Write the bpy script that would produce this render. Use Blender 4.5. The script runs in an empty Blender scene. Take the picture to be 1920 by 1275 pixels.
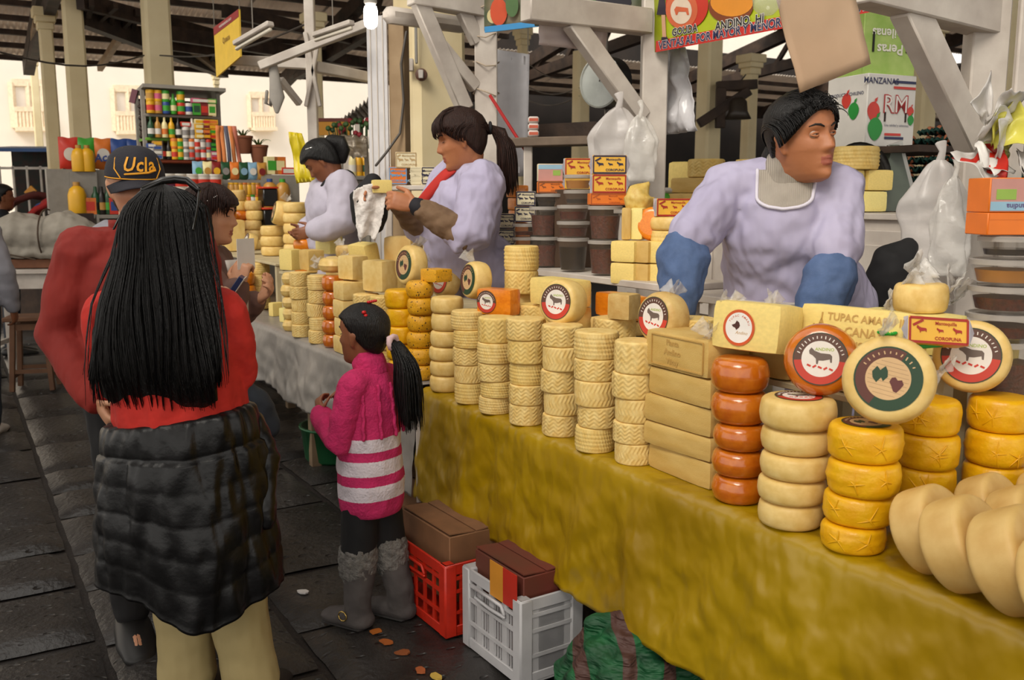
import bpy, bmesh, math, random
from mathutils import Vector, Matrix, noise
random.seed(7)
R = math.radians
SC = bpy.context.scene
COL = SC.collection

# ---------------------------------------------------------------- camera, sky, exposure
FPX = 1750.0; CX, CY = 960.0, 637.5; CAMH = 1.55
PIT = math.atan((CY-370)/FPX); CP, SP = math.cos(PIT), math.sin(PIT)
cam = bpy.data.cameras.new('camera'); camo = bpy.data.objects.new('camera', cam); COL.objects.link(camo)
cam.sensor_width = 36; cam.lens = FPX/1920*36; cam.clip_end = 200; cam.clip_start = .05
camo.location = (0, 0, CAMH); camo.rotation_euler = (R(90)-PIT, 0, 0)
SC.camera = camo
cam.dof.use_dof = True; cam.dof.focus_distance = 3.0; cam.dof.aperture_fstop = 6.3

wd = bpy.data.worlds.new('World'); SC.world = wd; wd.use_nodes = True
bg = wd.node_tree.nodes['Background']; bg.inputs[0].default_value = (1.0, .955, .885, 1); bg.inputs[1].default_value = 1.0
sl = bpy.data.lights.new('sun', 'SUN'); slo = bpy.data.objects.new('sun', sl); COL.objects.link(slo)
sl.energy = 1.6; sl.angle = R(25); sl.color = (1, .93, .82)
slo.rotation_euler = (R(48), 0, R(-28))          # veiled sun, high behind the camera's left shoulder
vs = SC.view_settings; vs.view_transform = 'Standard'; vs.look = 'None'; vs.gamma = 1; vs.use_curve_mapping = False
vs.exposure = 0.5

# ---------------------------------------------------------------- geometry of the place
def ray(x, y):
    a = (x-CX)/FPX; b = (CY-y)/FPX
    return Vector((a, CP+b*SP, -SP+b*CP))
ZT = .775                                         # table height
def Wz(x, y, z):
    r = ray(x, y); return r*((z-CAMH)/r.z) + Vector((0, 0, CAMH))
def W(x, y, d):
    r = ray(x, y); return r*(d/r.y) + Vector((0, 0, CAMH))
O = Wz(800, 724, ZT)
_r = ray(-100, 370); _n = math.hypot(_r.x, _r.y)
U = Vector((_r.x/_n, _r.y/_n, 0)); V = Vector((U.y, -U.x, 0))   # along the tables, across the tables
YAW_U = math.atan2(U.y, U.x)                      # rotation that turns local +x into U
def S(s, t, z=0):
    p = O + U*s + V*t; return Vector((p.x, p.y, z))
def ST(p):
    d = p-O; return d.dot(U), d.dot(V)
def Wt(x, y, t):
    r = ray(x, y); k = (t+O.x*V.x+O.y*V.y)/(r.x*V.x+r.y*V.y)
    return r*k + Vector((0, 0, CAMH))
def Ws(x, y, s):
    r = ray(x, y); k = (s+O.x*U.x+O.y*U.y)/(r.x*U.x+r.y*U.y)
    return r*k + Vector((0, 0, CAMH))

# ---------------------------------------------------------------- mesh builder
class M:
    def __init__(s): s.v = []; s.f = []; s.m = []
    def add(s, vs, fs, mi=0):
        o = len(s.v); s.v += [tuple(q) for q in vs]
        for f in fs: s.f.append(tuple(i+o for i in f)); s.m.append(mi)
        return s
    def box(s, c, d, rot=None, b=0.0, mi=0):
        hx, hy, hz = d[0]/2, d[1]/2, d[2]/2; c = Vector(c)
        b = min(b, .49*min(d))
        if b <= 0:
            vs = [Vector((x*hx, y*hy, z*hz)) for x in (-1, 1) for y in (-1, 1) for z in (-1, 1)]
            fs = [(0, 1, 3, 2), (4, 6, 7, 5), (0, 4, 5, 1), (2, 3, 7, 6), (0, 2, 6, 4), (1, 5, 7, 3)]
        else:
            vs = []; idx = {}
            for x in (-1, 1):
                for y in (-1, 1):
                    for z in (-1, 1):
                        for a in range(3):
                            p = [x*(hx-b), y*(hy-b), z*(hz-b)]; p[a] = (x, y, z)[a]*(hx, hy, hz)[a]
                            idx[(x, y, z, a)] = len(vs); vs.append(Vector(p))
            I = lambda x, y, z, a: idx[(x, y, z, a)]
            fs = []
            for q in (-1, 1):
                fs.append([I(q, -1, -1, 0), I(q, 1, -1, 0), I(q, 1, 1, 0), I(q, -1, 1, 0)][::q])
                fs.append([I(-1, q, -1, 1), I(-1, q, 1, 1), I(1, q, 1, 1), I(1, q, -1, 1)][::q])
                fs.append([I(-1, -1, q, 2), I(1, -1, q, 2), I(1, 1, q, 2), I(-1, 1, q, 2)][::q])
            for a, bb in ((0, 1), (0, 2), (1, 2)):
                cc = 3-a-bb
                for sa in (-1, 1):
                    for sb in (-1, 1):
                        def P(sc, ax):
                            k = [0, 0, 0]; k[a] = sa; k[bb] = sb; k[cc] = sc; return I(*k, ax)
                        f = [P(-1, a), P(1, a), P(1, bb), P(-1, bb)]
                        n = (vs[f[1]]-vs[f[0]]).cross(vs[f[2]]-vs[f[0]]); o = vs[f[0]]+vs[f[2]]
                        o[cc] = 0
                        fs.append(f if n.dot(o) > 0 else f[::-1])
            for x in (-1, 1):
                for y in (-1, 1):
                    for z in (-1, 1):
                        f = [I(x, y, z, 0), I(x, y, z, 1), I(x, y, z, 2)]
                        fs.append(f if x*y*z > 0 else f[::-1])
        if rot is not None: vs = [rot @ q for q in vs]
        return s.add([q+c for q in vs], fs, mi)
    def bar(s, a, b, w, h=None, mi=0, bev=0.0, up=(0, 0, 1)):
        a = Vector(a); b = Vector(b); h = h or w; d = b-a; L = d.length; d.normalize(); up = Vector(up)
        if abs(d.dot(up)) > .98: up = Vector((1, 0, 0)) if abs(d.x) < .9 else Vector((0, 1, 0))
        y = up.cross(d).normalized(); z = d.cross(y)
        rot = Matrix((d, y, z)).transposed()
        return s.box((a+b)/2, (L, w, h), rot, bev, mi)
    def lathe(s, prof, n=24, c=(0, 0, 0), rot=None, mi=0, fn=None, cap=True):
        vs = []; c = Vector(c)
        for j, (r, z) in enumerate(prof):
            for i in range(n):
                a = 2*math.pi*i/n; rr = r + (fn(a, j, z) if fn else 0)
                vs.append(Vector((rr*math.cos(a), rr*math.sin(a), z)))
        fs = [(j*n+i, j*n+(i+1) % n, (j+1)*n+(i+1) % n, (j+1)*n+i) for j in range(len(prof)-1) for i in range(n)]
        if cap:
            fs.append(tuple(range(n))[::-1]); k = (len(prof)-1)*n; fs.append(tuple(range(k, k+n)))
        if rot is not None: vs = [rot @ q for q in vs]
        return s.add([q+c for q in vs], fs, mi)
    def tube(s, pts, rad, n=10, mi=0, ref=(0, 0, 1), dome=True):
        """closed tube; rad entries r or (r along ref-side, r across)"""
        pts = [Vector(p) for p in pts]; k = len(pts); vs = []
        rad = [(r, r) if not isinstance(r, tuple) else r for r in (rad if isinstance(rad, (list, tuple)) and len(rad) == k else [rad]*k)]
        ref = Vector(ref); rings = []
        T = []
        for i in range(k):
            d = pts[min(i+1, k-1)]-pts[max(i-1, 0)]
            T.append(d.normalized() if d.length > 1e-9 else Vector((0, 0, 1)))
        x = ref-T[0]*ref.dot(T[0])
        if x.length < 1e-3: x = T[0].orthogonal()
        x.normalize()
        seq = []
        for i in range(k):
            x = x-T[i]*x.dot(T[i]); x.normalize(); y = T[i].cross(x)
            seq.append((pts[i], x.copy(), y, rad[i][0], rad[i][1]))
        if dome:
            p, x, y, a, b = seq[0]; m = min(a, b)
            pre = [(p-T[0]*m*.95, x, y, a*.3, b*.3), (p-T[0]*m*.7, x, y, a*.72, b*.72)]
            p, x, y, a, b = seq[-1]; m = min(a, b)
            post = [(p+T[-1]*m*.7, x, y, a*.72, b*.72), (p+T[-1]*m*.95, x, y, a*.3, b*.3)]
            seq = pre+seq+post
        for p, x, y, a, b in seq:
            for i in range(n):
                w = 2*math.pi*i/n; vs.append(p+x*math.cos(w)*a+y*math.sin(w)*b)
        K = len(seq)
        fs = [(j*n+i, j*n+(i+1) % n, (j+1)*n+(i+1) % n, (j+1)*n+i) for j in range(K-1) for i in range(n)]
        fs.append(tuple(range(n))[::-1]); fs.append(tuple(range((K-1)*n, K*n)))
        return s.add(vs, fs, mi)
    def grid(s, nu, nv, fn, mi=0, closeu=False):
        vs = [fn(i/(nu if closeu else nu-1), j/(nv-1)) for j in range(nv) for i in range(nu)]
        fs = [(j*nu+i, j*nu+(i+1) % nu, (j+1)*nu+(i+1) % nu, (j+1)*nu+i) for j in range(nv-1) for i in range(nu if closeu else nu-1)]
        return s.add(vs, fs, mi)
    def sheet(s, nu, nv, fn, th, mi=0):
        """a sheet with real thickness"""
        P = [[Vector(fn(i/(nu-1), j/(nv-1))) for i in range(nu)] for j in range(nv)]
        vs = []; 
        for sg in (0, 1):
            for j in range(nv):
                for i in range(nu):
                    a = P[j][min(i+1, nu-1)]-P[j][max(i-1, 0)]; b = P[min(j+1, nv-1)][i]-P[max(j-1, 0)][i]
                    nn = a.cross(b); nn = nn.normalized() if nn.length > 1e-12 else Vector((0, 0, 1))
                    vs.append(P[j][i]+nn*(th/2 if sg == 0 else -th/2))
        N = nu*nv; fs = []
        for j in range(nv-1):
            for i in range(nu-1):
                q = (j*nu+i, j*nu+i+1, (j+1)*nu+i+1, (j+1)*nu+i); fs.append(q); fs.append(tuple(k+N for k in q[::-1]))
        for i in range(nu-1):
            fs.append((i+1, i, i+N, i+1+N)); k = (nv-1)*nu+i; fs.append((k, k+1, k+1+N, k+N))
        for j in range(nv-1):
            k = j*nu; fs.append((k, k+nu, k+nu+N, k+N)); k = j*nu+nu-1; fs.append((k+nu, k, k+N, k+nu+N))
        return s.add(vs, fs, mi)
    def poly(s, pts, th, fr=None, mi=0):
        """flat outline (2d) extruded by th; fr maps (x,y,z)->vector"""
        fr = fr or (lambda x, y, z: Vector((x, y, z))); n = len(pts)
        vs = [fr(x, y, 0) for x, y in pts]+[fr(x, y, th) for x, y in pts]
        fs = [tuple(range(n))[::-1], tuple(range(n, 2*n))]+[(i, (i+1) % n, (i+1) % n+n, i+n) for i in range(n)]
        return s.add(vs, fs, mi)
    def xf(s, mat):
        s.v = [tuple(mat @ Vector(q)) for q in s.v]; return s
    def mesh(s, name, mats, smooth=True):
        me = bpy.data.meshes.new(name); me.from_pydata(s.v, [], s.f)
        for m in (mats if isinstance(mats, (list, tuple)) else [mats]): me.materials.append(m)
        if len(me.materials) > 1: me.polygons.foreach_set('material_index', s.m)
        if smooth:
            me.polygons.foreach_set('use_smooth', [True]*len(me.polygons))
            if smooth != 'all': me.set_sharp_from_angle(angle=R(38))
        me.update(); return me
    def build(s, name, mats, parent=None, loc=None, rz=0, smooth=True):
        return link(name, s.mesh(name, mats, smooth), parent, loc, rz)
def link(name, me, parent=None, loc=None, rz=0):
    o = bpy.data.objects.new(name, me); COL.objects.link(o)
    if parent is not None: o.parent = parent
    if loc is not None: o.location = loc
    if rz: o.rotation_euler.z = rz
    return o
def tag(o, label, cat, group=None, kind=None):
    o['label'] = label; o['category'] = cat
    if group: o['group'] = group
    if kind: o['kind'] = kind
    return o
def thing(name, label, cat, loc=(0, 0, 0), rz=0, group=None):
    return tag(link(name, None, None, loc, rz), label, cat, group)
def struct(o): o['kind'] = 'structure'; return o
def copy_tree(o, parent=None):
    c = o.copy(); COL.objects.link(c); c.parent = parent
    for ch in list(o.children): copy_tree(ch, c)
    return c
def fr_at(p, x, y, z=None):
    x = Vector(x).normalized(); y = Vector(y); y = (y-x*x.dot(y)).normalized(); z = x.cross(y)
    return Matrix.Translation(p) @ Matrix((x, y, z)).transposed().to_4x4()
def lerp(a, b, t): return a+(b-a)*t
def nz(x, y, z=0): return noise.noise((x, y, z))
ORD = ['top', 'second', 'third', 'fourth', 'fifth', 'sixth', 'seventh', 'eighth', 'ninth', 'tenth', 'eleventh', 'twelfth']

# ---------------------------------------------------------------- materials
def srgb(h):
    if isinstance(h, str):
        h = h.lstrip('#'); h = [int(h[i:i+2], 16)/255 for i in (0, 2, 4)]
    return tuple((c/12.92 if c <= .04045 else ((c+.055)/1.055)**2.4) for c in h)
_mats = {}
def mat(name, col, rough=.6, var=.12, nscale=14, bump=0., bscale=60, metal=0., trans=0., alpha=1., emit=0., sss=0., coat=0., col2=None, wave=None, spec=.5, stretch=None, bdist=.01, bdetail=4):
    if name in _mats: return _mats[name]
    m = bpy.data.materials.new(name); m.use_nodes = True; nt = m.node_tree; N = nt.nodes; L = nt.links
    b = N['Principled BSDF']; c = srgb(col); _mats[name] = m
    b.inputs['Roughness'].default_value = rough; b.inputs['Metallic'].default_value = metal
    b.inputs['Specular IOR Level'].default_value = spec
    if trans: b.inputs['Transmission Weight'].default_value = trans; b.inputs['IOR'].default_value = 1.15
    if alpha < 1: b.inputs['Alpha'].default_value = alpha
    if coat: b.inputs['Coat Weight'].default_value = coat; b.inputs['Coat Roughness'].default_value = .12
    if sss: b.inputs['Subsurface Weight'].default_value = sss; b.inputs['Subsurface Radius'].default_value = (.02, .012, .006); b.inputs['Subsurface Scale'].default_value = .5
    if emit: b.inputs['Emission Color'].default_value = (*c, 1); b.inputs['Emission Strength'].default_value = emit
    tc = N.new('ShaderNodeTexCoord'); vec = tc.outputs['Object']
    if stretch:
        mp = N.new('ShaderNodeMapping'); mp.inputs['Scale'].default_value = stretch; L.new(vec, mp.inputs[0]); vec = mp.outputs[0]
    if var or col2:
        n = N.new('ShaderNodeTexNoise'); n.inputs['Scale'].default_value = nscale; n.inputs['Detail'].default_value = 5; L.new(vec, n.inputs['Vector'])
        mx = N.new('ShaderNodeMix'); mx.data_type = 'RGBA'
        c2 = srgb(col2) if col2 else tuple(min(1, q*(1+var)) for q in c); c1 = c if col2 else tuple(q*(1-var) for q in c)
        mx.inputs[6].default_value = (*c1, 1); mx.inputs[7].default_value = (*c2, 1)
        mr = N.new('ShaderNodeMapRange'); mr.inputs[1].default_value = .32; mr.inputs[2].default_value = .68
        L.new(n.outputs[0], mr.inputs[0]); L.new(mr.outputs[0], mx.inputs[0]); L.new(mx.outputs[2], b.inputs['Base Color'])
    else: b.inputs['Base Color'].default_value = (*c, 1)
    if bump or wave:
        bp = N.new('ShaderNodeBump'); bp.inputs['Strength'].default_value = min(1, bump or .4); bp.inputs['Distance'].default_value = bdist
        if wave:
            w = N.new('ShaderNodeTexWave'); w.bands_direction = wave[0]; w.inputs['Scale'].default_value = wave[1]; w.inputs['Distortion'].default_value = wave[2] if len(wave) > 2 else 0
            L.new(vec, w.inputs['Vector']); L.new(w.outputs['Fac'], bp.inputs['Height'])
        else:
            n2 = N.new('ShaderNodeTexNoise'); n2.inputs['Scale'].default_value = bscale; n2.inputs['Detail'].default_value = bdetail; L.new(vec, n2.inputs['Vector']); L.new(n2.outputs[0], bp.inputs['Height'])
        L.new(bp.outputs[0], b.inputs['Normal'])
    return m
def plain(col, rough=.55, **k): return mat('plain_%s_%s' % (col, rough), col, rough, var=k.pop('var', .06), **k)

# text -> mesh pieces
_tx = {}
def text_geo(txt, size, bold=0., shear=0., sp=1.0):
    key = (txt, size, bold, shear, sp)
    if key not in _tx:
        cu = bpy.data.curves.new('t', 'FONT'); cu.body = txt; cu.size = size; cu.align_x = 'CENTER'; cu.align_y = 'CENTER'
        cu.offset = bold*size; cu.shear = shear; cu.space_character = sp; cu.resolution_u = 2
        o = bpy.data.objects.new('t', cu); me = o.to_mesh()
        _tx[key] = ([tuple(v.co) for v in me.vertices], [tuple(p.vertices) for p in me.polygons])
        o.to_mesh_clear(); bpy.data.objects.remove(o); bpy.data.curves.remove(cu)
    return _tx[key]
def add_text(m, txt, size, fr, z=.0005, mi=0, **k):
    vs, fs = text_geo(txt, size, **k)
    return m.add([fr @ Vector((v[0], v[1], z)) for v in vs], fs, mi)
def arc_text(m, txt, size, rad, a0, a1, z, mi=0, inward=False, fr=None):
    n = len(txt)
    for i, ch in enumerate(txt):
        if ch == ' ': continue
        a = lerp(a0, a1, i/(max(1, n-1))); vs, fs = text_geo(ch, size, .01)
        rot = a-math.pi/2 if not inward else a+math.pi/2
        c, s_ = math.cos(rot), math.sin(rot); px, py = rad*math.cos(a), rad*math.sin(a)
        pts = [Vector((px+c*x-s_*y, py+s_*x+c*y, z)) for x, y, _ in vs]
        m.add([fr @ p for p in pts] if fr else pts, fs, mi)

# meshes grown by voxel remeshing are baked together at the end
_bake = []
def remesh(m, name, mats, parent=None, voxel=.007, smooth=3, disp=0., dscale=.08, loc=None, rz=0, post=None, stretch=None):
    o = m.build(name, mats, parent, loc, rz)
    r = o.modifiers.new('r', 'REMESH'); r.mode = 'VOXEL'; r.voxel_size = voxel; r.use_smooth_shade = True
    if smooth:
        q = o.modifiers.new('s', 'SMOOTH'); q.factor = .5; q.iterations = smooth
    if disp:
        t = bpy.data.textures.new('fold', 'CLOUDS'); t.noise_scale = dscale; t.noise_depth = 1
        d = o.modifiers.new('d', 'DISPLACE'); d.texture = t; d.strength = disp; d.mid_level = .5
    _bake.append((o, post)); return o
def bake_all():
    dg = bpy.context.evaluated_depsgraph_get(); dg.update(); out = []
    for o, post in _bake:
        me = bpy.data.meshes.new_from_object(o.evaluated_get(dg)); out.append((o, me, post))
    for o, me, post in out:
        mats = list(o.data.materials); old = o.data; o.modifiers.clear(); o.data = me; me.name = o.name
        me.materials.clear()
        for q in mats: me.materials.append(q)
        bpy.data.meshes.remove(old)
        me.polygons.foreach_set('use_smooth', [True]*len(me.polygons))
        if post: post(o, me)
# ================================================================ setting
STONE = mat('wet_flagstone', '#3a3735', .36, col2='#211e1c', nscale=5, bump=.55, bscale=38)
def dimples(mt):
    nt = mt.node_tree; N, L = nt.nodes, nt.links; b = N['Principled BSDF']; old = b.inputs['Normal'].links[0].from_socket
    tc = N.new('ShaderNodeTexCoord'); v = N.new('ShaderNodeTexVoronoi'); v.inputs['Scale'].default_value = 15; mp = N.new('ShaderNodeMapping'); mp.inputs['Scale'].default_value = (1.6, .8, .2); L.new(tc.outputs['Object'], mp.inputs[0]); L.new(mp.outputs[0], v.inputs['Vector'])
    mr = N.new('ShaderNodeMapRange'); mr.inputs[1].default_value = .10; mr.inputs[2].default_value = .24; L.new(v.outputs['Distance'], mr.inputs[0])
    bp = N.new('ShaderNodeBump'); bp.inputs['Strength'].default_value = .9; bp.inputs['Distance'].default_value = .012; L.new(mr.outputs[0], bp.inputs['Height']); L.new(old, bp.inputs['Normal']); L.new(bp.outputs[0], b.inputs['Normal'])
dimples(STONE)
DIRT = mat('dark_dirt_joint', '#1f1712', .75, var=.3, nscale=20, bump=.4)
IRON = mat('corrugated_iron', '#ded5ca', .55, col2='#b3a99e', nscale=3)
BEAM = mat('dark_roof_timber', '#4a382c', .75, col2='#2c2019', nscale=6, bump=.4, bscale=30)
BEAML = mat('pale_roof_timber', '#a58a68', .7, col2='#86694a', nscale=6)
CREAM = mat('cream_painted_plaster', '#f3e2b8', .7, col2='#e6d2a4', nscale=3, bump=.15, bscale=12)
WHITEP = mat('white_painted_wood', '#cfc6bb', .55, col2='#b5aaa0', nscale=7, bump=.15, bscale=25)
FACADE = mat('white_facade', '#e6ddd2', .8, var=.02, nscale=2)
OCHRE = mat('pale_ochre_wood', '#e6d3b8', .7, var=.1)
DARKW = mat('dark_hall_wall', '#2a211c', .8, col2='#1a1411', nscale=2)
PAVE = mat('pale_street', '#cfc6b4', .8, var=.1, nscale=3)

fl = struct(M().box(S(4, 2, -.06), (44, 40, .05), Matrix.Rotation(YAW_U, 3, 'Z')).build('floor', DIRT))
fl['label'] = 'dark wet stone floor of the market hall'
rnd = random.Random(3)
t_edge = ST(Wz(75, 870, 0))[1]
rows = [t_edge + .62*k for k in range(-5, 6)]
slab_cache = {}
for ri in range(len(rows)-1):
    s0 = -2.3 + rnd.random()*.5
    while s0 < 9.5:
        L = rnd.choice((.45, .55, .7, .85)); w = rows[ri+1]-rows[ri]
        key = (round(L, 2), rnd.randrange(2))
        if key not in slab_cache:
            m = M(); g = .028
            def top(u_, v_, L=L, k=key):
                x = (u_-.5)*(L-g); y = (v_-.5)*(w-g)
                e = min(u_, 1-u_)*(L-g); e2 = min(v_, 1-v_)*(w-g); ed = min(e, e2)
                j = .008*nz(x*9+k[1]*7, y*9, L*20)
                if ed < 1e-6: x += j*(.8 if abs(u_-.5) > .49 else .3); y += j*(.8 if abs(v_-.5) > .49 else .3)
                return Vector((x, y, (-.03 if ed < 1e-6 else (.0 if ed > .03 else -.004)) + .004*nz(x*6, y*6, k[1]*5+L)))
            m.grid(9, 9, top)
            slab_cache[key] = m.mesh('stone', STONE, 'all')
        o = link('stone', slab_cache[key], fl, S(s0+L/2, rows[ri]+w/2, rnd.uniform(-.003, .004)), YAW_U+rnd.uniform(-.008, .008))
        s0 += L

# roof: falls towards the street eave at s = 12
ZE, SE, SLOPE = 3.5, 12.0, .2
def rz_(s): return ZE+(SE-s)*SLOPE
roof = struct(link('roof', None, None, S(12, 0, 3.5)))
roof['label'] = 'corrugated iron roof over the market hall'
def rel(p): return Vector(p)-S(12, 0, 3.5)
sheet_m = M()
PW, PL = 1.06, .98
def cor(u_, v_):
    return Vector(((v_-.5)*PL, (u_-.5)*PW, .016*math.sin(u_*2*math.pi*14)))
sheet_m.sheet(57, 2, cor, .004)
ROOFM = mat('weathered_roofing_sheet', '#d8cdc0', .55, col2='#b0a497', nscale=3)
_nt = ROOFM.node_tree; _tr = _nt.nodes.new('ShaderNodeBsdfTranslucent'); _tr.inputs[0].default_value = (.95, .82, .70, 1); _mx = _nt.nodes.new('ShaderNodeMixShader'); _mx.inputs[0].default_value = .26   # added translucency stands in for street light bouncing onto the undersides
_nt.links.new(_nt.nodes['Principled BSDF'].outputs[0], _mx.inputs[1]); _nt.links.new(_tr.outputs[0], _mx.inputs[2]); _nt.links.new(_mx.outputs[0], _nt.nodes['Material Output'].inputs[0])
sheet_me = sheet_m.mesh('roof_sheet', ROOFM, 'all')
tilt = math.atan(SLOPE)
RS0 = 12.0
def sheets(smin, smax, tmin, tmax, skip=None):
    s_ = smax
    while s_ > smin+.1:
        t_ = tmin
        while t_ < tmax:
            if not (skip and skip(s_-.5, t_+.5)):
                o = link('roof_sheet', sheet_me, roof, rel(S(s_-.48, t_+.5, rz_(s_-.48)+.06)))
                o.rotation_euler = Matrix(((U.x, V.x, 0), (U.y, V.y, 0), (0, 0, 1))).to_3x3().transposed().transposed().to_euler()
                q = Matrix.Rotation(YAW_U, 4, 'Z') @ Matrix.Rotation(tilt, 4, 'Y'); o.rotation_euler = q.to_euler()
            t_ += 1.0
        s_ -= .96
SKY0, SKY1 = 8.6, 9.6
sheets(5.2, 12.05, -5, 24, lambda s_, t_: t_ > 5.9 and 8.2 < s_ < 10.05)
for k in range(14):                                     # purlins
    s_ = 11.95-k*.5
    m = M(); m.bar(rel(S(s_, -5.5, rz_(s_))), rel(S(s_, 6 if 8.3 < s_ < 10 else 24, rz_(s_))), .07, .07)
    m.build('purlin', BEAM, roof)
def beam(a, b, w=.14, h=.2, mt=None, name='beam'):
    return M().bar(rel(a), rel(b), w, h).build(name, mt or BEAM, roof)
for t_ in (-4, -.5, 3.2, 6.8, 10.4, 14, 17.5):                # trusses across the hall
    beam(S(12, t_, rz_(12)-.12), S(4.4, t_, rz_(4.4)-.12))
    beam(S(11.2, t_, rz_(12)-.05), S(4.4, t_, rz_(8.4)-.25), .12, .16)
    for k in range(7):
        s_ = 11-k*.95; lo = lerp(rz_(12)-.05, rz_(8.4)-.25, (11.2-s_)/6.8)
        beam(S(s_, t_, lo), S(s_-.45, t_, rz_(s_-.45)-.15), .06, .07, name='strut')
for a, b, w in [((150, 28, 10.5), (420, 132, 14.5), .22), ((150, 2, 10.2), (480, 88, 14), .16), ((300, 60, 11), (700, 120, 15), .16), ((420, 20, 11), (760, 95, 14), .14), ((310, 85, 11.5), (560, 120, 14), .1)]:
    beam(W(*a), W(*b), w*.6, w)
for k in range(14):                                     # lattice between the two long beams
    a = W(lerp(165, 455, k/14), lerp(30, 135, k/14), lerp(10.5, 14.5, k/14)); b = W(lerp(180, 470, k/14)+(16 if k % 2 else -8), lerp(4, 90, k/14), lerp(10.2, 14, k/14))
    beam(a, b, .05, .07, name='strut')
for a, b in [((225, 68, 12.5), (187, 128, 14)), ((358, 92, 13), (408, 130, 14)), ((68, 45, 11.5), (56, 100, 14))]:
    beam(W(*a), W(*b), .07, .09, BEAML, 'strut')
# unseen near roof; long opening over the aisle added to let light in
m = M(); rr = Matrix.Rotation(YAW_U, 3, 'Z'); zn = 5.1
def flat(s0, s1, t0, t1): m.box(rel(S((s0+s1)/2, (t0+t1)/2, zn)), (s1-s0, t1-t0, .06), rr)
LS0, LS1, LT0, LT1 = -5.5, 5.0, -4.4, -0.2
flat(LS1, 5.4, -6, 24); flat(-9, LS0, -6, 24); flat(LS0, LS1, LT1, 24); flat(LS0, LS1, -9, LT0)
m.build('roof_deck', IRON, roof)

# street side: bright facade across the road
fac = struct(M().box(S(25, 6, 4.5), (.4, 60, 11), Matrix.Rotation(YAW_U, 3, 'Z')).build('wall_street', FACADE))
fac['label'] = 'bright white facade across the street'
struct(M().box(S(19, 6, -.035), (13, 60, .02), rr).build('street', PAVE))['label'] = 'pale street outside the hall'
def on_facade(x0, x1, y0, y1):
    a = Ws(x0, y1, 24.78); b = Ws(x1, y1, 24.78); c = Ws(x0, y0, 24.78); return a, b, c
wi = 1
for (x0, x1, y0, y1) in [(28, 88, 155, 240), (217, 270, 166, 246), (470, 512, 178, 240)]:
    a, b, c = on_facade(x0, x1, y0, y1); w_ = (b-a).length; h_ = c.z-a.z
    root = struct(link('window_%d' % wi, None, None, a)); wi += 1
    m = M(); ev = (b-a).normalized()
    for k in (0, 1): m.bar(ev*w_*k, ev*w_*k+Vector((0, 0, h_)), .18, .12)
    m.bar(Vector((0, 0, h_)), ev*w_+Vector((0, 0, h_)), .12, .18); m.bar(ev*w_*.5, ev*w_*.5+Vector((0, 0, h_)), .12, .1)
    m.build('window_frame', OCHRE, root)
    for k in range(9): M().bar(ev*w_*(k+.5)/9-U*.25, ev*w_*(k+.5)/9-U*.25+Vector((0, 0, h_*.4)), .07, .07).build('baluster', OCHRE, root)
    M().bar(-U*.25+Vector((0, 0, h_*.4)), ev*w_-U*.25+Vector((0, 0, h_*.4)), .1, .12).build('handrail', OCHRE, root)
    M().bar(-U*.2-Vector((0, 0, .05)), ev*w_-U*.2-Vector((0, 0, .05)), .5, .1).build('balcony_floor', OCHRE, root)

# dark inner wall of the hall to the right
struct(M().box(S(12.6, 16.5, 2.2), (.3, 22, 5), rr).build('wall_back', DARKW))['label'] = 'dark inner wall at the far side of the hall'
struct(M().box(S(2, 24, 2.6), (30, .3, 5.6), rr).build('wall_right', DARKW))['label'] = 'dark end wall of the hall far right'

# columns
def column(x, y0, y1, d, wpx, label, cap=True, zt=None, mt=None, tap=.9, base=True):
    top = W(x, y0, d); z1 = zt or top.z; ppm = FPX/d; w_ = wpx/ppm
    root = thing('column', label, 'column', (top.x, d, 0), YAW_U, 'columns holding up the hall roof')
    mt = mt or CREAM
    sh = M(); k = w_/2
    prof = [(k*1.414, .35), (k*1.414*tap, z1)]
    for (r0, za), (r1, zb) in [(prof[0], prof[1])]:
        c = .22
        def ring(r, z): 
            q = r/1.414; e = q*(1-c); return [Vector(p) for p in ((q, e, z), (e, q, z), (-e, q, z), (-q, e, z), (-q, -e, z), (-e, -q, z), (e, -q, z), (q, -e, z))]
        a, b = ring(r0, za), ring(r1, zb)
        sh.add(a+b, [(i, (i+1) % 8, (i+1) % 8+8, i+8) for i in range(8)]+[tuple(range(8))[::-1], tuple(range(8, 16))])
    sh.build('shaft', mt, root)
    if base: M().box((0, 0, .175), (w_*1.35, w_*1.35, .35), None, .02).build('base', mt, root)
    if cap:
        cm = M()
        for i, (f, h) in enumerate([(1.12, .08), (1.35, .07), (1.65, .1)]): cm.box((0, 0, z1-.06+i*.075), (w_*f, w_*f, h), None, .01)
        cm.build('capital', mt, root)
    return root
column(84, 40, 280, 11.0, 25, 'slim cream column with stepped capital near the left edge')
column(62, 112, 270, 15.5, 14, 'thin far post under the street eave at the left edge')
column(130, -60, 250, 10.4, 36, 'plain cream column behind the bags of detergent')
column(287, -60, 160, 9.8, 49, 'wide cream column rising behind the grocery shelf')
column(405, 148, 270, 15.5, 9, 'thin distant post right of the grocery shelf')
column(588, 50, 270, 10.5, 24, 'cream column with capital behind the white lamp post')
column(802, -80, 330, 7.4, 112, 'broad cream pillar directly behind the vendor with the ponytail', cap=False)
column(980, 72, 240, 13.5, 17, 'small cream column with capital left of the weighing scale')
column(1090, 96, 240, 12.2, 27, 'cream column seen behind the weighing scale', cap=False)
column(1333, 60, 240, 10.5, 38, 'cream column carrying the bell bracket', cap=False)
column(1408, 125, 240, 11.8, 24, 'narrow cream column right of the bell')
column(1735, 60, 240, 9.0, 44, 'cream column behind the apple carton')
column(1893, -40, 260, 7.6, 44, 'cream column at the far right edge', cap=False)
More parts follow.
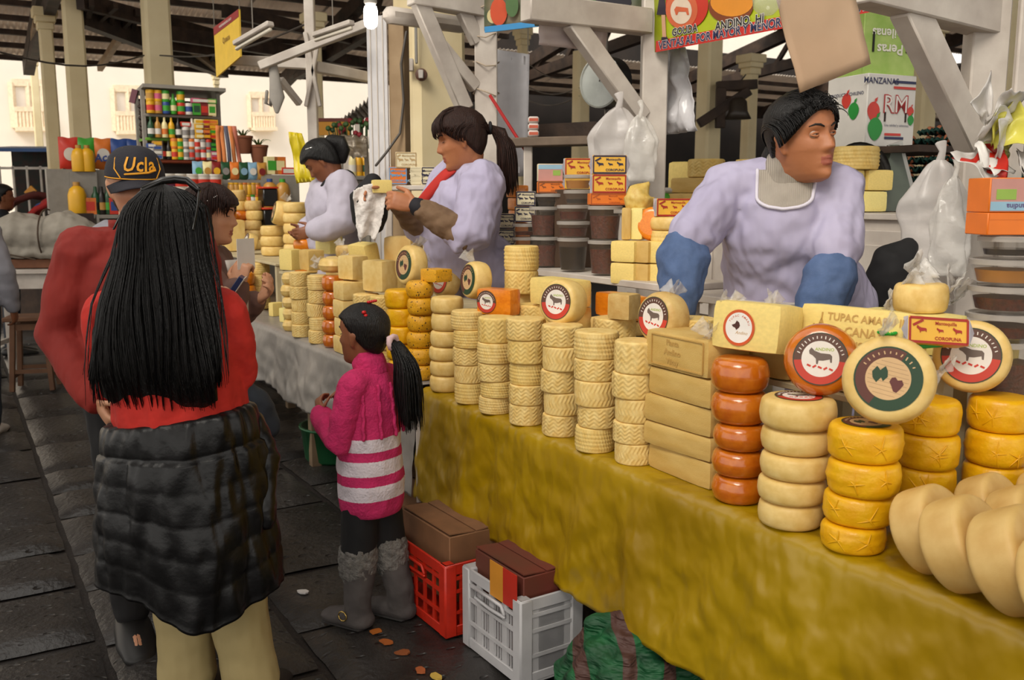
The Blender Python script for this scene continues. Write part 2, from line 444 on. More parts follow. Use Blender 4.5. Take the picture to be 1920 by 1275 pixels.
# ================================================================ market tables
YEL = mat('mustard_plastic_cloth', '#a88800', .36, col2='#957400', nscale=3, bump=1.0, bscale=6, spec=.6, stretch=(1, 1, .7), bdist=.055, bdetail=2.5)
SILV = mat('grey_translucent_plastic', '#9a938c', .35, col2='#85807b', nscale=4, bump=.3, bscale=20)
WCLOTH = mat('white_cloth', '#d8d2cc', .7, var=.05)
PLANK = mat('raw_table_plank', '#8a7358', .75, col2='#6d5842', nscale=6)
def fold(s, z, amp, seed):
    k = (ZT-z)
    f = nz(s*3.1+seed, z*1.2, seed)*.5+nz(s*8.3+z*2.5, z*3.5, seed+4)*.32+nz(s*17+z*7, z*11-s*5, seed)*.22+.12*abs(nz(s*11-z*6, z*7+s*3, seed+9))
    return amp*f*min(1, .25+k*3)
def skirt(name, s0, s1, t, zhem, m_, label, seed, lift=0):
    root = thing(name, label, 'tablecloth', S((s0+s1)/2, t, ZT))
    off = S((s0+s1)/2, t, ZT)
    nu = int(abs(s1-s0)*56); m = M()
    def fn(a, b):
        s = lerp(s0, s1, a)
        if b < .12:
            q = b/.12; return S(s, t+.20-q*.2+.0, ZT+.003)-off
        q = (b-.12)/.88; zh = zhem(s); z = lerp(ZT, zh, q)
        d = fold(s, z, .055, seed)
        return S(s+nz(s*5, z*5, 9)*.01, t-.012-min(.012, q*.2)-.012*q-d*min(1, q*3.5), z+(.003 if q < .03 else 0)+.008*nz(s*6, 3, seed)*q)-off
    m.sheet(nu, 44, fn, .002)
    return m.build('cloth_skirt', m_, root, smooth='all')
def table(name, s0, s1, depth, label):
    root = thing(name, label, 'table', S((s0+s1)/2, 0, 0), YAW_U)
    L = s1-s0
    for k in range(5): M().box((0, -(.03+depth*(k+.5)/5), ZT-.02), (L, depth/5-.004, .034), None, .003).build('plank', PLANK, root)
    n = 0
    for x in (-L/2+.06, L/2-.06, 0):
        for y in (-.08, -depth+.03): M().box((x, y, (ZT-.036)/2), (.06, .06, ZT-.036), None, .004).build('leg', PLANK, root)
    M().box((0, -.08, ZT-.08), (L, .03, .08)).build('apron', PLANK, root)
    return root
table('market_table', -3.0, -.05, .46, 'long plank table under the mustard yellow cloth')
table('market_table', .05, 3.3, .46, 'long plank table under the grey plastic cloth')
skirt('yellow_tablecloth', -3.0, -.03, -.025, lambda s: .315+.012*nz(s*2, 1)-.03*min(1, max(0, -1.1-s)), YEL, 'mustard yellow plastic cloth hanging down the front of the right table', 2)
skirt('grey_tablecloth', .02, 3.3, -.02, lambda s: .40-.10*max(0, 1-s/.9)+.03*nz(s*2.5, 4), SILV, 'grey plastic cloth hanging down the front of the left table', 6)
m = M(); m.bar((0, 0, 0), (.004, 0, .45), .022, .022, bev=.004)
tag(m.build('white_pole', WHITEP, None, Wz(786, 942, .30)+V*0, 0), 'thin white pole end hanging where grey and yellow cloths meet', 'pole')

# hidden raised boards behind the front row carry the upper cheeses
BOARD = mat('display_board', '#c2b38e', .7, var=.1)
def riser(s0, s1, t0, t1, z, label, z0=ZT):
    root = thing('display_riser', label, 'riser', S((s0+s1)/2, (t0+t1)/2, z0+.004), YAW_U)
    M().box((0, 0, (z-z0)-.012), (s1-s0, t1-t0, .016), None, .002).build('shelf_board', BOARD, root)
    for x in (-1, 1):
        for y in (-1, 1): M().box((x*((s1-s0)/2-.03), y*((t1-t0)/2-.03), (z-z0-.024)/2), (.04, .04, z-z0-.024)).build('leg', BOARD, root)

# ---------------------------------------------------------------- cheeses
C1 = mat('pale_woven_cheese', '#ecd08a', .62, col2='#dcb666', nscale=3, sss=.08)
C2 = mat('butter_woven_cheese', '#e9cc80', .6, col2='#ddb762', nscale=3, sss=.08)
C3 = mat('cream_wheel_cheese', '#e9ca82', .45, col2='#d9b464', nscale=2.5, sss=.08, bump=.04, bscale=8)
C4 = mat('pale_block_cheese', '#d9b86e', .62, col2='#caa356', nscale=2.5, sss=.08, bump=.2, bscale=50)
C5 = mat('aged_rind_cheese', '#d6b877', .55, col2='#c29a55', nscale=2.5, bump=.15, bscale=8, sss=.05)
CO = mat('orange_wax_cheese', '#cf7414', .22, col2='#b85a0c', nscale=2, bump=.12, bscale=5, coat=.7)
CO2 = mat('bright_orange_cheese', '#e88a17', .3, col2='#d97508', nscale=9, coat=.4)
CYW = mat('yellow_cling_wrapped_cheese', '#eab410', .34, col2='#e0a208', nscale=2, bump=.3, bscale=3)
CB = mat('butter_yellow_cheese', '#ead07c', .55, var=.06, sss=.08)
CUT = mat('cut_cheese_face', '#ecdb8a', .5, var=.05, sss=.08)
def spotted():
    m = mat('spotted_wrapper', '#e2a51c', .35, var=.12, nscale=10, bump=.3, bscale=25); nt = m.node_tree; N, L = nt.nodes, nt.links
    tc = N.new('ShaderNodeTexCoord'); v = N.new('ShaderNodeTexVoronoi'); v.inputs['Scale'].default_value = 4.2; L.new(tc.outputs['Object'], v.inputs['Vector'])
    lt = N.new('ShaderNodeMath'); lt.operation = 'LESS_THAN'; lt.inputs[1].default_value = .2; L.new(v.outputs['Distance'], lt.inputs[0])
    b = N['Principled BSDF']; old = b.inputs['Base Color'].links[0].from_socket
    mx = N.new('ShaderNodeMix'); mx.data_type = 'RGBA'; mx.inputs[7].default_value = (*srgb('#4a3420'), 1)
    L.new(lt.outputs[0], mx.inputs[0]); L.new(old, mx.inputs[6]); L.new(mx.outputs[2], b.inputs['Base Color'])
    return m
CS = spotted()
def prof_round(r, h, b, nb=4, nh=6, belly=.0):
    p = [(.001, 0)]
    for i in range(nb+1):
        a = math.pi/2*i/nb; p.append((r-b+b*math.sin(a), b-b*math.cos(a)))
    for i in range(1, nh): p.append((r+belly*math.sin(math.pi*i/nh), b+(h-2*b)*i/nh))
    for i in range(nb+1):
        a = math.pi/2*i/nb; p.append((r-b+b*math.cos(a), h-b+b*math.sin(a)))
    p.append((.001, h)); return p
def woven_mesh(name, mt, seed, style):
    rr_ = random.Random(seed); n = 112; p = [(.001, 0)]+[(.93, 0), (.985, .03)]
    for i in range(17): p.append((1.0, .06+.88*i/16))
    p += [(.985, .97), (.93, 1.0), (.7, 1.0), (.001, 1.0)]
    K = 11+seed % 3; off = rr_.random()*6
    def f(a, j, z):
        if z < .05 or z > .95: return .012*nz(math.cos(a)*2+seed, math.sin(a)*2, z*3)
        c = a*K/math.pi/2*2
        if style == 0:      # plaited chevrons
            tri = abs((c % 2)-1); q = math.sin(z*34+tri*7+off)
        elif style == 1:    # slanted strokes, direction flips with the band of height
            band = int(z*3.2); q = math.sin(a*30+(z*16)*(1 if band % 2 else -1)+off)
        else:               # fine bands
            q = math.sin(z*40)*.7+.9*math.sin(a*40+z*14)
        return .034*q*min(1, (z-.05)*14, (.95-z)*14)+.022*nz(math.cos(a)*1.6+seed, math.sin(a)*1.6, z*2)+.012*math.sin(math.pi*z)
    m = M(); m.lathe(p, n, fn=f); return m.mesh(name, mt, 'all')
WOV = [woven_mesh('cheese', C1, 1, 0), woven_mesh('cheese', C2, 2, 0), woven_mesh('cheese', C1, 3, 1), woven_mesh('cheese', C2, 4, 2), woven_mesh('cheese', C1, 5, 0), woven_mesh('cheese', C1, 6, 2)]
def round_mesh(name, mt, b, belly, seed, wob=.01, wr=0):
    m = M(); p = prof_round(1, 1, b, 4, 6, belly)
    def f(a, j, z):
        w_ = wob*nz(math.cos(a)*1.5+seed, math.sin(a)*1.5, z*2)
        if wr: w_ += wr*max(0, nz(a*2.2+seed, z*5, seed))**.7*1.0*math.sin(math.pi*min(1, max(0, z)))
        return w_ if .0 < z < 1 else 0
    m.lathe(p, 40, fn=f); return m.mesh(name, mt, 'all')
WHL = [round_mesh('cheese', C3, .22, .03, i) for i in range(3)]
ORG = [round_mesh('cheese', CO, .34, .03, i+5, .015) for i in range(2)]
ORB = [round_mesh('cheese', CO2, .3, .03, i+5, .015) for i in range(2)]
YLW = [round_mesh('cheese', CYW, .2, .02, i+9, .025, .05) for i in range(3)]
SPT = [round_mesh('cheese', CS, .3, .03, i+12, .04, .05) for i in range(3)]
RIND = [round_mesh('cheese', C5, .25, .03, i+3, .02) for i in range(2)]
BALL = [round_mesh('cheese', C3, .42, .04, i+20, .02) for i in range(2)]
def block_mesh(name, mt, seed, b=.05):
    m = M(); m.box((0, 0, .5), (1, 1, 1), None, 0); 
    bm = bmesh.new(); me = bpy.data.meshes.new(name); me.from_pydata(m.v, [], m.f); bm.from_mesh(me)
    bmesh.ops.subdivide_edges(bm, edges=bm.edges[:], cuts=5, use_grid_fill=True)
    for v in bm.verts:
        c = v.co-Vector((0, 0, .5)); p = 14.0
        r = (abs(c.x*2)**p+abs(c.y*2)**p+abs(c.z*2)**p)**(1/p); 
        if r > 1e-6: c = c/r*max(abs(c.x*2), abs(c.y*2), abs(c.z*2))
        n_ = .012*nz(v.co.x*2+seed, v.co.y*2, v.co.z*2)
        v.co = c*(1+n_)+Vector((0, 0, .5))
    bm.to_mesh(me); bm.free(); me.materials.append(mt)
    me.polygons.foreach_set('use_smooth', [True]*len(me.polygons)); me.set_sharp_from_angle(angle=R(50)); return me
BLK = [block_mesh('cheese', C4, 1), block_mesh('cheese', C4, 5)]
BLY = [block_mesh('cheese', CB, 2), block_mesh('cheese', CUT, 3)]
BLO = [block_mesh('cheese', CO2, 4)]
BLC = [block_mesh('cheese', C1, 6)]
def place(me, name, loc, sc, rz, label, cat, group=None, rot=None):
    o = link(name, me, None, loc); o.scale = sc if isinstance(sc, tuple) else (sc, sc, sc)
    o.rotation_euler = rot if rot is not None else (0, 0, rz)
    return tag(o, label, cat, group)
crnd = random.Random(11)
def stack(px, py, heights, rad, meshes, fmt, group, name='round_cheese', lean=(0, 0), grow=None, z0=None, base=None, jit=.006, dims=None, rz0=None):
    """a stack of cheeses; heights listed from the top down; fmt has {o} for 'top', 'second from top'"""
    z = (ZT+.004) if z0 is None else z0
    if base is None:
        p = Wz(px, py, z); a = Vector((p.x, p.y, 0)).normalized(); base = p+a*rad*.95
    n = len(heights); top = None
    for i in range(n):
        k = n-1-i; h = heights[k]; r = rad*(grow[k] if grow else 1)
        c = Vector((base.x+crnd.uniform(-jit, jit)+lean[0]*i, base.y+crnd.uniform(-jit, jit)+lean[1]*i, z))
        od = 'at the top' if k == 0 else ('at the bottom' if k == n-1 else ORD[k]+' from top')
        if dims: sc = (dims[0], dims[1], h); rz = (YAW_U if rz0 is None else rz0)+crnd.uniform(-.05, .05)
        else: sc = (r, r, h); rz = crnd.uniform(0, 6.28)
        me = meshes[k % len(meshes)] if isinstance(meshes, list) else meshes
        top = place(me, name, c, sc, rz, fmt.format(o=od), 'cheese', group)
        z += h+.0006
    return top, z
G1 = 'woven round cheeses stacked on the yellow cloth'
NUM = ['first', 'second', 'third', 'fourth', 'fifth', 'sixth']
TOPZ = {}
wst = [((882, 759), [.07, .066, .066, .068, .078], .060, [5, 3, 0, 2, 3]),
       ((932, 779), [.09, .073, .066, .058, .06], .062, [1, 5, 0, 3, 5]),
       ((987, 800), [.072, .080, .074, .068, .070], .0625, [0, 1, 3, 0, 4]),
       ((1052, 822), [.068, .078, .072, .074, .07], .063, [4, 2, 0, 2, 0]),
       ((1118, 851), [.082, .066, .078, .066, .076], .063, [5, 4, 2, 0, 3]),
       ((1188, 874), [.092, .074, .07, .062, .062], .060, [0, 0, 2, 4, 2])]
for k, ((x, y), hs, r, ms) in enumerate(wst):
    grow = [1.06, 1.05, 1.0, .97, .95]
    o, z = stack(x, y, hs, r, [WOV[i] for i in ms], 'woven round cheese {o} of the %s woven stack from left on yellow cloth' % NUM[k], G1, grow=grow)
    TOPZ[k] = (o, z)
stack(838, 737, [.064, .07, .064, .056, .06, .064], .064, WHL, 'smooth bagged cheese wheel {o} of the stack left of all woven stacks', 'smooth wheels beside the woven stacks', 'whole_cheese')
# long pressed blocks
EMB = mat('pressed_letter_groove', '#c29a52', .6, var=.05)  # flat darker tone paints in the relief shade of the pressed letters
bl = S(-1.535, .095, 0)
bt, bz = stack(0, 0, [.105, .078, .078, .066, .075], .1, BLK, 'long pale block cheese {o} of the block stack on yellow cloth', 'long block cheeses on the yellow cloth', 'block_cheese', base=bl, dims=(.275, .15), jit=.008)
def emboss(parent_loc, rz, lines, x0, z0, y, size, label=None):
    pass
tm = M()
for i, (tx, sz) in enumerate([('Planta', .022), ('Andino', .024), ('Vilcay', .022)]):
    add_text(tm, tx, sz, Matrix.Translation((.01, .0768, .078-.026*i)) @ Matrix.Rotation(R(180), 4, 'Z') @ Matrix.Rotation(R(90), 4, 'X'), z=.0, bold=.02)
for a, b in [((-.115, .0, .095), (.1, 0, .095)), ((-.115, 0, .012), (.1, 0, .012)), ((-.115, 0, .012), (-.115, 0, .095)), ((.1, 0, .012), (.1, 0, .095))]:
    tm.bar((a[0], .0765, a[2]), (b[0], .0765, b[2]), .003, .003)
em = tm.build('embossed_mark', EMB, bt); em.matrix_parent_inverse = Matrix.Diagonal((1/.275, 1/.15, 1/.105, 1))
# orange wax stack, cream wheels, yellow wrapped stacks
ot, oz = stack(1381, 951, [.086, .08, .066, .068, .07], .068, ORG, 'glossy orange waxed cheese {o} of the orange stack on yellow cloth', 'orange waxed cheeses on the yellow cloth', 'orange_cheese', grow=[1.06, 1.06, 1.0, 1.0, .98])
wt_, wz_ = stack(1484, 999, [.07, .06, .058, .058, .06], .078, [WHL[0], WHL[1], WHL[2]], 'cream bagged cheese wheel {o} of the stack beside the orange wax stack', 'cream wheels beside the orange stack', 'whole_cheese', grow=[1.1, 1.05, 1.03, 1.0, .95])
yt, yz = stack(1600, 1043, [.078, .075, .066, .058], .072, YLW, 'yellow cling-wrapped cheese {o} of the front yellow stack', 'yellow wrapped cheeses on the right', 'yellow_cheese', lean=(.006, .002), grow=[1.08, 1.06, 1.05, .95])
stack(0, 0, [.08, .08, .07, .07], .07, YLW, 'yellow cling-wrapped cheese {o} of the middle yellow stack', 'yellow wrapped cheeses on the right', 'yellow_cheese', base=S(-2.10, .30, 0))
y3t, y3z = stack(0, 0, [.08, .08, .07, .07], .07, YLW, 'yellow cling-wrapped cheese {o} of the rear yellow stack', 'yellow wrapped cheeses on the right', 'yellow_cheese', base=S(-2.17, .47, 0))
# gathered wrapper creases on the yellow cheeses
for i, o_y in enumerate([o for o in bpy.data.objects if o.name.startswith('yellow_cheese')]):
    rg = random.Random(i); r_y, h_y = o_y.scale.x, o_y.scale.z; m = M(); tocam = math.atan2(-o_y.location.y, -o_y.location.x)
    for kk in range(2):
        m = M(); a0 = tocam+rg.uniform(-.9, .7); z0 = rg.uniform(.35, .6)*h_y
        for q in range(5):
            b_ = q*1.26+rg.uniform(-.4, .4); L_ = rg.uniform(.016, .034)
            pts = []
            for t_ in (0, .35, .7, 1):
                aa = a0+math.cos(b_)*L_*t_/r_y; zz = min(h_y*.95, max(.004, z0+math.sin(b_)*L_*t_)); pts.append(Vector((math.cos(aa)*(r_y*1.012+.0015*(1-t_)), math.sin(aa)*(r_y*1.012+.0015*(1-t_)), zz)))
            m.tube(pts, [.0022, .0018, .0013, .0008], 5)
        c_o = m.build('wrap_crease', CYW, o_y, smooth='all'); c_o.matrix_parent_inverse = Matrix.LocRotScale(o_y.location, o_y.rotation_euler.to_quaternion(), o_y.scale).inverted() @ Matrix.Translation(o_y.location)
# wheels resting on edge at the front right
G2 = 'whole cheese wheels tipped on edge at the front right'
def tipped(px, py, rad, th, axis, label, tilt=.35, me=None, z0=ZT+.004, base=None, name='whole_cheese', dz=0):
    ax = Vector(axis).normalized(); az = math.atan2(ax.y, ax.x)
    rot = Matrix.Rotation(az, 4, 'Z') @ Matrix.Rotation(R(90)-tilt, 4, 'Y')
    zmin = min((rot @ Vector((rad*math.cos(a), rad*math.sin(a), z))).z for a in [i*.1 for i in range(63)] for z in (0, th))
    # shrink for the rounded edge
    p = base if base is not None else Wz(px, py, z0)
    c = Vector((p.x, p.y, z0-zmin-.012*(rad/.1)*.6+dz))-rot @ Vector((0, 0, th/2))*0
    mid = rot @ Vector((0, 0, th/2)); c = Vector((p.x-mid.x, p.y-mid.y, c.z))
    return place(me or RIND[crnd.randrange(2)], name, c, (rad, rad, th), 0, label, 'cheese', G2, rot.to_euler())
TIP = -U*1.0+V*.15
TANR = mat('tan_rind_cheese', '#dcb974', .5, col2='#c99f58', nscale=1.5, bump=.1, bscale=60, sss=.06)
RW = [round_mesh('cheese', TANR, .16, .02, i+30, .02) for i in range(2)]
for i, (s_, t_, r_, th, lb) in enumerate([(-2.30, .05, .088, .085, 'leftmost tipped cheese wheel touching the front yellow stack'), (-2.395, .02, .092, .09, 'second tipped cheese wheel from the left at the front right'),
        (-2.505, .015, .098, .095, 'third tipped cheese wheel from the left, front right corner'), (-2.62, -.02, .095, .095, 'cheese wheel cut off by the lower right picture edge'),
        (-2.30, .26, .085, .08, 'small tipped cheese wheel behind the front row, nearest the rear yellow stack'), (-2.39, .23, .085, .085, 'middle tipped cheese wheel of the second row at far right'),
        (-2.34, .43, .085, .085, 'tipped cheese wheel at the back against the white cloth'), (-2.49, .24, .09, .09, 'tipped cheese wheel of the second row at the right picture edge'), (-2.45, .44, .085, .085, 'rearmost tipped cheese wheel half out of the picture')]):
    tipped(0, 0, r_, th, TIP, lb, .5, RW[i % 2], base=S(s_, t_, 0))

# ---------------------------------------------------------------- printed labels
def arc_marks(m, rad, a0, a1, n, k, mi):
    rg = random.Random(n)
    for i in range(n):
        a = lerp(a0, a1, i/(n-1)); m.box((rad*math.cos(a), rad*math.sin(a), .0009), (.035*k, (.07+.05*rg.random())*k, .0004), Matrix.Rotation(a-math.pi/2+rg.uniform(-.2, .2), 3, 'Z'), 0, mi)
def ring_label(name, parent_matrix_scale, R_, kind):
    """paper label: returns list of (part name, M, mats)"""
    m = M(); 
    def disc(r0, r1, z, mi, a0=0, a1=2*math.pi, n=40):
        vs = []; 
        for i in range(n+1):
            a = lerp(a0, a1, i/n); vs += [Vector((r0*math.cos(a), r0*math.sin(a), z)), Vector((r1*math.cos(a), r1*math.sin(a), z))]
        m.add(vs, [(2*i, 2*i+1, 2*i+3, 2*i+2) for i in range(n)], mi)
    if kind == 'cow':
        mats = [plain('#2c3a26'), plain('#5b3a2c'), plain('#c23a26'), plain('#e6ddd2'), plain('#6b5a50'), plain('#9fb51c'), plain('#c8321f')]
        disc(.96*R_, R_, .0004, 0); disc(.68*R_, .96*R_, .0004, 1, R(-5), R(185)); disc(.68*R_, .96*R_, .0004, 2, R(185), R(355)); disc(.001, .68*R_, .0005, 3)
        k = R_
        cow = [(-.42, .30), (-.34, .42), (-.22, .30), (.0, .22), (.34, .20), (.42, .12), (.42, -.12), (.36, -.12), (.34, .0), (.1, -.06), (-.06, -.06), (-.08, -.2), (-.14, -.2), (-.16, .0), (-.28, .12), (-.4, .18)]
        m.poly([(x*k, y*k) for x, y in cow], .0003, lambda x, y, z: Vector((x, y, z+.0006)), 4)
        add_text(m, 'ANDINO', .17*k, Matrix.Translation((.14*k, .36*k, .0008)), 0, 5, bold=.01)
        for j in range(5): m.box(((-.4+.2*j)*k, (-.26-.03*j)*k, .0009), (.15*k, .07*k, .0004), Matrix.Rotation(.6 if j % 2 else -.4, 3, 'Z'), 0, 6)
        arc_marks(m, .82*k, R(165), R(15), 15, k, 3)
    elif kind == 'green':
        mats = [plain('#173a1e'), plain('#5a2a1c'), plain('#173a1e'), plain('#cfa978'), plain('#5d2620'), plain('#9c7a50')]
        disc(.95*R_, R_, .0004, 0); disc(.66*R_, .95*R_, .0004, 1, R(70), R(250)); disc(.66*R_, .95*R_, .0004, 2, R(-110), R(70)); disc(.001, .66*R_, .0005, 3)
        k = R_
        em_ = [(-.5, .1), (-.4, .3), (-.28, .2), (-.16, .36), (-.06, .22), (-.02, .05), (-.12, -.12), (-.2, -.02), (-.3, -.2), (-.44, -.08)]
        m.poly([(x*k, y*k) for x, y in em_], .0003, lambda x, y, z: Vector((x, y, z+.0006)), 2)
        hd = [(.1, .06), (.2, .1), (.28, .02), (.4, .06), (.48, -.06), (.42, -.22), (.34, -.36), (.24, -.34), (.14, -.18), (.06, -.08)]
        m.poly([(x*k, y*k) for x, y in hd], .0003, lambda x, y, z: Vector((x, y, z+.0006)), 4)
        arc_marks(m, .81*k, R(160), R(40), 11, k, 3)
        for j in range(9):
            y = (-.5+.125*j)*k; w_ = math.sqrt(max(0, (.6*k)**2-y*y)); m.box((0, y, .00055), (2*w_, .012*k, .0001), None, 0, 5)
    else:   # tupac
        mats = [plain('#c9521f'), plain('#e8e2da'), plain('#4a241c'), plain('#b98a3a'), plain('#c9521f')]
        disc(.84*R_, R_, .0004, 0); disc(.001, .84*R_, .0004, 1); k = R_
        hd = [(-.45, .12), (-.25, .2), (-.15, .38), (.0, .3), (.08, .12), (.02, .0), (-.14, -.14), (-.22, -.02), (-.36, .02)]
        m.poly([(x*k, y*k) for x, y in hd], .0003, lambda x, y, z: Vector((x, y, z+.0006)), 2)
        add_text(m, 'Andino', .26*k, Matrix.Translation((.2*k, -.28*k, .0006)), 0, 3, shear=.3)
        arc_text(m, 'TUPAC AMARU', .17*k, .66*k, R(150), R(20), .0006, 4)
    return m, mats
def put_label(parent, R_, kind, world):
    m, mats = ring_label('paper_label', 1, R_, kind)
    o = m.build('paper_label', mats, parent, smooth=False)
    parent_m = Matrix.LocRotScale(parent.location, parent.rotation_euler.to_quaternion(), parent.scale)
    o.matrix_parent_inverse = parent_m.inverted() @ world
    return o
WRAP = mat('clear_plastic_wrap', '#e6e0d6', .14, var=0, alpha=.28, bump=.8, bscale=45, spec=.9)
FILM = mat('clear_plastic_bag', '#e9e5de', .16, var=0, alpha=.42, bump=.7, bscale=28, spec=.9)
def tuft(parent, world, size, n=3, seed=0, mt=None, name='plastic_wrap'):
    """gathered corner of cling film"""
    m = M(); rg = random.Random(seed)
    for k in range(n):
        a = rg.uniform(0, 6.28); d = Vector((math.cos(a), math.sin(a), rg.uniform(.5, 1.4))).normalized()
        sd = d.orthogonal().normalized()
        L = size*rg.uniform(.6, 1.2)
        def fn(u_, v_, d=d, sd=sd, L=L, q=k):
            w_ = (.25+.9*v_)*size*.45
            return d*L*v_+sd*(u_-.5)*2*w_+d.cross(sd)*(size*.18*nz(u_*3+q*5+seed, v_*3, q))
        m.sheet(7, 7, fn, .0006)
    o = m.build(name, mt or WRAP, parent, smooth='all')
    parent_m = Matrix.LocRotScale(parent.location, parent.rotation_euler.to_quaternion(), parent.scale)
    o.matrix_parent_inverse = parent_m.inverted() @ Matrix.Translation(world); return o
def standing(px, py, t, rad, th, face, label, kind, me=None, lab=.62, tilt=.12, wrap=None, z0=None, group=None, dz=0, spin=0):
    """wheel standing on its edge, labelled face towards direction `face`"""
    p = Wt(px, py, t)
    if z0 is not None: p.z = z0
    f = Vector(face).normalized(); az = math.atan2(f.y, f.x)
    rot = Matrix.Rotation(az, 4, 'Z') @ Matrix.Rotation(R(90)-tilt, 4, 'Y') @ Matrix.Rotation(R(90)+spin, 4, 'Z')
    ax = rot @ Vector((0, 0, 1))
    cen = Vector((p.x, p.y, p.z+rad*math.cos(tilt)+th/2*math.sin(tilt)-.004))
    loc = cen-ax*th/2
    o = place(me, 'labelled_cheese', loc, (rad, rad, th), 0, label, 'cheese', group, rot.to_euler())
    if kind: put_label(o, rad*lab, kind, Matrix.Translation(cen+ax*(th/2+.0012)) @ rot.to_3x3().to_4x4())
    if wrap:
        for i, w_ in enumerate(wrap): tuft(o, cen+Vector(w_), .05, 3, i+int(px))
    return o
for o_t, r_t, k_t in ((wt_, .055, 'cow'), (yt, .052, 'green')):
    put_label(o_t, r_t, k_t, Matrix.Translation(o_t.location+Vector((0, 0, o_t.scale.z+.0015))))
TOC = -V*.75-U*.55            # roughly towards the camera
standing(1056, 600, .085, .076, .085, (-.62, -.78, 0), 'pale wheel with red cow label standing on the middle woven stacks', 'cow', WHL[1], lab=.78, z0=1.128)
standing(893, 556, .10, .072, .075, (-.86, -.5, 0), 'pale wheel with green and maroon label above the smooth wheel stack', 'green', WHL[2], lab=.82, z0=1.158, wrap=[(-.01, 0, .07)])
standing(1243, 640, .12, .074, .085, (-.80, -.6, 0), 'cling-wrapped wheel with dark cow label beside the block stack', 'cow', RIND[0], lab=.8, z0=1.128, wrap=[(.03, .02, .06), (.05, 0, -.02)])
standing(1536, 742, .085, .083, .075, (-.36, -.93, 0), 'orange waxed wheel with red cow label on the cream wheel stack', 'cow', ORG[0], lab=.74, z0=1.088, tilt=.2)
standing(1662, 785, .06, .093, .075, (-.42, -.9, 0), 'big pale wheel with green ring label on the front yellow stack', 'green', WHL[0], lab=.74, z0=1.066, tilt=.25, wrap=[(-.02, 0, .1), (.11, .02, -.02), (.11, 0, .02)], spin=-.2)
standing(1818, 728, .44, .085, .07, (-.5, -.86, 0), 'pale wheel with red and green label behind the butter box', 'cow', WHL[0], lab=.78, z0=1.085, tilt=.2)
# orange labelled brick on the second woven stack
def brick(px, py, t, dims, rz, me, label, name='block_cheese', z0=None, rot=None, group=None, cat='cheese'):
    p = Wt(px, py, t)
    if z0 is not None: p.z = z0
    return place(me, name, p, dims, rz, label, cat, group, rot)
ob = brick(935, 600, .085, (.15, .075, .098), YAW_U+.5, BLO[0], 'orange cheese brick with cow label on the left woven stacks', z0=1.118)
fdir = Matrix.Rotation(YAW_U+.5, 3, 'Z') @ Vector((0, 1, 0))
put_label(ob, .042, 'cow', fr_at(ob.location+Vector((0, 0, .049))+fdir*.0385+Matrix.Rotation(YAW_U+.5, 3, 'Z') @ Vector((.03, 0, 0)), Vector((-fdir.y, fdir.x, 0)), (0, 0, 1)))
# tier boards
riser(-1.5, -.02, .17, .44, 1.075, 'low display board behind the woven stacks')
riser(-2.06, -1.46, .18, .40, 1.075, 'low display board behind the block stack')
stack(0, 0, [.095, .09], .066, [WOV[3], WOV[1]], 'butter-yellow basket cheese {o} of the tall pair before the jars', 'basket cheeses before the jars', base=S(-.33, .26, 0), z0=1.078+.1, grow=[1.0, .98])
brick(966, 590, .27, (.2, .13, .1), YAW_U, WOV[4] and BLC[0], 'pale block under the tall basket cheese pair', z0=1.078)
lb = brick(1050, 556, .24, (.24, .10, .1), YAW_U+.12, BLY[0], 'long butter-yellow block with pressed letters before the jars', z0=1.16)
brick(1052, 580, .26, (.22, .13, .08), YAW_U, BLC[0], 'pale block beneath the long butter-yellow block', z0=1.078)
brick(1165, 570, .36, (.24, .08, .085), YAW_U-.1, BLO[0], 'orange waxed slab lying behind the tan cheese cube', z0=1.13)
brick(1165, 600, .36, (.22, .12, .05), YAW_U, BLC[0], 'pale slab under the orange waxed slab', z0=1.078)
o_, z_ = stack(0, 0, [.075], .07, [WOV[4]], 'woven cheese lying behind the fifth woven stack', 'loose woven cheeses behind the stacks', base=Wt(1150, 635, .24), z0=1.078)
brick(1170, 590, .23, (.085, .075, .085), YAW_U+.35, block_mesh('cheese', C5, 8), 'tan speckled cheese cube on the loose woven cheese', z0=1.155)
stack(0, 0, [.075], .066, [WOV[1]], 'woven cheese tucked behind the labelled wheel and orange brick', 'loose woven cheeses behind the stacks', base=Wt(1003, 600, .22), z0=1.078)
stack(0, 0, [.06, .06], .066, [WOV[1], WOV[3]], 'yellow woven cheese {o} of the short pair by the blue sleeve', 'loose woven cheeses behind the stacks', base=Wt(1300, 612, .22), z0=1.078)
# block with the orange round label, on the orange stack
rzL = YAW_U+.22
lbk = place(BLY[0], 'labelled_block', S(-1.735, .10, 1.160), (.20, .115, .125), 0, 'wrapped pale block with orange round label on the orange stack', 'cheese', None, (R(6), 0, rzL))
fd = Matrix.Rotation(rzL, 3, 'Z') @ Vector((0, 1, 0)); fx = Matrix.Rotation(rzL, 3, 'Z') @ Vector((1, 0, 0))
put_label(lbk, .046, 'tupac', fr_at(lbk.location+Vector((0, 0, .064))+fd*.0535+fx*.015, -fx, Vector((0, 0, 1))-fd*.1))
tuft(lbk, lbk.location+Vector((.05, .03, .11)), .05, 4, 3); tuft(lbk, lbk.location+Vector((-.1, .05, .03)), .06, 4, 8); tuft(lbk, lbk.location+Vector((-.06, .05, .11)), .04, 3, 5)
brick(1460, 620, .24, (.16, .12, .075), YAW_U+.1, BLY[1], 'cream block behind the orange-labelled block, upper', z0=1.155)
brick(1460, 640, .24, (.17, .13, .075), YAW_U+.1, BLK[0], 'cream block behind the orange-labelled block, lower', z0=1.078)
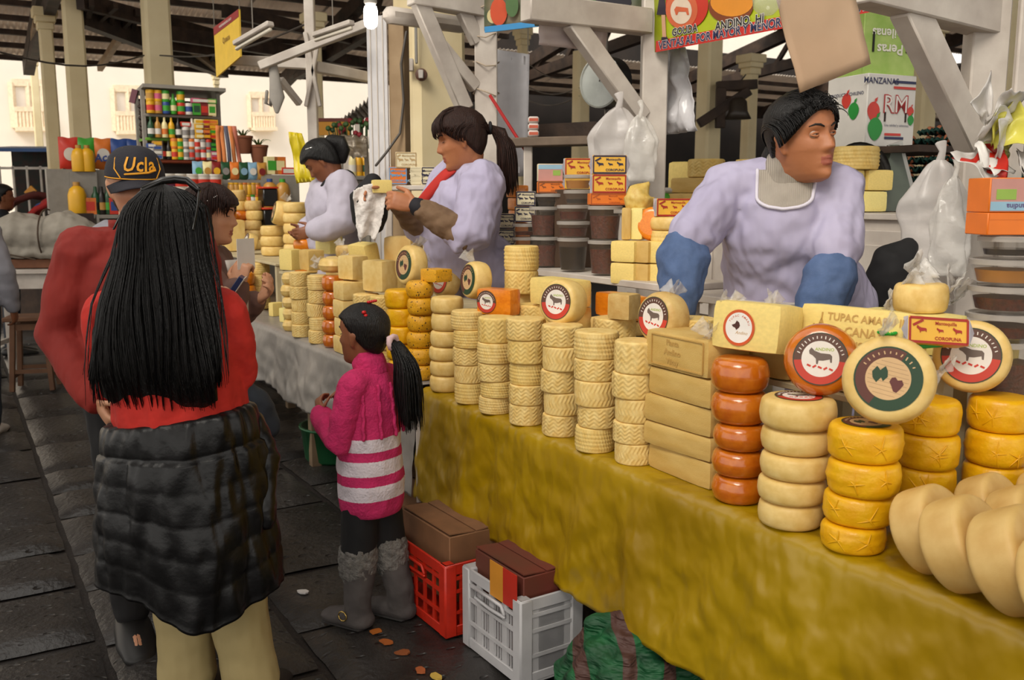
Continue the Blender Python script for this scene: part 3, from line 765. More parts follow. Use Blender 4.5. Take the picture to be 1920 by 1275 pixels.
# big embossed slab
riser(-2.44, -2.08, .56, .80, 1.03, 'low display board carrying the tubs at far right')
rzB = YAW_U+.15
bb = place(BLY[0], 'embossed_block', S(-1.93, .255, 1.155), (.30, .11, .125), 0, 'large pale block embossed with letters, left of the butter box', 'cheese', None, (R(10), 0, rzB))
tm = M()
for tx, sz, z in [('TUPAC AMARU II', .026, .095), ('CANAS', .03, .062), ('CUSCO', .03, .028)]:
    add_text(tm, tx, sz, Matrix.Translation((-.035, .0568, z)) @ Matrix.Rotation(R(180), 4, 'Z') @ Matrix.Rotation(R(90), 4, 'X'), 0, bold=.015)
for a in (0, 1):
    for q in ((-.018, .045), (.0, .085), (.018, .045)): tm.bar((.1+q[0]*.6-.02*a, .0562, .03+.03*a), (.1-.02*a, .0562, q[1]*.4+.04+.03*a), .003, .003)
e2 = tm.build('embossed_mark', EMB, bb); e2.matrix_parent_inverse = Matrix.Diagonal((1/.30, 1/.11, 1/.125, 1))
place(BLK[0], 'block_cheese', S(-1.93, .27, 1.078), (.26, .15, .075), YAW_U, 'plain block supporting the large embossed block', 'cheese')
sb = place(BLY[1], 'block_cheese', S(-1.90, .49, 1.0+.155), (.26, .12, .1), YAW_U+.1, 'pale slab under the bagged half wheel by the tubs', 'cheese')
riser(-2.06, -1.7, .42, .58, 1.155, 'small display board under the pale slab by the tubs')
hw = place(WHL[1], 'half_wheel', S(-1.92, .5, 1.256), (.07, .06, .075), .3, 'half cheese in a crumpled clear bag near the tubs', 'cheese')
for i, w_ in enumerate([(-.06, 0, .05), (.07, 0, .05), (0, .03, .09), (.09, .02, .02), (-.08, .02, .0)]): tuft(hw, hw.location+Vector(w_), .07, 3, 20+i, FILM)
# butter box leaning in front
def butter_panel(m, w_, h_, fr, mi):     # printed front: frame, cows, words
    a, b = mi
    for q in ((0, h_/2, w_, .006), (0, -h_/2, w_, .006)): m.box(fr @ Vector((q[0], q[1], .0008)), (q[2], q[3], .0008), fr.to_3x3(), 0, a)
    for q in (-1, 1): m.box(fr @ Vector((q*w_/2, 0, .0008)), (.005, h_, .0008), fr.to_3x3(), 0, a)
    add_text(m, 'Mantequilla', h_*.2, fr @ Matrix.Translation((w_*.12, h_*.30, .0012)), 0, a, bold=.015)
    add_text(m, 'COROPUNA', h_*.2, fr @ Matrix.Translation((w_*.16, -h_*.33, .0012)), 0, a, bold=.025)
    cow = [(-.42, .30), (-.34, .42), (-.22, .30), (.0, .22), (.34, .20), (.42, .12), (.42, -.12), (.36, -.12), (.34, .0), (.1, -.06), (-.06, -.06), (-.08, -.2), (-.14, -.2), (-.16, .0), (-.28, .12), (-.4, .18)]
    for cx_, k in ((-.3, .5), (.02, .34), (.32, .46)):
        m.poly([(x*h_*k+cx_*w_, y*h_*k-.02*h_) for x, y in cow], .0004, lambda x, y, z: fr @ Vector((x, y, z+.0009)), a)
    m.box(fr @ Vector((-.36*w_, .3*h_, .0009)), (.2*w_, .1*h_, .0006), fr.to_3x3() @ Matrix.Rotation(.5, 3, 'Z'), 0, a)
BXY = mat('yellow_butter_carton', '#e8b23c', .45, var=.05); BXR = plain('#a52a1e'); BXB = plain('#2b2640'); BXC = mat('cream_butter_carton', '#e2d6b4', .5, var=.05); BXO = mat('orange_carton', '#e2761f', .45, var=.06); GREYF = plain('#c9c4cc')
def butter_box(p, rz, dims, label, face=BXY, ink=BXR, end=GREYF, hexa=True, rot=None, group='butter cartons among the jars'):
    root = thing('butter_box', label, 'box', p, rz, group)
    if rot is not None: root.rotation_euler = rot
    w_, d_, h_ = dims; m = M()
    m.box((0, 0, h_/2), (w_, d_, h_), None, .002); 
    if hexa:
        for q in (-1, 1): m.poly([(-d_/2, 0), (d_/2, 0), (d_/2, h_), (-d_/2, h_)], .001, lambda x, y, z, q=q: Vector((q*(w_/2+z), x, y)), 1); m.add([(q*w_/2, -d_/2, 0), (q*w_/2, -d_/2, h_), (q*(w_/2+.014), -d_/2+.004, h_/2)], [(0, 1, 2), (2, 1, 0)], 1)
    m.build('carton', [face, end], root, smooth=False)
    pm = M(); butter_panel(pm, w_*.94, h_*.9, Matrix.Translation((0, -d_/2-.0004, h_/2)) @ Matrix.Rotation(R(90), 4, 'X'), (0, 0))
    pm.build('printed_front', ink, root, smooth=False); return root
butter_box(S(-2.10, .30, 1.208), 0, (.145, .06, .062), 'yellow and red butter carton leaning above the middle yellow stack', rot=(R(-14), R(4), R(2)))
rb = M()
for k in range(14):
    a = k*.5; rb.tube([(.0, 0, 0), (.02*math.cos(a), .02*math.sin(a), .012)], .003, 5)
rb.tube([(.0, 0, 0), (.03, -.004, -.014), (.07, -.004, -.02), (.13, 0, -.016)], .007, 6)
tag(rb.build('green_ribbon', mat('green_ribbon', '#1f9a2e', .4), None, S(-2.04, .215, 1.225)), 'bright green ribbon lying under the butter carton', 'ribbon')
# ================================================================ people
SKIN1 = mat('brown_skin', '#b4764f', .5, col2='#a36440', nscale=9, sss=.12, bump=.05, bscale=120)
SKIN2 = mat('light_skin', '#cf9a78', .5, col2='#bd8362', nscale=9, sss=.12, bump=.05, bscale=120)
SKIN3 = mat('dark_tan_skin', '#8f5a3c', .5, col2='#7d4a30', nscale=9, sss=.1)
LIP = mat('lip', '#9c5542', .45, var=.05)
HAIRB = mat('black_hair', '#0b0807', .42, var=.3, nscale=6, bump=.6, bscale=8, stretch=(40, 40, 3), spec=.42)
HAIRN = mat('dark_brown_hair', '#33190f', .5, col2='#1c0d08', nscale=6, bump=.6, bscale=8, stretch=(40, 40, 3), spec=.3)
HAIRG = mat('grey_brown_hair', '#4a3d33', .5, var=.3, bump=.5, bscale=30)
EYEW = plain('#b0a398', .3); IRIS = plain('#1a0f0a', .2); BROWM = plain('#140d0a', .7)
HP = [(-.115, .058, .0, .012), (-.107, .078, -.012, .030), (-.092, .087, -.03, .043), (-.075, .087, -.048, .052), (-.055, .088, -.064, .060), (-.035, .088, -.078, .066), (-.012, .088, -.088, .070), (.01, .086, -.095, .073), (.03, .089, -.098, .075), (.05, .090, -.097, .076), (.07, .084, -.090, .072), (.09, .066, -.072, .060), (.105, .042, -.045, .041), (.113, .018, -.02, .02), (.115, .004, -.004, .005)]
def hp(z):
    for i in range(len(HP)-1):
        a, b = HP[i], HP[i+1]
        if a[0] <= z <= b[0]:
            t = (z-a[0])/(b[0]-a[0]); return [lerp(a[k], b[k], t) for k in (1, 2, 3)]
    return list(HP[0][1:]) if z < HP[0][0] else list(HP[-1][1:])
def head_pt(a, z):
    f, bk, w_ = hp(z); sx, cy = math.sin(a), math.cos(a)
    x = w_*sx; y = (f*abs(cy)**(1.0 if z < -.03 else .88) if cy > 0 else -abs(bk)*abs(cy)**.95)
    if cy > 0:
        g = lambda d, s_: math.exp(-(d/s_)**2)
        if -.045 < z < .035:
            amp = .004+.020*max(0, (.02-z)/.045) if z > -.026 else .024*max(0, (z+.042)/.016)
            y += min(.025, amp)*g(x, .0085+.006*max(0, (.01-z)/.04))
            y += .006*g(abs(x)-.014, .007)*g(z+.028, .008)
        y -= .010*g(abs(x)-.031, .015)*g(z-.010, .010)
        y += .005*g(abs(x)-.030, .02)*g(z-.030, .008)
        y += .005*g(abs(x)-.042, .018)*g(z+.022, .02)
        lw = g(x, .021)
        y += .0065*lw*g(z+.052, .0055)+.007*lw*g(z+.066, .006)-.004*g(x, .02)*g(z+.059, .003)-.003*lw*g(z+.078, .006)
        y += .006*g(x, .016)*g(z+.1, .012)
    return Vector((x, y, z))
def add_head(m, X, n=56, k=60):
    zs = [-.115+.23*(.5-.5*math.cos(math.pi*j/(k-1)))*.6+.23*(j/(k-1))*.4 for j in range(k)]
    m.grid(n, k, lambda u_, v_: X @ head_pt(u_*2*math.pi, min(.115, zs[round(v_*(k-1))])), closeu=True)
    b0 = len(m.v)
    m.f.append(tuple(range(b0-n*k, b0-n*k+n))[::-1]); m.m.append(0); m.f.append(tuple(range(b0-n, b0))); m.m.append(0)
    for sd in (-1, 1):
        m.tube([X @ Vector((sd*.073, .004, -.032)), X @ Vector((sd*.078, .0, -.01)), X @ Vector((sd*.080, -.006, .012)), X @ Vector((sd*.077, -.004, .024))], [(.006, .008), (.008, .013), (.009, .018), (.007, .012)], 10, ref=X.to_3x3() @ Vector((1, 0, 0)))
def add_hair(m, X, line, thick, low=-.115, n=60, k=52, depth=.014):
    def fn(u_, v_):
        z = -.115+.23*v_; a = u_*2*math.pi; p = head_pt(a, max(-.114, min(.1145, z)))
        f = line(p.x, p.y, p.z); q = max(0, min(1, f/.018)); th = thick(p.x, p.y, p.z) if callable(thick) else thick
        th *= 1+.25*nz(a*5, z*12, 3)
        d = lerp(-depth, th, q*q*(3-2*q)); c = Vector((0, -.005, min(.05, max(-.03, p.z*.5)))); r = (p-c).normalized()
        return X @ (p+r*d)
    m.grid(n, k, fn, closeu=True); b0 = len(m.v)
    m.f.append(tuple(range(b0-n*k, b0-n*k+n))[::-1]); m.m.append(0); m.f.append(tuple(range(b0-n, b0))); m.m.append(0)
def line_std(off=0., side=2.0): return lambda x, y, z: z-.055+off+max(0, .045-y)*side
def add_hand(m, w, d, nrm, k=1., curl=(.5, .5, .55, .6), thumb=1, spread=.0, tcurl=.3):
    """w wrist, d pointing direction, nrm palm side; thumb=+1 puts thumb on d x nrm side"""
    w = Vector(w); d = Vector(d).normalized(); nrm = Vector(nrm); nrm = (nrm-d*nrm.dot(d)).normalized(); sd = d.cross(nrm)*thumb
    m.tube([w-d*.03*k, w, w+d*.03*k, w+d*.06*k, w+d*.085*k], [(.024*k, .019*k), (.026*k, .018*k), (.036*k, .017*k), (.040*k, .016*k), (.038*k, .013*k)], 12, ref=sd)
    for i, (o, L) in enumerate([(.030, .072), (.010, .080), (-.010, .074), (-.029, .058)]):
        p = w+d*.078*k+sd*o*k; a = 0; pts = [p]; dd = d+sd*(spread*(o/.03)); dd.normalize()
        for s_, f in ((.42, 1.0), (.32, 1.25), (.26, .9)):
            a += curl[i]*f; v = dd*math.cos(a)+nrm*math.sin(a); p = p+v*L*s_*k; pts.append(p)
        m.tube(pts, [.0092*k, .0088*k, .008*k, .0068*k], 8)
    p = w+d*.022*k+sd*.030*k; v0 = (d*.62+sd*.68+nrm*.3).normalized(); v1 = (d*.85+sd*.3+nrm*(.3+tcurl)).normalized()
    m.tube([p-v0*.015*k, p+v0*.032*k, p+v0*.032*k+v1*.03*k, p+v0*.032*k+v1*.03*k+(v1+nrm*tcurl*.6).normalized()*.024*k], [.0125*k, .0108*k, .0095*k, .0078*k], 8)
def add_foot(m, ank, d, k=1., r=.04):
    d = Vector(d).normalized(); a = Vector(ank)
    m.tube([a-d*.05*k+Vector((0, 0, -.05*k)), a+d*.02*k+Vector((0, 0, -.045*k)), a+d*.1*k+Vector((0, 0, -.06*k)), a+d*.17*k+Vector((0, 0, -.068*k))], [(r*.9, .032*k), (r, .04*k), (r*1.05, .03*k), (r*.8, .02*k)], 12, ref=d.cross(Vector((0, 0, 1))))
class Person:
    def __init__(s, label, loc, yaw, h=1.6, stout=1.0, skin=None, voxel=.006, group=None):
        s.loc = Vector(loc); s.yaw = yaw; s.h = h; s.k = h/1.6; s.st = stout; s.label = label; s.skin = skin or SKIN1; s.vox = voxel; s.group = group
        s.inv = (Matrix.Translation(s.loc) @ Matrix.Rotation(yaw, 4, 'Z')).inverted(); k = s.k
        J = s.J = {}
        J['pel'] = (0, 0, .86); J['wai'] = (0, .005, 1.0); J['che'] = (0, 0, 1.16); J['nek'] = (0, -.015, 1.32); J['hed'] = (0, .015, 1.475)
        for q, n in ((-1, 'L'), (1, 'R')):
            J['sh'+n] = (q*.165, -.01, 1.275); J['el'+n] = (q*.205, -.03, 1.03); J['wr'+n] = (q*.20, .04, .82); J['hp'+n] = (q*.085, 0, .83); J['kn'+n] = (q*.09, .015, .46); J['an'+n] = (q*.09, -.01, .08)
        for q in J: J[q] = Vector(J[q])*k
        s.hy = 0; s.hpit = 0; s.hrol = 0; s.hk = k; s.hand = {'L': None, 'R': None}; s.drop = {}
    def L(s, w): return s.inv @ Vector(w)
    def X(s):
        return Matrix.Translation(s.J['hed']) @ Matrix.Rotation(s.hy, 4, 'Z') @ Matrix.Rotation(s.hpit, 4, 'X') @ Matrix.Rotation(s.hrol, 4, 'Y') @ Matrix.Scale(s.hk, 4)
    def torso(s, m, inf=0., lo='pel', flare=0., collar=.06):
        J, k, st = s.J, s.k, s.st; g = inf
        ax = (J['shR']-J['shL']).normalized()
        pts = [J['pel']-Vector((0, 0, .03*k)), J['pel'].lerp(J['wai'], .5), J['wai'], J['che'], J['che'].lerp(J['nek'], .5), J['nek'].lerp(J['che'], .22), J['nek']]
        hw = (J['shR']-J['shL']).length/2
        rd = [(.165*k*st+g+flare, .118*k*st+g+flare), (.155*k*st+g+flare*.6, .115*k*st+g), (.145*k*st+g, .108*k*st+g), (max(.15*k*st, hw*.92)+g, .118*k*st+g), (hw*.98+g, .10*k*st+g), (hw*.62+g*.8, .075*k*st+g*.8), (collar*k+g*.5, collar*k+g*.5)]
        m.tube(pts, rd, 20, ref=ax)
        for q in 'LR': m.tube([J['nek'].lerp(J['che'], .3), J['sh'+q]], [.055*k+g, .056*k*st+g], 12)
    def arm(s, m, q, inf=0., to=1.0, r=(.056, .045, .032), cut=None):
        J, k = s.J, s.k; a, b, c = J['sh'+q], J['el'+q], J['wr'+q]
        if to < 0: b = a.lerp(b, 1+to)
        st = .5+.5*s.st
        pts = [a, a.lerp(b, .5), b]; rd = [r[0]*k*st+inf, (r[0]*.55+r[1]*.45)*k*st+inf, r[1]*k*st+inf]
        if to > 0: pts += [b.lerp(c, .5*to), b.lerp(c, to)]; rd += [lerp(r[1], r[2], .5*to)*k*st+inf, lerp(r[1], r[2], to)*k+inf]
        m.tube(pts, rd, 14)
    def leg(s, m, q, inf=0., to=1.0, r=(.088, .06, .042), bell=0.):
        J, k = s.J, s.k; a, b, c = J['hp'+q], J['kn'+q], J['an'+q]; st = .4+.6*s.st
        m.tube([a, a.lerp(b, .5), b, b.lerp(c, .5*to), b.lerp(c, to)], [r[0]*k*st+inf, (r[0]*.5+r[1]*.5)*k*st+inf, r[1]*k+inf, (r[1]*.55+r[2]*.45)*k+inf+bell*.5, r[2]*k+inf+bell], 14)
    def body(s, legs=True, neck=.052):
        m = M(); add_head(m, s.X()); J, k = s.J, s.k
        hb = s.X() @ Vector((0, -.022, -.06))
        m.tube([J['nek']-Vector((0, 0, .03*k)), J['nek'].lerp(hb, .5), hb], [neck*k*1.05, neck*k, neck*k*1.02], 16)
        s.torso(m, -.004)
        for q in 'LR':
            s.arm(m, q); J_ = s.J
            hd = s.hand[q]
            if hd is None: hd = dict(d=(J['wr'+q]-J['el'+q]), n=Vector((-1 if q == 'R' else 1, .2, 0)), curl=(.35, .4, .45, .5))
            d = Vector(hd['d']); n_ = Vector(hd['n'])
            th = hd.get('thumb', 1 if (q == 'R') else -1)
            add_hand(m, J['wr'+q], d, n_, k*hd.get('k', 1), hd.get('curl', (.4, .4, .4, .5)), th, hd.get('spread', .05), hd.get('tcurl', .3))
            s.leg(m, q, -.004); add_foot(m, J['an'+q], (0, 1, 0), k)
        Xi = s.X()
        def post(o, me, Xi=Xi):
            inv = Xi.inverted()
            for p in me.polygons:
                c = inv @ p.center
                if c.y > .07 and abs(c.x) < .022 and -.072+8*c.x*c.x < c.z < -.048-4*c.x*c.x: p.material_index = 1
        s.o = remesh(m, 'person', [s.skin, LIP], None, s.vox, 1, loc=s.loc, rz=s.yaw, post=post)
        tag(s.o, s.label, 'person', s.group); return s.o
    def wear(s, name, m, mt, vox=.008, smooth=4, disp=.012, dscale=.07, label=None, zmin=None, post=None):
        def clip(o, me):
            if zmin is not None:
                for v in me.vertices:
                    if v.co.z < zmin: v.co.z = zmin+.15*(v.co.z-zmin)*.2
            if post: post(o, me)
        o = remesh(m, name, mt, s.o, vox, smooth, disp, dscale, post=clip)
        if label: o['label'] = label
        return o
    def hairpiece(s, m, mt, vox=None, name='hair'):
        if vox: return remesh(m, name, mt, s.o, vox, 1)
        return m.build(name, mt, s.o, smooth='all')
    def face(s, gaze=0., closed=False, brow=BROWM):
        X = s.X()
        for q in (-1, 1):
            if not closed:
                m = M(); c = Vector((q*.031, .0665, .010))
                m.lathe([(.0002, -.0125)]+[(.0125*math.sin(math.pi*i/10), -.0125*math.cos(math.pi*i/10)) for i in range(1, 10)]+[(.0002, .0125)], 16)
                m.xf(X @ Matrix.Translation(c) @ Matrix.Rotation(-gaze, 4, 'Z') @ Matrix.Rotation(R(-90), 4, 'X'))
                e = m.build('eye', EYEW, s.o, smooth='all')
                m2 = M(); m2.lathe([(.0002, .0), (.0058, .0), (.004, .0016), (.0002, .0021)], 14); m2.xf(X @ Matrix.Translation(c) @ Matrix.Rotation(-gaze, 4, 'Z') @ Matrix.Rotation(R(-90), 4, 'X') @ Matrix.Translation((0, 0, .0112)))
                m2.build('iris', IRIS, e, smooth='all')
                lid = M()
                for up in (1, -1):
                    lid.tube([X @ Vector((q*.031+dx, .0665+.0140*math.cos(dx*60)-abs(dx)*.15, .010+up*(.0044 if up > 0 else .0052)*math.cos(dx*95))) for dx in (-.014, -.008, 0, .008, .014)], .0030*s.hk, 8)
                lid.build('eyelid', s.skin, s.o, smooth='all')
            lash = M(); dz = .0005 if closed else .0075
            lash.tube([X @ Vector((q*.031+dx, .0805-abs(dx+q*.004)*.35-(0 if closed else .001), .008+(0 if closed else dz)*math.cos(dx*95)-(.002 if closed else 0))) for dx in (-.013, -.007, 0, .007, .013)], .0013*s.hk, 6)
            lash.build('eyelashes', brow, s.o, smooth='all')
            b = M(); b.tube([X @ (head_pt(math.asin(max(-.99, min(.99, (q*x)/.074))), .03+dz2)+Vector((0, .0008, 0))) for x, dz2 in ((.014, -.002), (.024, .003), (.036, .005), (.048, .001))], [.0022*s.hk, .003*s.hk, .0026*s.hk, .0012*s.hk], 6)
            b.build('eyebrow', brow, s.o, smooth='all')
def shoe(p, q, mt, k=1.0, name='shoe'):
    m = M(); add_foot(m, p.J['an'+q], (0, 1, 0), p.k*1.2*k, .06*p.k)
    return m.build(name, mt, p.o, smooth='all')
RED = mat('red_wool_sweater', '#c4281c', .85, col2='#b02116', nscale=20, bump=.7, bscale=10, bdist=.025, bdetail=3)
KHAKI = mat('khaki_trousers', '#a89668', .8, col2='#9b895b', nscale=4, bump=.7, bscale=8, bdist=.025, bdetail=2)
PUFF = mat('black_quilted_nylon', '#070607', .38, var=.3, nscale=10, bump=.25, bscale=30, spec=.4)
def strands(m, n, path, r=.002, seed=1, ns=14, sides=3):
    rg = random.Random(seed)
    for i in range(n):
        pts = path(rg, i/n, ns)
        if pts: m.tube(pts, [r*(1-.75*(j/(len(pts)-1))**3) for j in range(len(pts))], sides, dome=False)

# ---- long-haired woman, seen from behind
p = Person('woman from behind with long black hair, red sweater and jacket round her waist', (-.985, 2.70, 0), R(-10), 1.57, 1.08, SKIN2, .007)
J = p.J
J['shR'] = p.L(W(418, 592, 2.72)); J['shL'] = p.L(W(205, 588, 2.70)); J['elR'] = p.L(W(443, 695, 2.72)); J['wrR'] = p.L(W(440, 615, 2.93)); J['elL'] = Vector((-.215, .0, 1.0)); J['wrL'] = Vector((-.13, .19, .98))
J['hpL'] = Vector((-.065, 0, .80)); J['hpR'] = Vector((.095, 0, .80)); J['knL'] = Vector((-.045, .02, .45)); J['knR'] = Vector((.13, .02, .45)); J['anL'] = Vector((-.02, 0, .08)); J['anR'] = Vector((.19, .0, .08))
p.hand['R'] = dict(d=(.05, .15, .95), n=(-.9, .2, 0), curl=(.3, .35, .4, .5), spread=.12, k=.95)
p.hpit = R(-4)
p.body()
m = M(); p.torso(m, .018); p.arm(m, 'L', .018, .9); p.arm(m, 'R', .020, .95)
m.tube([J['pel']+Vector((0, 0, .06)), J['wai'], J['che']], [(.205, .165), (.198, .16), (.185, .145)], 20, ref=(1, 0, 0))
p.wear('sweater', m, RED, disp=.02, dscale=.09)
m = M(); p.leg(m, 'L', .016, .98, (.095, .07, .06), .012); p.leg(m, 'R', .016, .98, (.095, .07, .06), .012)
m.tube([J['pel']-Vector((0, 0, .05)), J['pel']+Vector((0, 0, .08))], [(.17, .13), (.16, .12)], 18, ref=(1, 0, 0))
p.wear('trousers', m, KHAKI, disp=.022, dscale=.12)
for q in 'LR': shoe(p, q, plain('#2a2624', .6))
# quilted jacket tied at the waist
m = M(); rows_, cols_ = 6.2, 14
def jk(u_, v_):
    a = u_*2*math.pi; z0 = .915; zb = .40-.045*max(0, math.cos(a-R(-62)))**8+.03*math.sin(a*2)
    z = lerp(z0, zb, v_); rx = lerp(.222, .262, min(1, v_*1.7)**.8); ry = lerp(.172, .212, min(1, v_*1.7))
    rowp = max(0, v_*rows_-1.1)*1.02 if v_ > .18 else 0
    colp = u_*cols_+.18*math.sin(v_*5+u_*9)
    puf = (.42*abs(math.sin(math.pi*rowp))**.35+.95*abs(math.sin(math.pi*colp))**.35 if v_ > .18 else .9*math.sin(math.pi*v_/.18)**.5)
    d = .012*puf-.006+.012*nz(math.cos(a)*3, math.sin(a)*3, z*6)+.012*nz(math.cos(a)*7, math.sin(a)*7, z*10)+.014*math.sin(a*5+1)*v_
    cx_ = .0+.01*v_
    return Vector((cx_+(rx+d)*math.cos(a), .0+(ry+d)*math.sin(a), z+.03*math.cos(a)*(1-v_)))
NJ, NV = 210, 74
m.grid(NJ, NV, jk, closeu=True)
inner = len(m.v); m.grid(NJ, NV, lambda u_, v_: (lambda q: Vector((.01+(q.x-.01)*.9, q.y*.9, q.z+.004)))(jk(u_, v_)), closeu=True)
for i in range(NJ):
    j = (i+1) % NJ; m.f.append((i, j, j+inner, i+inner)[::-1]); m.m.append(0); k_ = (NV-1)*NJ; m.f.append((i+k_, j+k_, j+k_+inner, i+k_+inner)); m.m.append(0)
jo = m.build('waist_jacket', PUFF, p.o, smooth='all'); jo['label'] = 'shiny black quilted jacket tied round the waist'
m = M(); m.tube([(.19, .07, .88), (.235, .05, .78), (.235, .02, .68), (.245, 0, .60)], [(.05, .04), (.055, .045), (.05, .04), (.055, .035)], 14)
remesh(m, 'jacket_sleeve', PUFF, jo, .007, 3, .02, .05)
# hair
hx = J['hed']
hc = [(1.584, -.01, .004, .006), (1.576, -.01, .032, .04), (1.556, -.008, .066, .078), (1.52, -.01, .094, .112), (1.46, -.02, .106, .118), (1.39, -.035, .118, .108), (1.32, -.06, .14, .10), (1.25, -.085, .162, .09), (1.15, -.10, .18, .08), (1.05, -.105, .19, .07), (.985, -.10, .19, .05)]
def hcs(z):
    for i in range(len(hc)-1):
        if hc[i][0] >= z >= hc[i+1][0]:
            t = (hc[i][0]-z)/(hc[i][0]-hc[i+1][0]); return [lerp(hc[i][k], hc[i+1][k], t) for k in (1, 2, 3)]
    return list(hc[-1][1:]) if z < hc[-1][0] else list(hc[0][1:])
hm = M(); hm.tube([(hx.x, y, z) for z, y, a, b in hc], [(a*.93, b*.9) for z, y, a, b in hc], 28, ref=(1, 0, 0))
ho = hm.build('hair', HAIRB, p.o, smooth='all')
def hpath(rg, f, ns):
    ph = rg.uniform(-2.1, 2.1); z1 = rg.uniform(.96, 1.05)+(.06 if abs(ph) > 1.2 else 0); jt = rg.uniform(.95, 1.05); cl = round(ph*7)/7
    out = []
    if rg.random() < .035: jt = 1.16
    for j in range(ns):
        t = j/(ns-1); z = 1.584-(1.584-z1)*(t**1.25); y, a, b = hcs(z); q = lerp(ph, cl, t*t*.75)
        w_ = .008*math.sin(t*9+ph*5)*t+.014*nz(cl*4, t*2.5, 1)*t
        out.append(Vector((hx.x+math.sin(q)*a*jt*(1+.03*t)+w_, y-math.cos(q)*b*jt-.004, z)))
    return out
sm = M(); strands(sm, 1300, hpath, .0026, 4, 16)
so = sm.build('hair_strands', HAIRB, ho, smooth='all'); so['kind'] = 'stuff'
# sunglasses pushed up on her head
SHADES = plain('#141210', .2)
g = M(); zc = 1.583
g.tube([(-.085, .02, zc-.012), (-.04, .045, zc+.014), (0, .05, zc+.018), (.04, .045, zc+.014), (.085, .02, zc-.012)], [(.012, .008)]*5, 8)
for q in (-1, 1): g.tube([(q*.088, .018, zc-.012), (q*.112, -.04, zc-.06), (q*.120, -.085, zc-.12)], .0035, 6)
tag(g.build('sunglasses', SHADES, None, p.loc, p.yaw, smooth='all'), 'dark sunglasses pushed up on the long-haired woman\'s head', 'sunglasses')

# ---- man with cap
p = Person('older man in dark cap and brick-red shirt facing the long-haired woman', (-1.275, 3.20, 0), R(208), 1.72, 1.12, SKIN2, .0065)
J = p.J; p.hpit = R(-6)
J['elR'] = Vector((.265, -.045, 1.09)); J['wrR'] = Vector((.17, .14, .89))
p.body()
p.face(closed=True, brow=HAIRG)
BRICK = mat('brick_red_shirt', '#8f2419', .8, col2='#7f1e15', nscale=8, bump=.8, bscale=9, bdist=.03, bdetail=3, stretch=(1, 1, .6))
m = M(); p.torso(m, .022, collar=.068); p.arm(m, 'L', .022, .95); p.arm(m, 'R', .024, .95)
m.tube([J['pel']-Vector((0, 0, .05)), J['wai'], J['che']], [(.20, .15), (.205, .165), (.205, .155)], 20, ref=(1, 0, 0))
p.wear('shirt', m, BRICK, disp=.022, dscale=.1)
m = M()
for q in (-1, 1): m.sheet(8, 5, lambda u_, v_, q=q: J['nek']+Vector((q*(.012+.075*math.sin(u_*2.4)), .075*math.cos(u_*2.4)+.0-.02*v_, .055-.05*v_-.02*u_*0)), .006)
p_c = m.build('shirt_collar', BRICK, p.o, smooth='all')
m = M(); p.leg(m, 'L', .02); p.leg(m, 'R', .02); m.tube([J['pel']-Vector((0, 0, .05)), J['pel']+Vector((0, 0, .1))], [(.18, .13), (.175, .13)], 18, ref=(1, 0, 0))
p.wear('trousers', m, mat('black_trousers', '#151314', .8, var=.2), disp=.02, dscale=.12)
for q in 'LR': shoe(p, q, plain('#1c1a19', .5))
X = p.X(); m = M(); add_hair(m, X, lambda x, y, z: z*0+(.02-y)*1.2-.012+z*.2, .006); p.hairpiece(m, HAIRG)
CAPM = mat('navy_cap_cloth', '#23222a', .85, var=.15, bump=.2, bscale=200); GOLD = plain('#e8a021', .6)
cap = thing('baseball_cap', 'dark baseball cap with yellow script and yellow piping on the man', 'cap', p.loc, p.yaw)
m = M()
def capfn(u_, v_):
    a = u_*2*math.pi; el = v_*math.pi/2; f = 1.0+.02*abs(math.sin(a*3))*0
    return X @ Vector((.089*math.cos(a)*math.cos(el)**.75, -.004+.108*math.sin(a)*math.cos(el)**.75, .028+.098*math.sin(el)))
m.grid(48, 16, capfn, closeu=True); m.f.append(tuple(range(48))[::-1]); m.m.append(0)
m.build('crown', CAPM, cap, smooth='all')
m = M(); m.sheet(20, 8, lambda u_, v_: X @ Vector(((u_-.5)*.172*(1-.12*v_), .088*math.sqrt(max(0, 1-((u_-.5)*1.9)**2))+.075*v_*math.sqrt(max(.02, 1-((u_-.5)*1.95)**2)), .034-.022*v_-.03*((u_-.5)*2)**2)), .004)
m.build('brim', CAPM, cap, smooth='all')
m = M(); 
for sg in (-1, 1): m.tube([X @ Vector((sg*.052, .085, .034)), X @ Vector((sg*.066, .065, .060)), X @ Vector((sg*.060, .045, .090)), X @ Vector((sg*.035, .02, .118))], .0022, 6)
m.tube([capfn(lerp(.02, .48, i/18), .02)+Vector((0, 0, 0)) for i in range(19)], .002, 6)
m.build('piping', GOLD, cap, smooth='all')
m = M(); vs_, fs_ = text_geo('Ucla', .058, .02, .25, 1.08)
def oncap(x, y):
    a = math.pi/2-x/.1; z = .062+y; el = math.asin(max(0, min(.99, (z-.028)/.098))); 
    return X @ Vector((.0925*math.cos(a)*math.cos(el)**.75, -.004+.1125*math.sin(a)*math.cos(el)**.75, z+.0035))
m.add([oncap(-x, y+.008) for x, y, _ in vs_], fs_)
m.tube([oncap(-x, y) for x, y in ((-.045, -.020), (-.01, -.017), (.03, -.014), (.058, -.008), (.056, .002))], [.003, .0035, .0035, .003, .002], 6)
m.build('lettering', GOLD, cap, smooth=False)

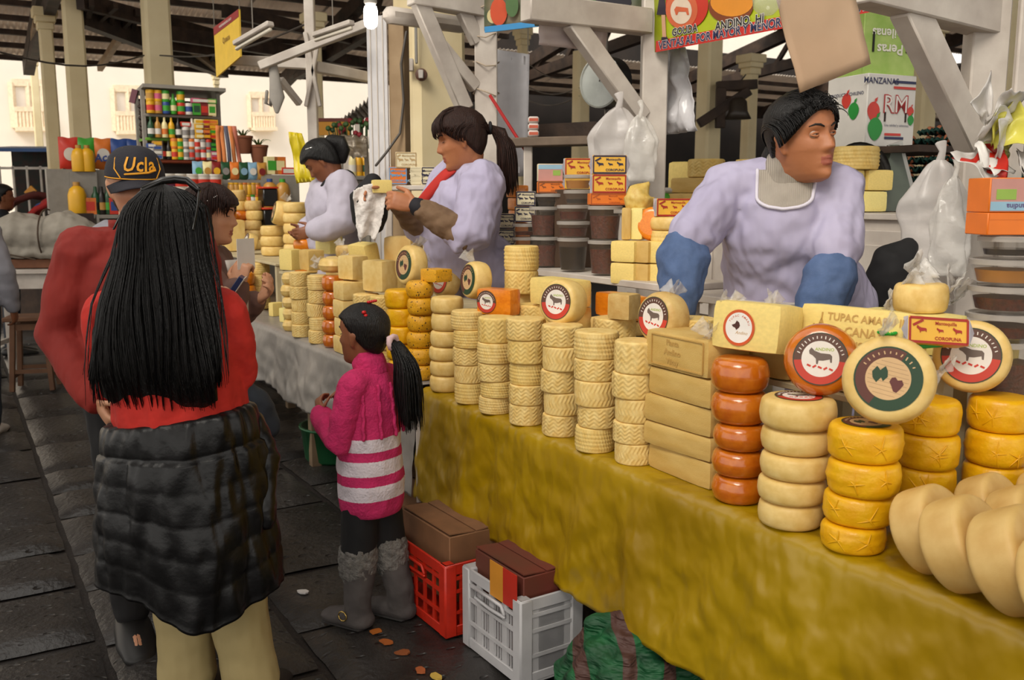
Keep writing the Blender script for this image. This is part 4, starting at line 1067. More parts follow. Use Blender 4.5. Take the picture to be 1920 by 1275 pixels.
# ---- woman in profile with brown hair
p = Person('woman in profile with short brown hair taking notes beside the cheese', (-1.245, 3.84, 0), R(-84), 1.60, 1.05, SKIN2, .0055)
J = p.J; p.hpit = R(-5)
J['elL'] = Vector((-.17, .05, 1.03)); J['wrL'] = Vector((-.06, .18, 1.12)); J['elR'] = p.L(W(425, 590, 3.62)); J['wrR'] = p.L(W(446, 538, 3.66))
p.hand['L'] = dict(d=(.3, .6, .5), n=(.5, 0, .8), curl=(.5, .6, .6, .6)); p.hand['R'] = dict(d=(-.1, .2, .95), n=(-.8, .3, .0), curl=(.8, .85, .9, .9), tcurl=.6)
p.body(); p.face(closed=True)
m = M(); p.torso(m, .024); p.arm(m, 'L', .022, .85); p.arm(m, 'R', .022, .85)
m.tube([J['pel']-Vector((0, 0, .02)), J['wai'], J['che']], [(.19, .15), (.18, .14), (.18, .13)], 20, ref=(1, 0, 0))
p.wear('jacket', m, mat('taupe_jacket', '#6d4f45', .8, var=.12), disp=.02)
m = M(); m.sheet(6, 10, lambda u_, v_: Vector((lerp(.03, .10, u_), .135+.02*math.sin(v_*3)-.05*u_, lerp(1.30, .98, v_))), .006); m.build('shirt_front', plain('#cfc6bd'), p.o, smooth='all')
m = M(); p.leg(m, 'L', .02); p.leg(m, 'R', .02); m.tube([J['pel']-Vector((0, 0, .05)), J['pel']+Vector((0, 0, .1))], [(.18, .13), (.17, .13)], 18, ref=(1, 0, 0))
p.wear('trousers', m, mat('slate_trousers', '#2f363e', .8, var=.15), disp=.02, dscale=.12)
for q in 'LR': shoe(p, q, plain('#1c1a19', .5))
X = p.X(); m = M(); add_hair(m, X, line_std(.022, 1.4), lambda x, y, z: .020+.012*max(0, -y*8)); ho = p.hairpiece(m, HAIRN)
def hp2(rg, f, ns):
    a = rg.uniform(.75, 5.5); out = []; z1 = rg.uniform(-.16, -.06) if 1.4 < a < 4.9 else rg.uniform(.0, .04)
    for j in range(ns):
        t = j/(ns-1); z = lerp(.114, z1, t); b = head_pt(a, max(-.1, min(.1145, z)))
        if z < -.02: b = head_pt(a, -.02)*1.02; b.z = z
        r = Vector((b.x, b.y, 0)); r = r.normalized() if r.length > 1e-4 else r
        out.append(X @ (b+r*(.024+.006*math.sin(t*11+a*9)*t)+Vector((0, 0, .012*(1-t)))))
    return out
sm = M(); strands(sm, 420, hp2, .0022, 9, 11); so = sm.build('hair_strands', HAIRN, ho, smooth='all'); so['kind'] = 'stuff'
g = M(); g.tube([X @ Vector((q*.07, .055-.02*abs(q), .105-.03*abs(q))) for q in (-1, -.5, 0, .5, 1)], [(.013, .006)]*5, 8)
for q in (-1, 1): g.tube([X @ Vector((q*.085, .04, .085)), X @ Vector((q*.098, -.02, .045)), X @ Vector((q*.098, -.06, .012))], .003, 6, mi=1)
tag(g.build('sunglasses', [SHADES, plain('#b8b2ac', .2, metal=.8)], None, p.loc, p.yaw, smooth='all'), 'sunglasses with silver arms pushed into the brown hair', 'sunglasses')
R_ = Matrix.Translation(p.loc) @ Matrix.Rotation(p.yaw, 4, 'Z')
hp_ = R_ @ (J['wrR']+Vector((-.03, .09, .06)))
m = M(); m.box((0, 0, .05), (.002, .085, .12)); tag(m.build('note_card', plain('#d9d2c8'), None, W(462, 500, 3.68), R(-35)), 'small pale note card held up in the woman\'s hand', 'card')
m = M(); m.box((0, 0, 0), (.02, .09, .13), Matrix.Rotation(R(35), 3, 'Y'), .002); m.box((.013, 0, 0), (.003, .086, .126), Matrix.Rotation(R(35), 3, 'Y'), 0, 1)
tag(m.build('guide_book', [plain('#1f2d55', .4), plain('#ddd6cc')], None, W(437, 545, 3.60), R(10)), 'small dark blue book held by the woman in profile', 'book')
m = M(); m.tube([(0, 0, 0), (.02, .005, -.05), (.05, .01, -.10), (.09, .01, -.15)], [(.06, .05), (.085, .06), (.085, .06), (.06, .045)], 16)
m.tube([(-.03, .0, .05), (-.12, .0, .22), (-.2, .0, .38)], .008, 6)
bagp = W(455, 735, 3.62)
tag(remesh(m, 'shoulder_bag', mat('slate_blue_bag', '#343d47', .7, var=.15), None, .009, 3, .012, .06, loc=bagp), 'slate blue soft bag hanging behind the red sweater elbow', 'bag')

# ---- girl in pink
p = Person('small girl in pink striped sweater with ponytail looking along the cheese', (-.51, 3.27, 0), R(62), 1.175, .92, SKIN3, .0055)
J = p.J; k = p.k
p.hk = .93; J['hed'] = Vector((.0, .02, 1.065)); J['nek'] = Vector((0, -.01, .945)); J['che'] = Vector((0, .0, .84)); J['wai'] = Vector((0, .01, .70)); J['pel'] = Vector((0, 0, .60))
for q, n in ((-1, 'L'), (1, 'R')):
    J['sh'+n] = Vector((q*.105, -.005, .90)); J['el'+n] = Vector((q*.145, .03, .70)); J['wr'+n] = Vector((q*.07, .165, .775)); J['hp'+n] = Vector((q*.055, 0, .56)); J['kn'+n] = Vector((q*.06, .01, .30)); J['an'+n] = Vector((q*.065, 0, .065))
    p.hand[n] = dict(d=(-q*.2, .35, .8), n=(-q*.7, -.3, 0), curl=(.6, .65, .7, .7), k=.9)
J['anL'].x = -.075; J['knL'].y = .02; J['anL'].y = .03; J['anR'].y = -.06; J['knR'].y = -.02
p.hy = R(4); p.body(); p.face(closed=True)
def striped():
    m = mat('pink_striped_knit', '#c0265f', .9, var=.1, nscale=30, bump=.5, bscale=110); nt = m.node_tree; N, L = nt.nodes, nt.links
    tc = N.new('ShaderNodeTexCoord'); sx = N.new('ShaderNodeSeparateXYZ'); L.new(tc.outputs['Object'], sx.inputs[0])
    rp = N.new('ShaderNodeValToRGB'); rp.color_ramp.interpolation = 'CONSTANT'
    z0, z1 = .38, .78; el = rp.color_ramp.elements
    stops = [(.0, 0), (.495, 1), (.550, 0), (.585, 1), (.638, 0), (.672, 1), (.718, 0)]
    el[0].position = 0; el[0].color = (0, 0, 0, 1); el[1].position = (.495-z0)/(z1-z0); el[1].color = (1, 1, 1, 1)
    for z, c in stops[2:]: e = el.new((z-z0)/(z1-z0)); e.color = (c, c, c, 1)
    mr = N.new('ShaderNodeMapRange'); mr.inputs[1].default_value = z0; mr.inputs[2].default_value = z1
    nn = N.new('ShaderNodeTexNoise'); nn.inputs['Scale'].default_value = 90; ad = N.new('ShaderNodeMath'); ad.operation = 'MULTIPLY_ADD'; ad.inputs[1].default_value = .008
    L.new(nn.outputs[0], ad.inputs[0]); L.new(sx.outputs[2], ad.inputs[2]); L.new(ad.outputs[0], mr.inputs[0]); L.new(mr.outputs[0], rp.inputs[0])
    b = N['Principled BSDF']; old = b.inputs['Base Color'].links[0].from_socket; mx = N.new('ShaderNodeMix'); mx.data_type = 'RGBA'; mx.inputs[7].default_value = (*srgb('#d8cdd4'), 1)
    L.new(rp.outputs[0], mx.inputs[0]); L.new(old, mx.inputs[6]); L.new(mx.outputs[2], b.inputs['Base Color']); return m
KN = striped(); PINK = mat('pink_knit', '#c0265f', .9, var=.12, nscale=40, bump=.5, bscale=110)
m = M(); p.torso(m, .016, collar=.05)
m.tube([(0, .0, .445), (0, .0, .53), (0, .005, .66), (0, 0, .80), (0, 0, .88)], [(.128, .108), (.136, .116), (.130, .108), (.126, .10), (.115, .09)], 22, ref=(1, 0, 0))
sw = p.wear('sweater', m, KN, disp=.012, dscale=.06, zmin=.425)
for q in 'LR':
    m = M(); p.arm(m, q, .017, .95, (.05, .046, .036)); p.wear('sleeve', m, PINK, disp=.012, dscale=.05)
m = M(); m.tube([J['nek']+Vector((0, .0, -.015)), J['nek']+Vector((0, .008, .03))], [(.066, .06), (.064, .058)], 18, ref=(1, 0, 0)); remesh(m, 'roll_collar', PINK, sw, .006, 2, .01, .03)
cb = M()                                                 # cable relief over the yoke
for q in range(9):
    a = -2.6+q*.52
    cb.tube([Vector((math.cos(a)*(.135-.02*t)+.004*math.sin(t*22), math.sin(a)*(.112-.02*t), lerp(.72, .90, t))) for t in [i/12 for i in range(13)]], .007, 6)
cb.build('cable_stitch', PINK, sw, smooth='all')
LEG = mat('black_leggings', '#0f0e10', .8, var=.2); BOOT = mat('grey_suede_boot', '#57514f', .9, col2='#453f3d', nscale=12, bump=.2); FUR = mat('grey_fur_cuff', '#75716c', .95, var=.25, nscale=60, bump=.9, bscale=140)
m = M(); p.leg(m, 'L', .010, .45, (.09, .078, .06)); p.leg(m, 'R', .010, .45, (.09, .078, .06)); m.tube([J['pel']-Vector((0, 0, .05)), J['pel']+Vector((0, 0, .05))], [(.11, .09), (.11, .09)], 16, ref=(1, 0, 0))
p.wear('leggings', m, LEG, disp=.008)
for q in 'LR':
    a = J['an'+q]; kn = J['kn'+q]; m = M()
    m.tube([a+Vector((0, -.012, -.02)), a+Vector((0, -.012, .05)), a.lerp(kn, .55)+Vector((0, -.008, 0)), a.lerp(kn, .85)], [.05, .052, .058, .062], 16)
    m.tube([a+Vector((0, -.04, -.035)), a+Vector((0, .03, -.033)), a+Vector((0, .122, -.042))], [(.047, .034), (.049, .038), (.045, .026)], 14, ref=(1, 0, 0))
    bo = remesh(m, 'boot', BOOT, p.o, .006, 3, .01, .05)
    m = M(); c0 = a.lerp(kn, .62); c1 = a.lerp(kn, .98); m.tube([c0, c0.lerp(c1, .5), c1], [(.066, .066), (.072, .070), (.07, .068)], 18); remesh(m, 'fur_cuff', FUR, bo, .006, 1, .014, .015)
    m = M(); m.tube([a+Vector((0, -.045, -.058)), a+Vector((0, .03, -.058)), a+Vector((0, .125, -.058))], [(.046, .008), (.047, .008), (.043, .008)], 16, ref=(1, 0, 0)); m.build('sole', plain('#2a2726', .8), bo)
    bk = M(); bk.tube([a+Vector((-.05 if q == 'L' else .05, .02+.018*math.cos(i*.7), -.012+.018*math.sin(i*.7))) for i in range(10)], .003, 6); bk.build('buckle', plain('#c8a860', .25, metal=.9), bo, smooth='all')
X = p.X(); m = M(); add_hair(m, X, line_std(.002, 1.25), .012); ho = p.hairpiece(m, HAIRB)
tie = X @ Vector((.0, -.118, -.018))
def pony(rg, f, ns, tie=tie, ln=.30, wd=.045, out=-.06, spread=.035):
    a = rg.uniform(0, 6.28); r0 = rg.uniform(0, .016); L_ = ln*rg.uniform(.75, 1.05); o = []
    for j in range(ns):
        t = j/(ns-1); rr2 = r0*(1+2.2*math.sin(min(1, t*1.2)*math.pi*.6))
        o.append(tie+Vector((math.cos(a)*rr2+.02*t*math.sin(a*3)*.5, out*math.sin(min(1, t*2.2)*1.57)+math.sin(a)*rr2-.02*t, -L_*t**1.25+.012*math.sin(min(1, t*5)*3.14))))
    return o
sm = M(); strands(sm, 420, pony, .0026, 12, 13); po = sm.build('ponytail', HAIRB, ho, smooth='all')
core = M(); core.tube([tie, tie+Vector((0, -.045, -.03)), tie+Vector((0, -.062, -.10)), tie+Vector((0, -.07, -.2)), tie+Vector((0, -.075, -.26))], [.016, .026, .034, .03, .012], 12); core.build('ponytail_core', HAIRB, ho, smooth='all')
m = M(); m.tube([tie+Vector((.022*math.cos(i*.8), -.012+.003*math.sin(i*2.3), .022*math.sin(i*.8))) for i in range(9)], [.010, .013, .009, .013, .010, .013, .009, .012, .010], 8); m.build('scrunchie', plain('#d9b9b9', .9), ho, smooth='all')
m = M()
for i in range(4): m.box(X @ Vector((-.062+.004*i, -.045-.006*i, .098-.012*i)), (.016, .014, .012), None, .004)
for i in range(4): m.box(X @ Vector((.01+.016*i, -.02, .128)), (.012, .014, .01), None, .004)
m.build('hair_clip', plain('#c01818', .3), ho)

# ---- vendors
LAV = mat('lavender_work_coat', '#b3adc6', .75, col2='#a8a1bc', nscale=6, bump=.9, bscale=11, bdist=.035, bdetail=2, stretch=(1, 1, .5))
LAVT = mat('pale_coat_trim', '#cfcad6', .7, var=.05)
DENIM = mat('blue_oversleeve', '#53688f', .85, col2='#455a80', nscale=25, bump=.15, bscale=200)
KNITG = mat('grey_knit_polo_neck', '#a39a8e', .9, var=.1, wave=('X', 55, .3), bump=.4)
ZP = .32
pf = thing('vendor_platform', 'raised wooden boards the vendors stand on behind the tables', 'platform', S(-.1, .95, 0), YAW_U)
for i in range(6): M().box((0, .40-i*.115, ZP-.02), (5.4, .108, .035), None, .004).build('plank', PLANK, pf)
for x in (-2.6, -1, 1, 2.6): M().box((x, .11, (ZP-.04)/2), (.08, .68, ZP-.04)).build('joist', PLANK, pf)

p = Person('vendor in lavender coat and blue oversleeves leaning on the table, looking right', (1.02, 3.22, ZP), R(168), 1.60, 1.16, SKIN1, .005)
J = p.J; LL = p.L; p.hk = 1.12
J['pel'] = Vector((0, .0, .86)); J['wai'] = LL(W(1478, 520, 3.08)); J['che'] = LL(W(1472, 410, 2.98)); J['nek'] = LL(W(1486, 318, 2.93)); J['hed'] = LL(W(1503, 262, 2.86))
J['shR'] = LL(W(1368, 352, 2.99)); J['elR'] = LL(W(1284, 460, 2.90)); J['wrR'] = LL(W(1272, 585, 2.84))
J['shL'] = LL(W(1572, 358, 2.93)); J['elL'] = LL(W(1566, 490, 2.80)); J['wrL'] = LL(W(1515, 640, 2.72))
p.hand['R'] = dict(d=(0, .5, -.6), n=(0, -.6, -.6), curl=(.2, .2, .2, .3)); p.hand['L'] = dict(d=(.0, .5, -.6), n=(0, -.6, -.6), curl=(.2, .2, .2, .3))
p.hy = R(42); p.hpit = R(2); p.hrol = R(6)
p.body(neck=.066); p.face(gaze=R(-22))
m = M(); p.torso(m, .020, collar=.05); p.arm(m, 'L', .022, -.14, (.056, .054, .05)); p.arm(m, 'R', .022, -.14, (.056, .054, .05))
m.tube([J['pel']-Vector((0, 0, .25)), J['pel'], J['wai'], J['che']], [(.25, .21), (.235, .20), (.215, .185), (.205, .17)], 24, ref=(1, 0, 0))
from mathutils.bvhtree import BVHTree
def conform(me, pts, off, d=Vector((0, -1, 0))):
    bv = BVHTree.FromPolygons([v.co for v in me.vertices], [tuple(q.vertices) for q in me.polygons]); out = []; last = .15
    for x, z in pts:
        h = bv.ray_cast(Vector((x, 1.0, z)), d); last = h[0].y if h[0] is not None else last; out.append(Vector((x, last+off, z)))
    return out
nc, nb_ = LL(W(1478, 318, 2.85)), LL(W(1470, 392, 2.8))
def scoop(q): return .088*(1-.12*q) if q < .7 else .088*(1-.12*q)*math.sqrt(max(.0, 1-((q-.7)/.3)**2))
def neckline(o, me, par=p.o):
    N_ = 12; K_ = 16; P_ = [[None]*N_ for _ in range(K_)]; flat_ = []
    for j in range(K_):
        q = j/(K_-1); w_ = max(.006, scoop(q))
        for i in range(N_): flat_.append((lerp(nc.x, nb_.x, q)+w_*(2*i/(N_-1)-1), lerp(nc.z, nb_.z, q)))
    pts = conform(me, flat_, .004)
    mm = M(); mm.sheet(N_, K_, lambda u_, v_: pts[round(v_*(K_-1))*N_+round(u_*(N_-1))], .004); mm.build('knit_front', KNITG, par, smooth='all')
    ol = [(lerp(nc.x, nb_.x, q)-max(.004, scoop(q)), lerp(nc.z, nb_.z, q)) for q in [i/20 for i in range(21)]]; ol += [(lerp(nc.x, nb_.x, q)+max(.004, scoop(q)), lerp(nc.z, nb_.z, q)) for q in [1-i/20 for i in range(21)]]
    mm = M(); mm.tube(conform(me, ol, .005), .0055, 7); mm.build('coat_trim', LAVT, par, smooth='all')
coat = p.wear('work_coat', m, LAV, .0085, 4, .03, .085, post=neckline)
for q in 'LR':
    m = M(); a, b = J['el'+q], J['wr'+q]; a2 = a.lerp(b, .16); m.tube([a2, a.lerp(b, .5), b], [.082, .075, .056], 16); p.wear('oversleeve', m, DENIM, .008, 3, .018, .05)
# scooped neckline: grey polo neck panel with pale trim
nk, ch = J['nek'], J['che']; fy = .215
m = M(); m.tube([nk+Vector((0, .0, -.02)), nk.lerp(J['hed'], .32)], [(.094, .090), (.084, .082)], 20, ref=(1, 0, 0)); p.wear('polo_neck', m, KNITG, .006, 2, .006, .03)
X = p.X()
m = M(); add_hair(m, X, lambda x, y, z: z-.066+max(0, .05-y)*1.15+.01*abs(x)*8-.05*math.exp(-((y+.002)/.022)**2-((z+.005)/.03)**2)*(abs(x) > .055), lambda x, y, z: .009+.02*max(0, z*8)*.3, n=72); ho = p.hairpiece(m, HAIRB)
def hp3(rg, f, ns):
    x0 = rg.uniform(-1, 1); c = Vector((0, -.006, .018)); e = Vector((.078, .098, .098)); lf = rg.uniform(.008, .023)
    zf = lerp(.070, -.012, abs(x0)**2.2); p0 = Vector((x0*.98, math.sqrt(max(0, 1-x0*x0*.96))*.92-.12*abs(x0), (zf-.018)/.098)); p0.normalize(); p1 = Vector((x0*.25, -1, -.25+.2*(1-abs(x0)))).normalized(); out = []
    wv = rg.uniform(-.16, .16); pm = (Vector((x0*.75, .1, 1)).normalized())
    for j in range(ns):
        t = j/(ns-1); d = (p0*(1-t)**2+pm*2*t*(1-t)*(.62 if abs(x0) > .55 else 1.0)+p1*t*t); d.x += wv*math.sin(t*3.1); d.normalize()
        out.append(X @ (c+Vector((d.x*e.x, d.y*e.y, d.z*e.z))*(1+lf*10*(.55+.45*math.sin(math.pi*min(1, t*1.4+.15))))))
    return out
sm = M(); strands(sm, 560, hp3, .0024, 5, 12); so = sm.build('hair_strands', HAIRB, ho, smooth='all'); so['kind'] = 'stuff'
cu = M(); rgc = random.Random(31)
for i in range(90):
    x0 = rgc.uniform(-.062, .062); b = head_pt(math.asin(max(-.95, min(.95, x0/.075))), rgc.uniform(.062, .104)); r = (b-Vector((0, 0, .0))).normalized(); s_ = rgc.uniform(.014, .03); a0 = rgc.uniform(0, 6.28); sd = r.orthogonal().normalized(); s2 = r.cross(sd)
    cu.tube([X @ (b+r*(.008+s_*.55*math.sin(t*2.2))+(sd*math.cos(a0)+s2*math.sin(a0))*s_*t*1.1+(sd*math.sin(t*6)+s2*math.cos(t*6))*.004) for t in [j/7 for j in range(8)]], [.0024*(1-.7*(j/7)) for j in range(8)], 4, dome=False)
cu.build('hair_curls', HAIRB, ho, smooth='all')['kind'] = 'stuff'
bt_ = M(); t0 = X @ Vector((0, -.105, -.03)); bt_.tube([t0, t0+Vector((.0, -.03, -.06)), t0+Vector((.03, -.02, -.16)), t0+Vector((.05, 0, -.22))], [.035, .045, .032, .012], 12); bt_.build('tied_hair', HAIRB, ho, smooth='all')
V1 = p

p = Person('vendor with ponytail in lavender coat and brown oversleeves wiping a jar lid', (-.10, 4.62, ZP), R(98), 1.60, 1.2, SKIN1, .0055)
J = p.J; LL = p.L; p.hk = 1.16
J['pel'] = Vector((0, .0, .86)); J['che'] = LL(W(868, 385, 4.50)); J['wai'] = LL(W(866, 470, 4.55)); J['nek'] = LL(W(880, 318, 4.45)); J['hed'] = LL(W(866, 262, 4.40))
J['shL'] = LL(W(905, 345, 4.25)); J['elL'] = LL(W(880, 447, 4.15)); J['wrL'] = LL(W(778, 385, 4.15)); J['shR'] = LL(W(848, 338, 4.65)); J['elR'] = LL(W(795, 430, 4.6)); J['wrR'] = LL(W(738, 372, 4.38))
p.hand['L'] = dict(d=(0, 1, .25), n=(.7, 0, -.2), curl=(.5, .55, .6, .6), k=1.1); p.hand['R'] = dict(d=(.1, 1, .15), n=(-.6, 0, -.4), curl=(.5, .55, .6, .6), k=1.1)
p.hpit = R(-14); p.body(neck=.06); p.face(closed=True)
m = M(); p.torso(m, .034, collar=.055); p.arm(m, 'L', .03, .12, (.07, .062, .05)); p.arm(m, 'R', .03, .12, (.07, .062, .05))
m.tube([J['pel']-Vector((0, 0, .3)), J['pel'], J['wai'], J['che']], [(.23, .21), (.22, .20), (.20, .195), (.20, .185)], 22, ref=(1, 0, 0))
p.wear('work_coat', m, LAV, .009, 4, .028, .09)
BRN = mat('brown_oversleeve', '#7d6249', .85, col2='#6b523b', nscale=20, bump=.15)
for q in 'LR':
    m = M(); a, b = J['el'+q], J['wr'+q]; m.tube([a.lerp(J['sh'+q], .04), a, a.lerp(b, .5), a.lerp(b, .86)], [.07, .076, .068, .05], 16); p.wear('oversleeve', m, BRN, .008, 3, .02, .05)
    m = M(); m.tube([a.lerp(b, .88), a.lerp(b, .96)], [.043, .042], 14); m.build('cuff', plain('#17151c', .8), p.o, smooth='all')
m = M(); nk = J['nek']; m.tube([nk+Vector((0, .005, -.01)), nk.lerp(J['hed'], .36)], [(.080, .078), (.074, .072)], 18, ref=(1, 0, 0)); p.wear('black_collar', m, plain('#141216', .8), .006, 2, .006, .03)
m = M(); m.sheet(8, 10, lambda u_, v_: nk.lerp(J['che'], v_*.9)+Vector((lerp(-.07, .07, u_)*(1-.55*v_), .105+.115*v_**.8-.04*(2*u_-1)**2, .01-.02*abs(2*u_-1))), .008); m.build('red_shirt_front', plain('#b3261c', .8), p.o, smooth='all')
X = p.X(); m = M(); add_hair(m, X, line_std(.018, 1.35), .014); ho = p.hairpiece(m, HAIRN)
sm = M(); strands(sm, 300, hp3, .002, 6, 10); so = sm.build('hair_strands', HAIRN, ho, smooth='all'); so['kind'] = 'stuff'
def bangs(rg, f, ns):
    a = rg.uniform(-.85, .85); out = []; z1 = rg.uniform(.018, .045)
    for j in range(ns):
        t = j/(ns-1); z = lerp(.108, z1, t); b = head_pt(a+.25*t*(a > 0)-.1*t, z); r = (b-Vector((0, 0, .0))).normalized(); out.append(X @ (b+r*(.014+.008*math.sin(t*3))))
    return out
sm = M(); strands(sm, 160, bangs, .0022, 8, 9); so = sm.build('fringe', HAIRN, ho, smooth='all')
tie2 = X @ Vector((0, -.115, .02))
def pony2(rg, f, ns): return pony(rg, f, ns, tie2, .30, .05, -.075)
sm = M(); strands(sm, 420, pony2, .0028, 13, 13); sm.build('ponytail', HAIRN, ho, smooth='all')
core = M(); core.tube([tie2, tie2+Vector((0, -.055, -.02)), tie2+Vector((0, -.078, -.10)), tie2+Vector((0, -.085, -.2)), tie2+Vector((0, -.09, -.26))], [.018, .03, .038, .034, .012], 12); core.build('ponytail_core', HAIRN, ho, smooth='all')
m = M(); m.tube([tie2+Vector((.024*math.cos(i*.8), -.008, .024*math.sin(i*.8))) for i in range(9)], .007, 8); m.build('hair_tie', plain('#151217', .8), ho, smooth='all')
# white cloth and small cheese she holds
wp = W(697, 352, 4.33)
m = M(); m.sheet(16, 16, lambda u_, v_: Vector((lerp(-.085, .07, u_)*(1-.55*v_**2)+.0-.02*v_, .018*math.sin(u_*9+v_*3)+.02*nz(u_*4, v_*4, 2), -.24*v_**.9+.02*math.sin(u_*3)-.02*abs(u_-.5))), .006)
tag(remesh(m, 'white_wiping_cloth', mat('white_wiping_cloth', '#e0d9d2', .95, var=.04, bump=.4, bscale=120), None, .005, 2, .012, .03, loc=wp), 'white wiping cloth hanging from the ponytailed vendor\'s hand', 'cloth')
place(BLY[0], 'small_cheese', W(716, 362, 4.34), (.09, .05, .06), .3, 'small pale cheese piece in the ponytailed vendor\'s hand', 'cheese')

p = Person('farther vendor in pale lavender coat and black hood bending her head', (-1.10, 6.02, ZP), R(95), 1.58, 1.12, SKIN3, .007)
J = p.J; LL = p.L; p.hk = 1.1
J['pel'] = Vector((0, .0, .86)); J['che'] = LL(W(622, 382, 5.95)); J['wai'] = LL(W(624, 450, 5.98)); J['nek'] = LL(W(628, 330, 5.9)); J['hed'] = LL(W(605, 302, 5.85))
J['shL'] = LL(W(643, 350, 5.72)); J['elL'] = LL(W(640, 420, 5.62)); J['wrL'] = LL(W(590, 432, 5.6)); J['shR'] = LL(W(612, 345, 6.1)); J['elR'] = LL(W(605, 410, 6.05)); J['wrR'] = LL(W(572, 430, 5.95))
p.hpit = R(-42); p.body(); p.face(closed=True)
m = M(); p.torso(m, .03, collar=.05); p.arm(m, 'L', .032, .85, (.065, .058, .045)); p.arm(m, 'R', .032, .85)
m.tube([J['pel']-Vector((0, 0, .3)), J['pel'], J['wai'], J['che']], [(.21, .19), (.20, .18), (.18, .17), (.18, .16)], 20, ref=(1, 0, 0))
p.wear('work_coat', m, mat('pale_lavender_coat', '#b6b0bf', .75, var=.06), .011, 4, .025, .1)
m = M(); nk = J['nek']; m.tube([nk+Vector((-.05, -.05, .0)), nk+Vector((0, -.075, -.02)), nk+Vector((.05, -.05, .0))], [(.045, .05), (.06, .055), (.045, .05)], 12); m.tube([nk+Vector((-.06, -.04, .0)), nk+Vector((-.075, .05, -.05)), nk+Vector((-.04, .12, -.14))], [.035, .025, .012], 10); p.wear('black_hood', m, plain('#121114', .85), .008, 3, .01, .04)
X = p.X(); m = M(); add_hair(m, X, line_std(.01, 1.35), .016); ho = p.hairpiece(m, HAIRB)
m = M(); b0 = X @ Vector((0, -.12, .03)); m.tube([b0+Vector((0, .02, .01)), b0+Vector((0, -.03, 0)), b0+Vector((0, -.05, -.05)), b0+Vector((0, -.045, -.10))], [.04, .05, .045, .03], 12); m.build('hair_bun', HAIRB, ho, smooth='all')
m = M(); m.tube([X @ Vector((-.07, .02, .10)), X @ Vector((-.078, -.01, .085)), X @ Vector((-.08, -.025, .06))], .004, 6); m.build('hair_clip', plain('#d8d4cf', .2, metal=.7), ho, smooth='all')

# ---- other shoppers, mostly hidden or far off
def passer(label, loc, yaw, h, shirt, pants, hair, vox=.012, cap=None, skin=None, group=None, fn=None, shoes='#1b1918'):
    p = Person(label, loc, yaw, h, 1.08, skin or SKIN3, vox, group)
    if fn: fn(p.J, p)
    p.body(); J = p.J
    m = M(); p.torso(m, .026, collar=.06); p.arm(m, 'L', .022, .9); p.arm(m, 'R', .022, .9); m.tube([J['pel']-Vector((0, 0, .05)), J['wai'], J['che']], [(.19, .15), (.19, .15), (.19, .14)], 18, ref=(1, 0, 0))
    p.wear('jacket', m, shirt, vox, 3, .02, .1)
    m = M(); p.leg(m, 'L', .02); p.leg(m, 'R', .02); m.tube([J['pel']-Vector((0, 0, .05)), J['pel']+Vector((0, 0, .1))], [(.18, .13), (.17, .13)], 16, ref=(1, 0, 0)); p.wear('trousers', m, pants, vox, 3, .02, .12)
    for q in 'LR': shoe(p, q, plain(shoes, .5))
    m = M(); add_hair(m, p.X(), line_std(0, 1.6), .014, n=32, k=28); p.hairpiece(m, hair)
    if cap:
        m = M(); X = p.X(); m.grid(24, 8, lambda u_, v_: X @ Vector((.1*math.cos(u_*6.2832)*math.cos(v_*1.5)**.7, .11*math.sin(u_*6.2832)*math.cos(v_*1.5)**.7, .05+.085*math.sin(v_*1.57))), closeu=True); m.f.append(tuple(range(24))[::-1]); m.m.append(0); m.build('cap', cap, p.o, smooth='all')
    return p
NAVY = mat('dark_navy_jacket', '#12141b', .8, var=.2); GREYS = mat('grey_shirt', '#8d8b92', .8, var=.08); JEAN = mat('dark_jeans', '#1c2430', .85, var=.15); WHS = mat('white_work_shirt', '#d6d3d0', .8, var=.05)
passer('man in dark navy jacket looking down at the far left edge', (W(4, 400, 9.3).x, 9.3, 0), R(-60), 1.68, NAVY, JEAN, HAIRB, .009, skin=SKIN3)
def _arm(J, p): J['elR'] = Vector((.24, -.03, 1.03))*p.k; J['wrR'] = Vector((.25, .06, .80))*p.k
passer('man in grey shirt and jeans whose arm shows at the left edge', (W(-62, 600, 6.0).x, 6.0, 0), R(12), 1.66, GREYS, JEAN, HAIRB, .009, skin=SKIN3, fn=_arm, shoes='#b9b2aa')
passer('person in grey shirt hidden behind the man with the cap', (W(258, 400, 4.5).x, 4.5, 0), R(170), 1.70, GREYS, JEAN, HAIRB, .011)
for i, (x, d, lb) in enumerate([(42, 14.6, 'leftmost far shopper in white cap and shirt'), (74, 17.0, 'middle far shopper in white cap and shirt'), (98, 13.2, 'far shopper in white cap nearest the cream column')]):
    passer(lb, (W(x, 350, d).x, d, 0), R(150-40*i), 1.62+.03*i, WHS if i != 2 else GREYS, JEAN, HAIRB, .02, cap=WHS, group='far shoppers in white caps')
# ================================================================ left table
GL = 'cheeses stacked on the grey cloth'
stack(546, 622, [.07, .068, .066, .068, .066], .048, BALL, 'small bagged round cheese {o} of the leftmost front stack on grey cloth', GL)
stack(567, 633, [.078, .072, .07, .07, .07], .055, [WOV[0], WOV[4], WOV[2]], 'pale woven cheese {o} of the left woven stack on grey cloth', GL)
stack(600, 645, [.076, .072, .072, .07, .07], .057, [WOV[5], WOV[0], WOV[2]], 'pale woven cheese {o} of the right woven stack on grey cloth', GL)
stack(627, 653, [.08, .074, .074, .074, .07], .056, ORG, 'glossy orange cheese {o} of the orange stack on grey cloth', GL, 'orange_cheese')
stack(657, 663, [.09, .09, .09, .085], .06, BLC, 'white block cheese {o} of the block stack left of the girl', GL, 'block_cheese', dims=(.15, .12))
stack(690, 676, [.08, .08, .078, .075], .062, [WOV[0], WOV[2]], 'pale woven cheese {o} of the stack half hidden by the girl', GL)
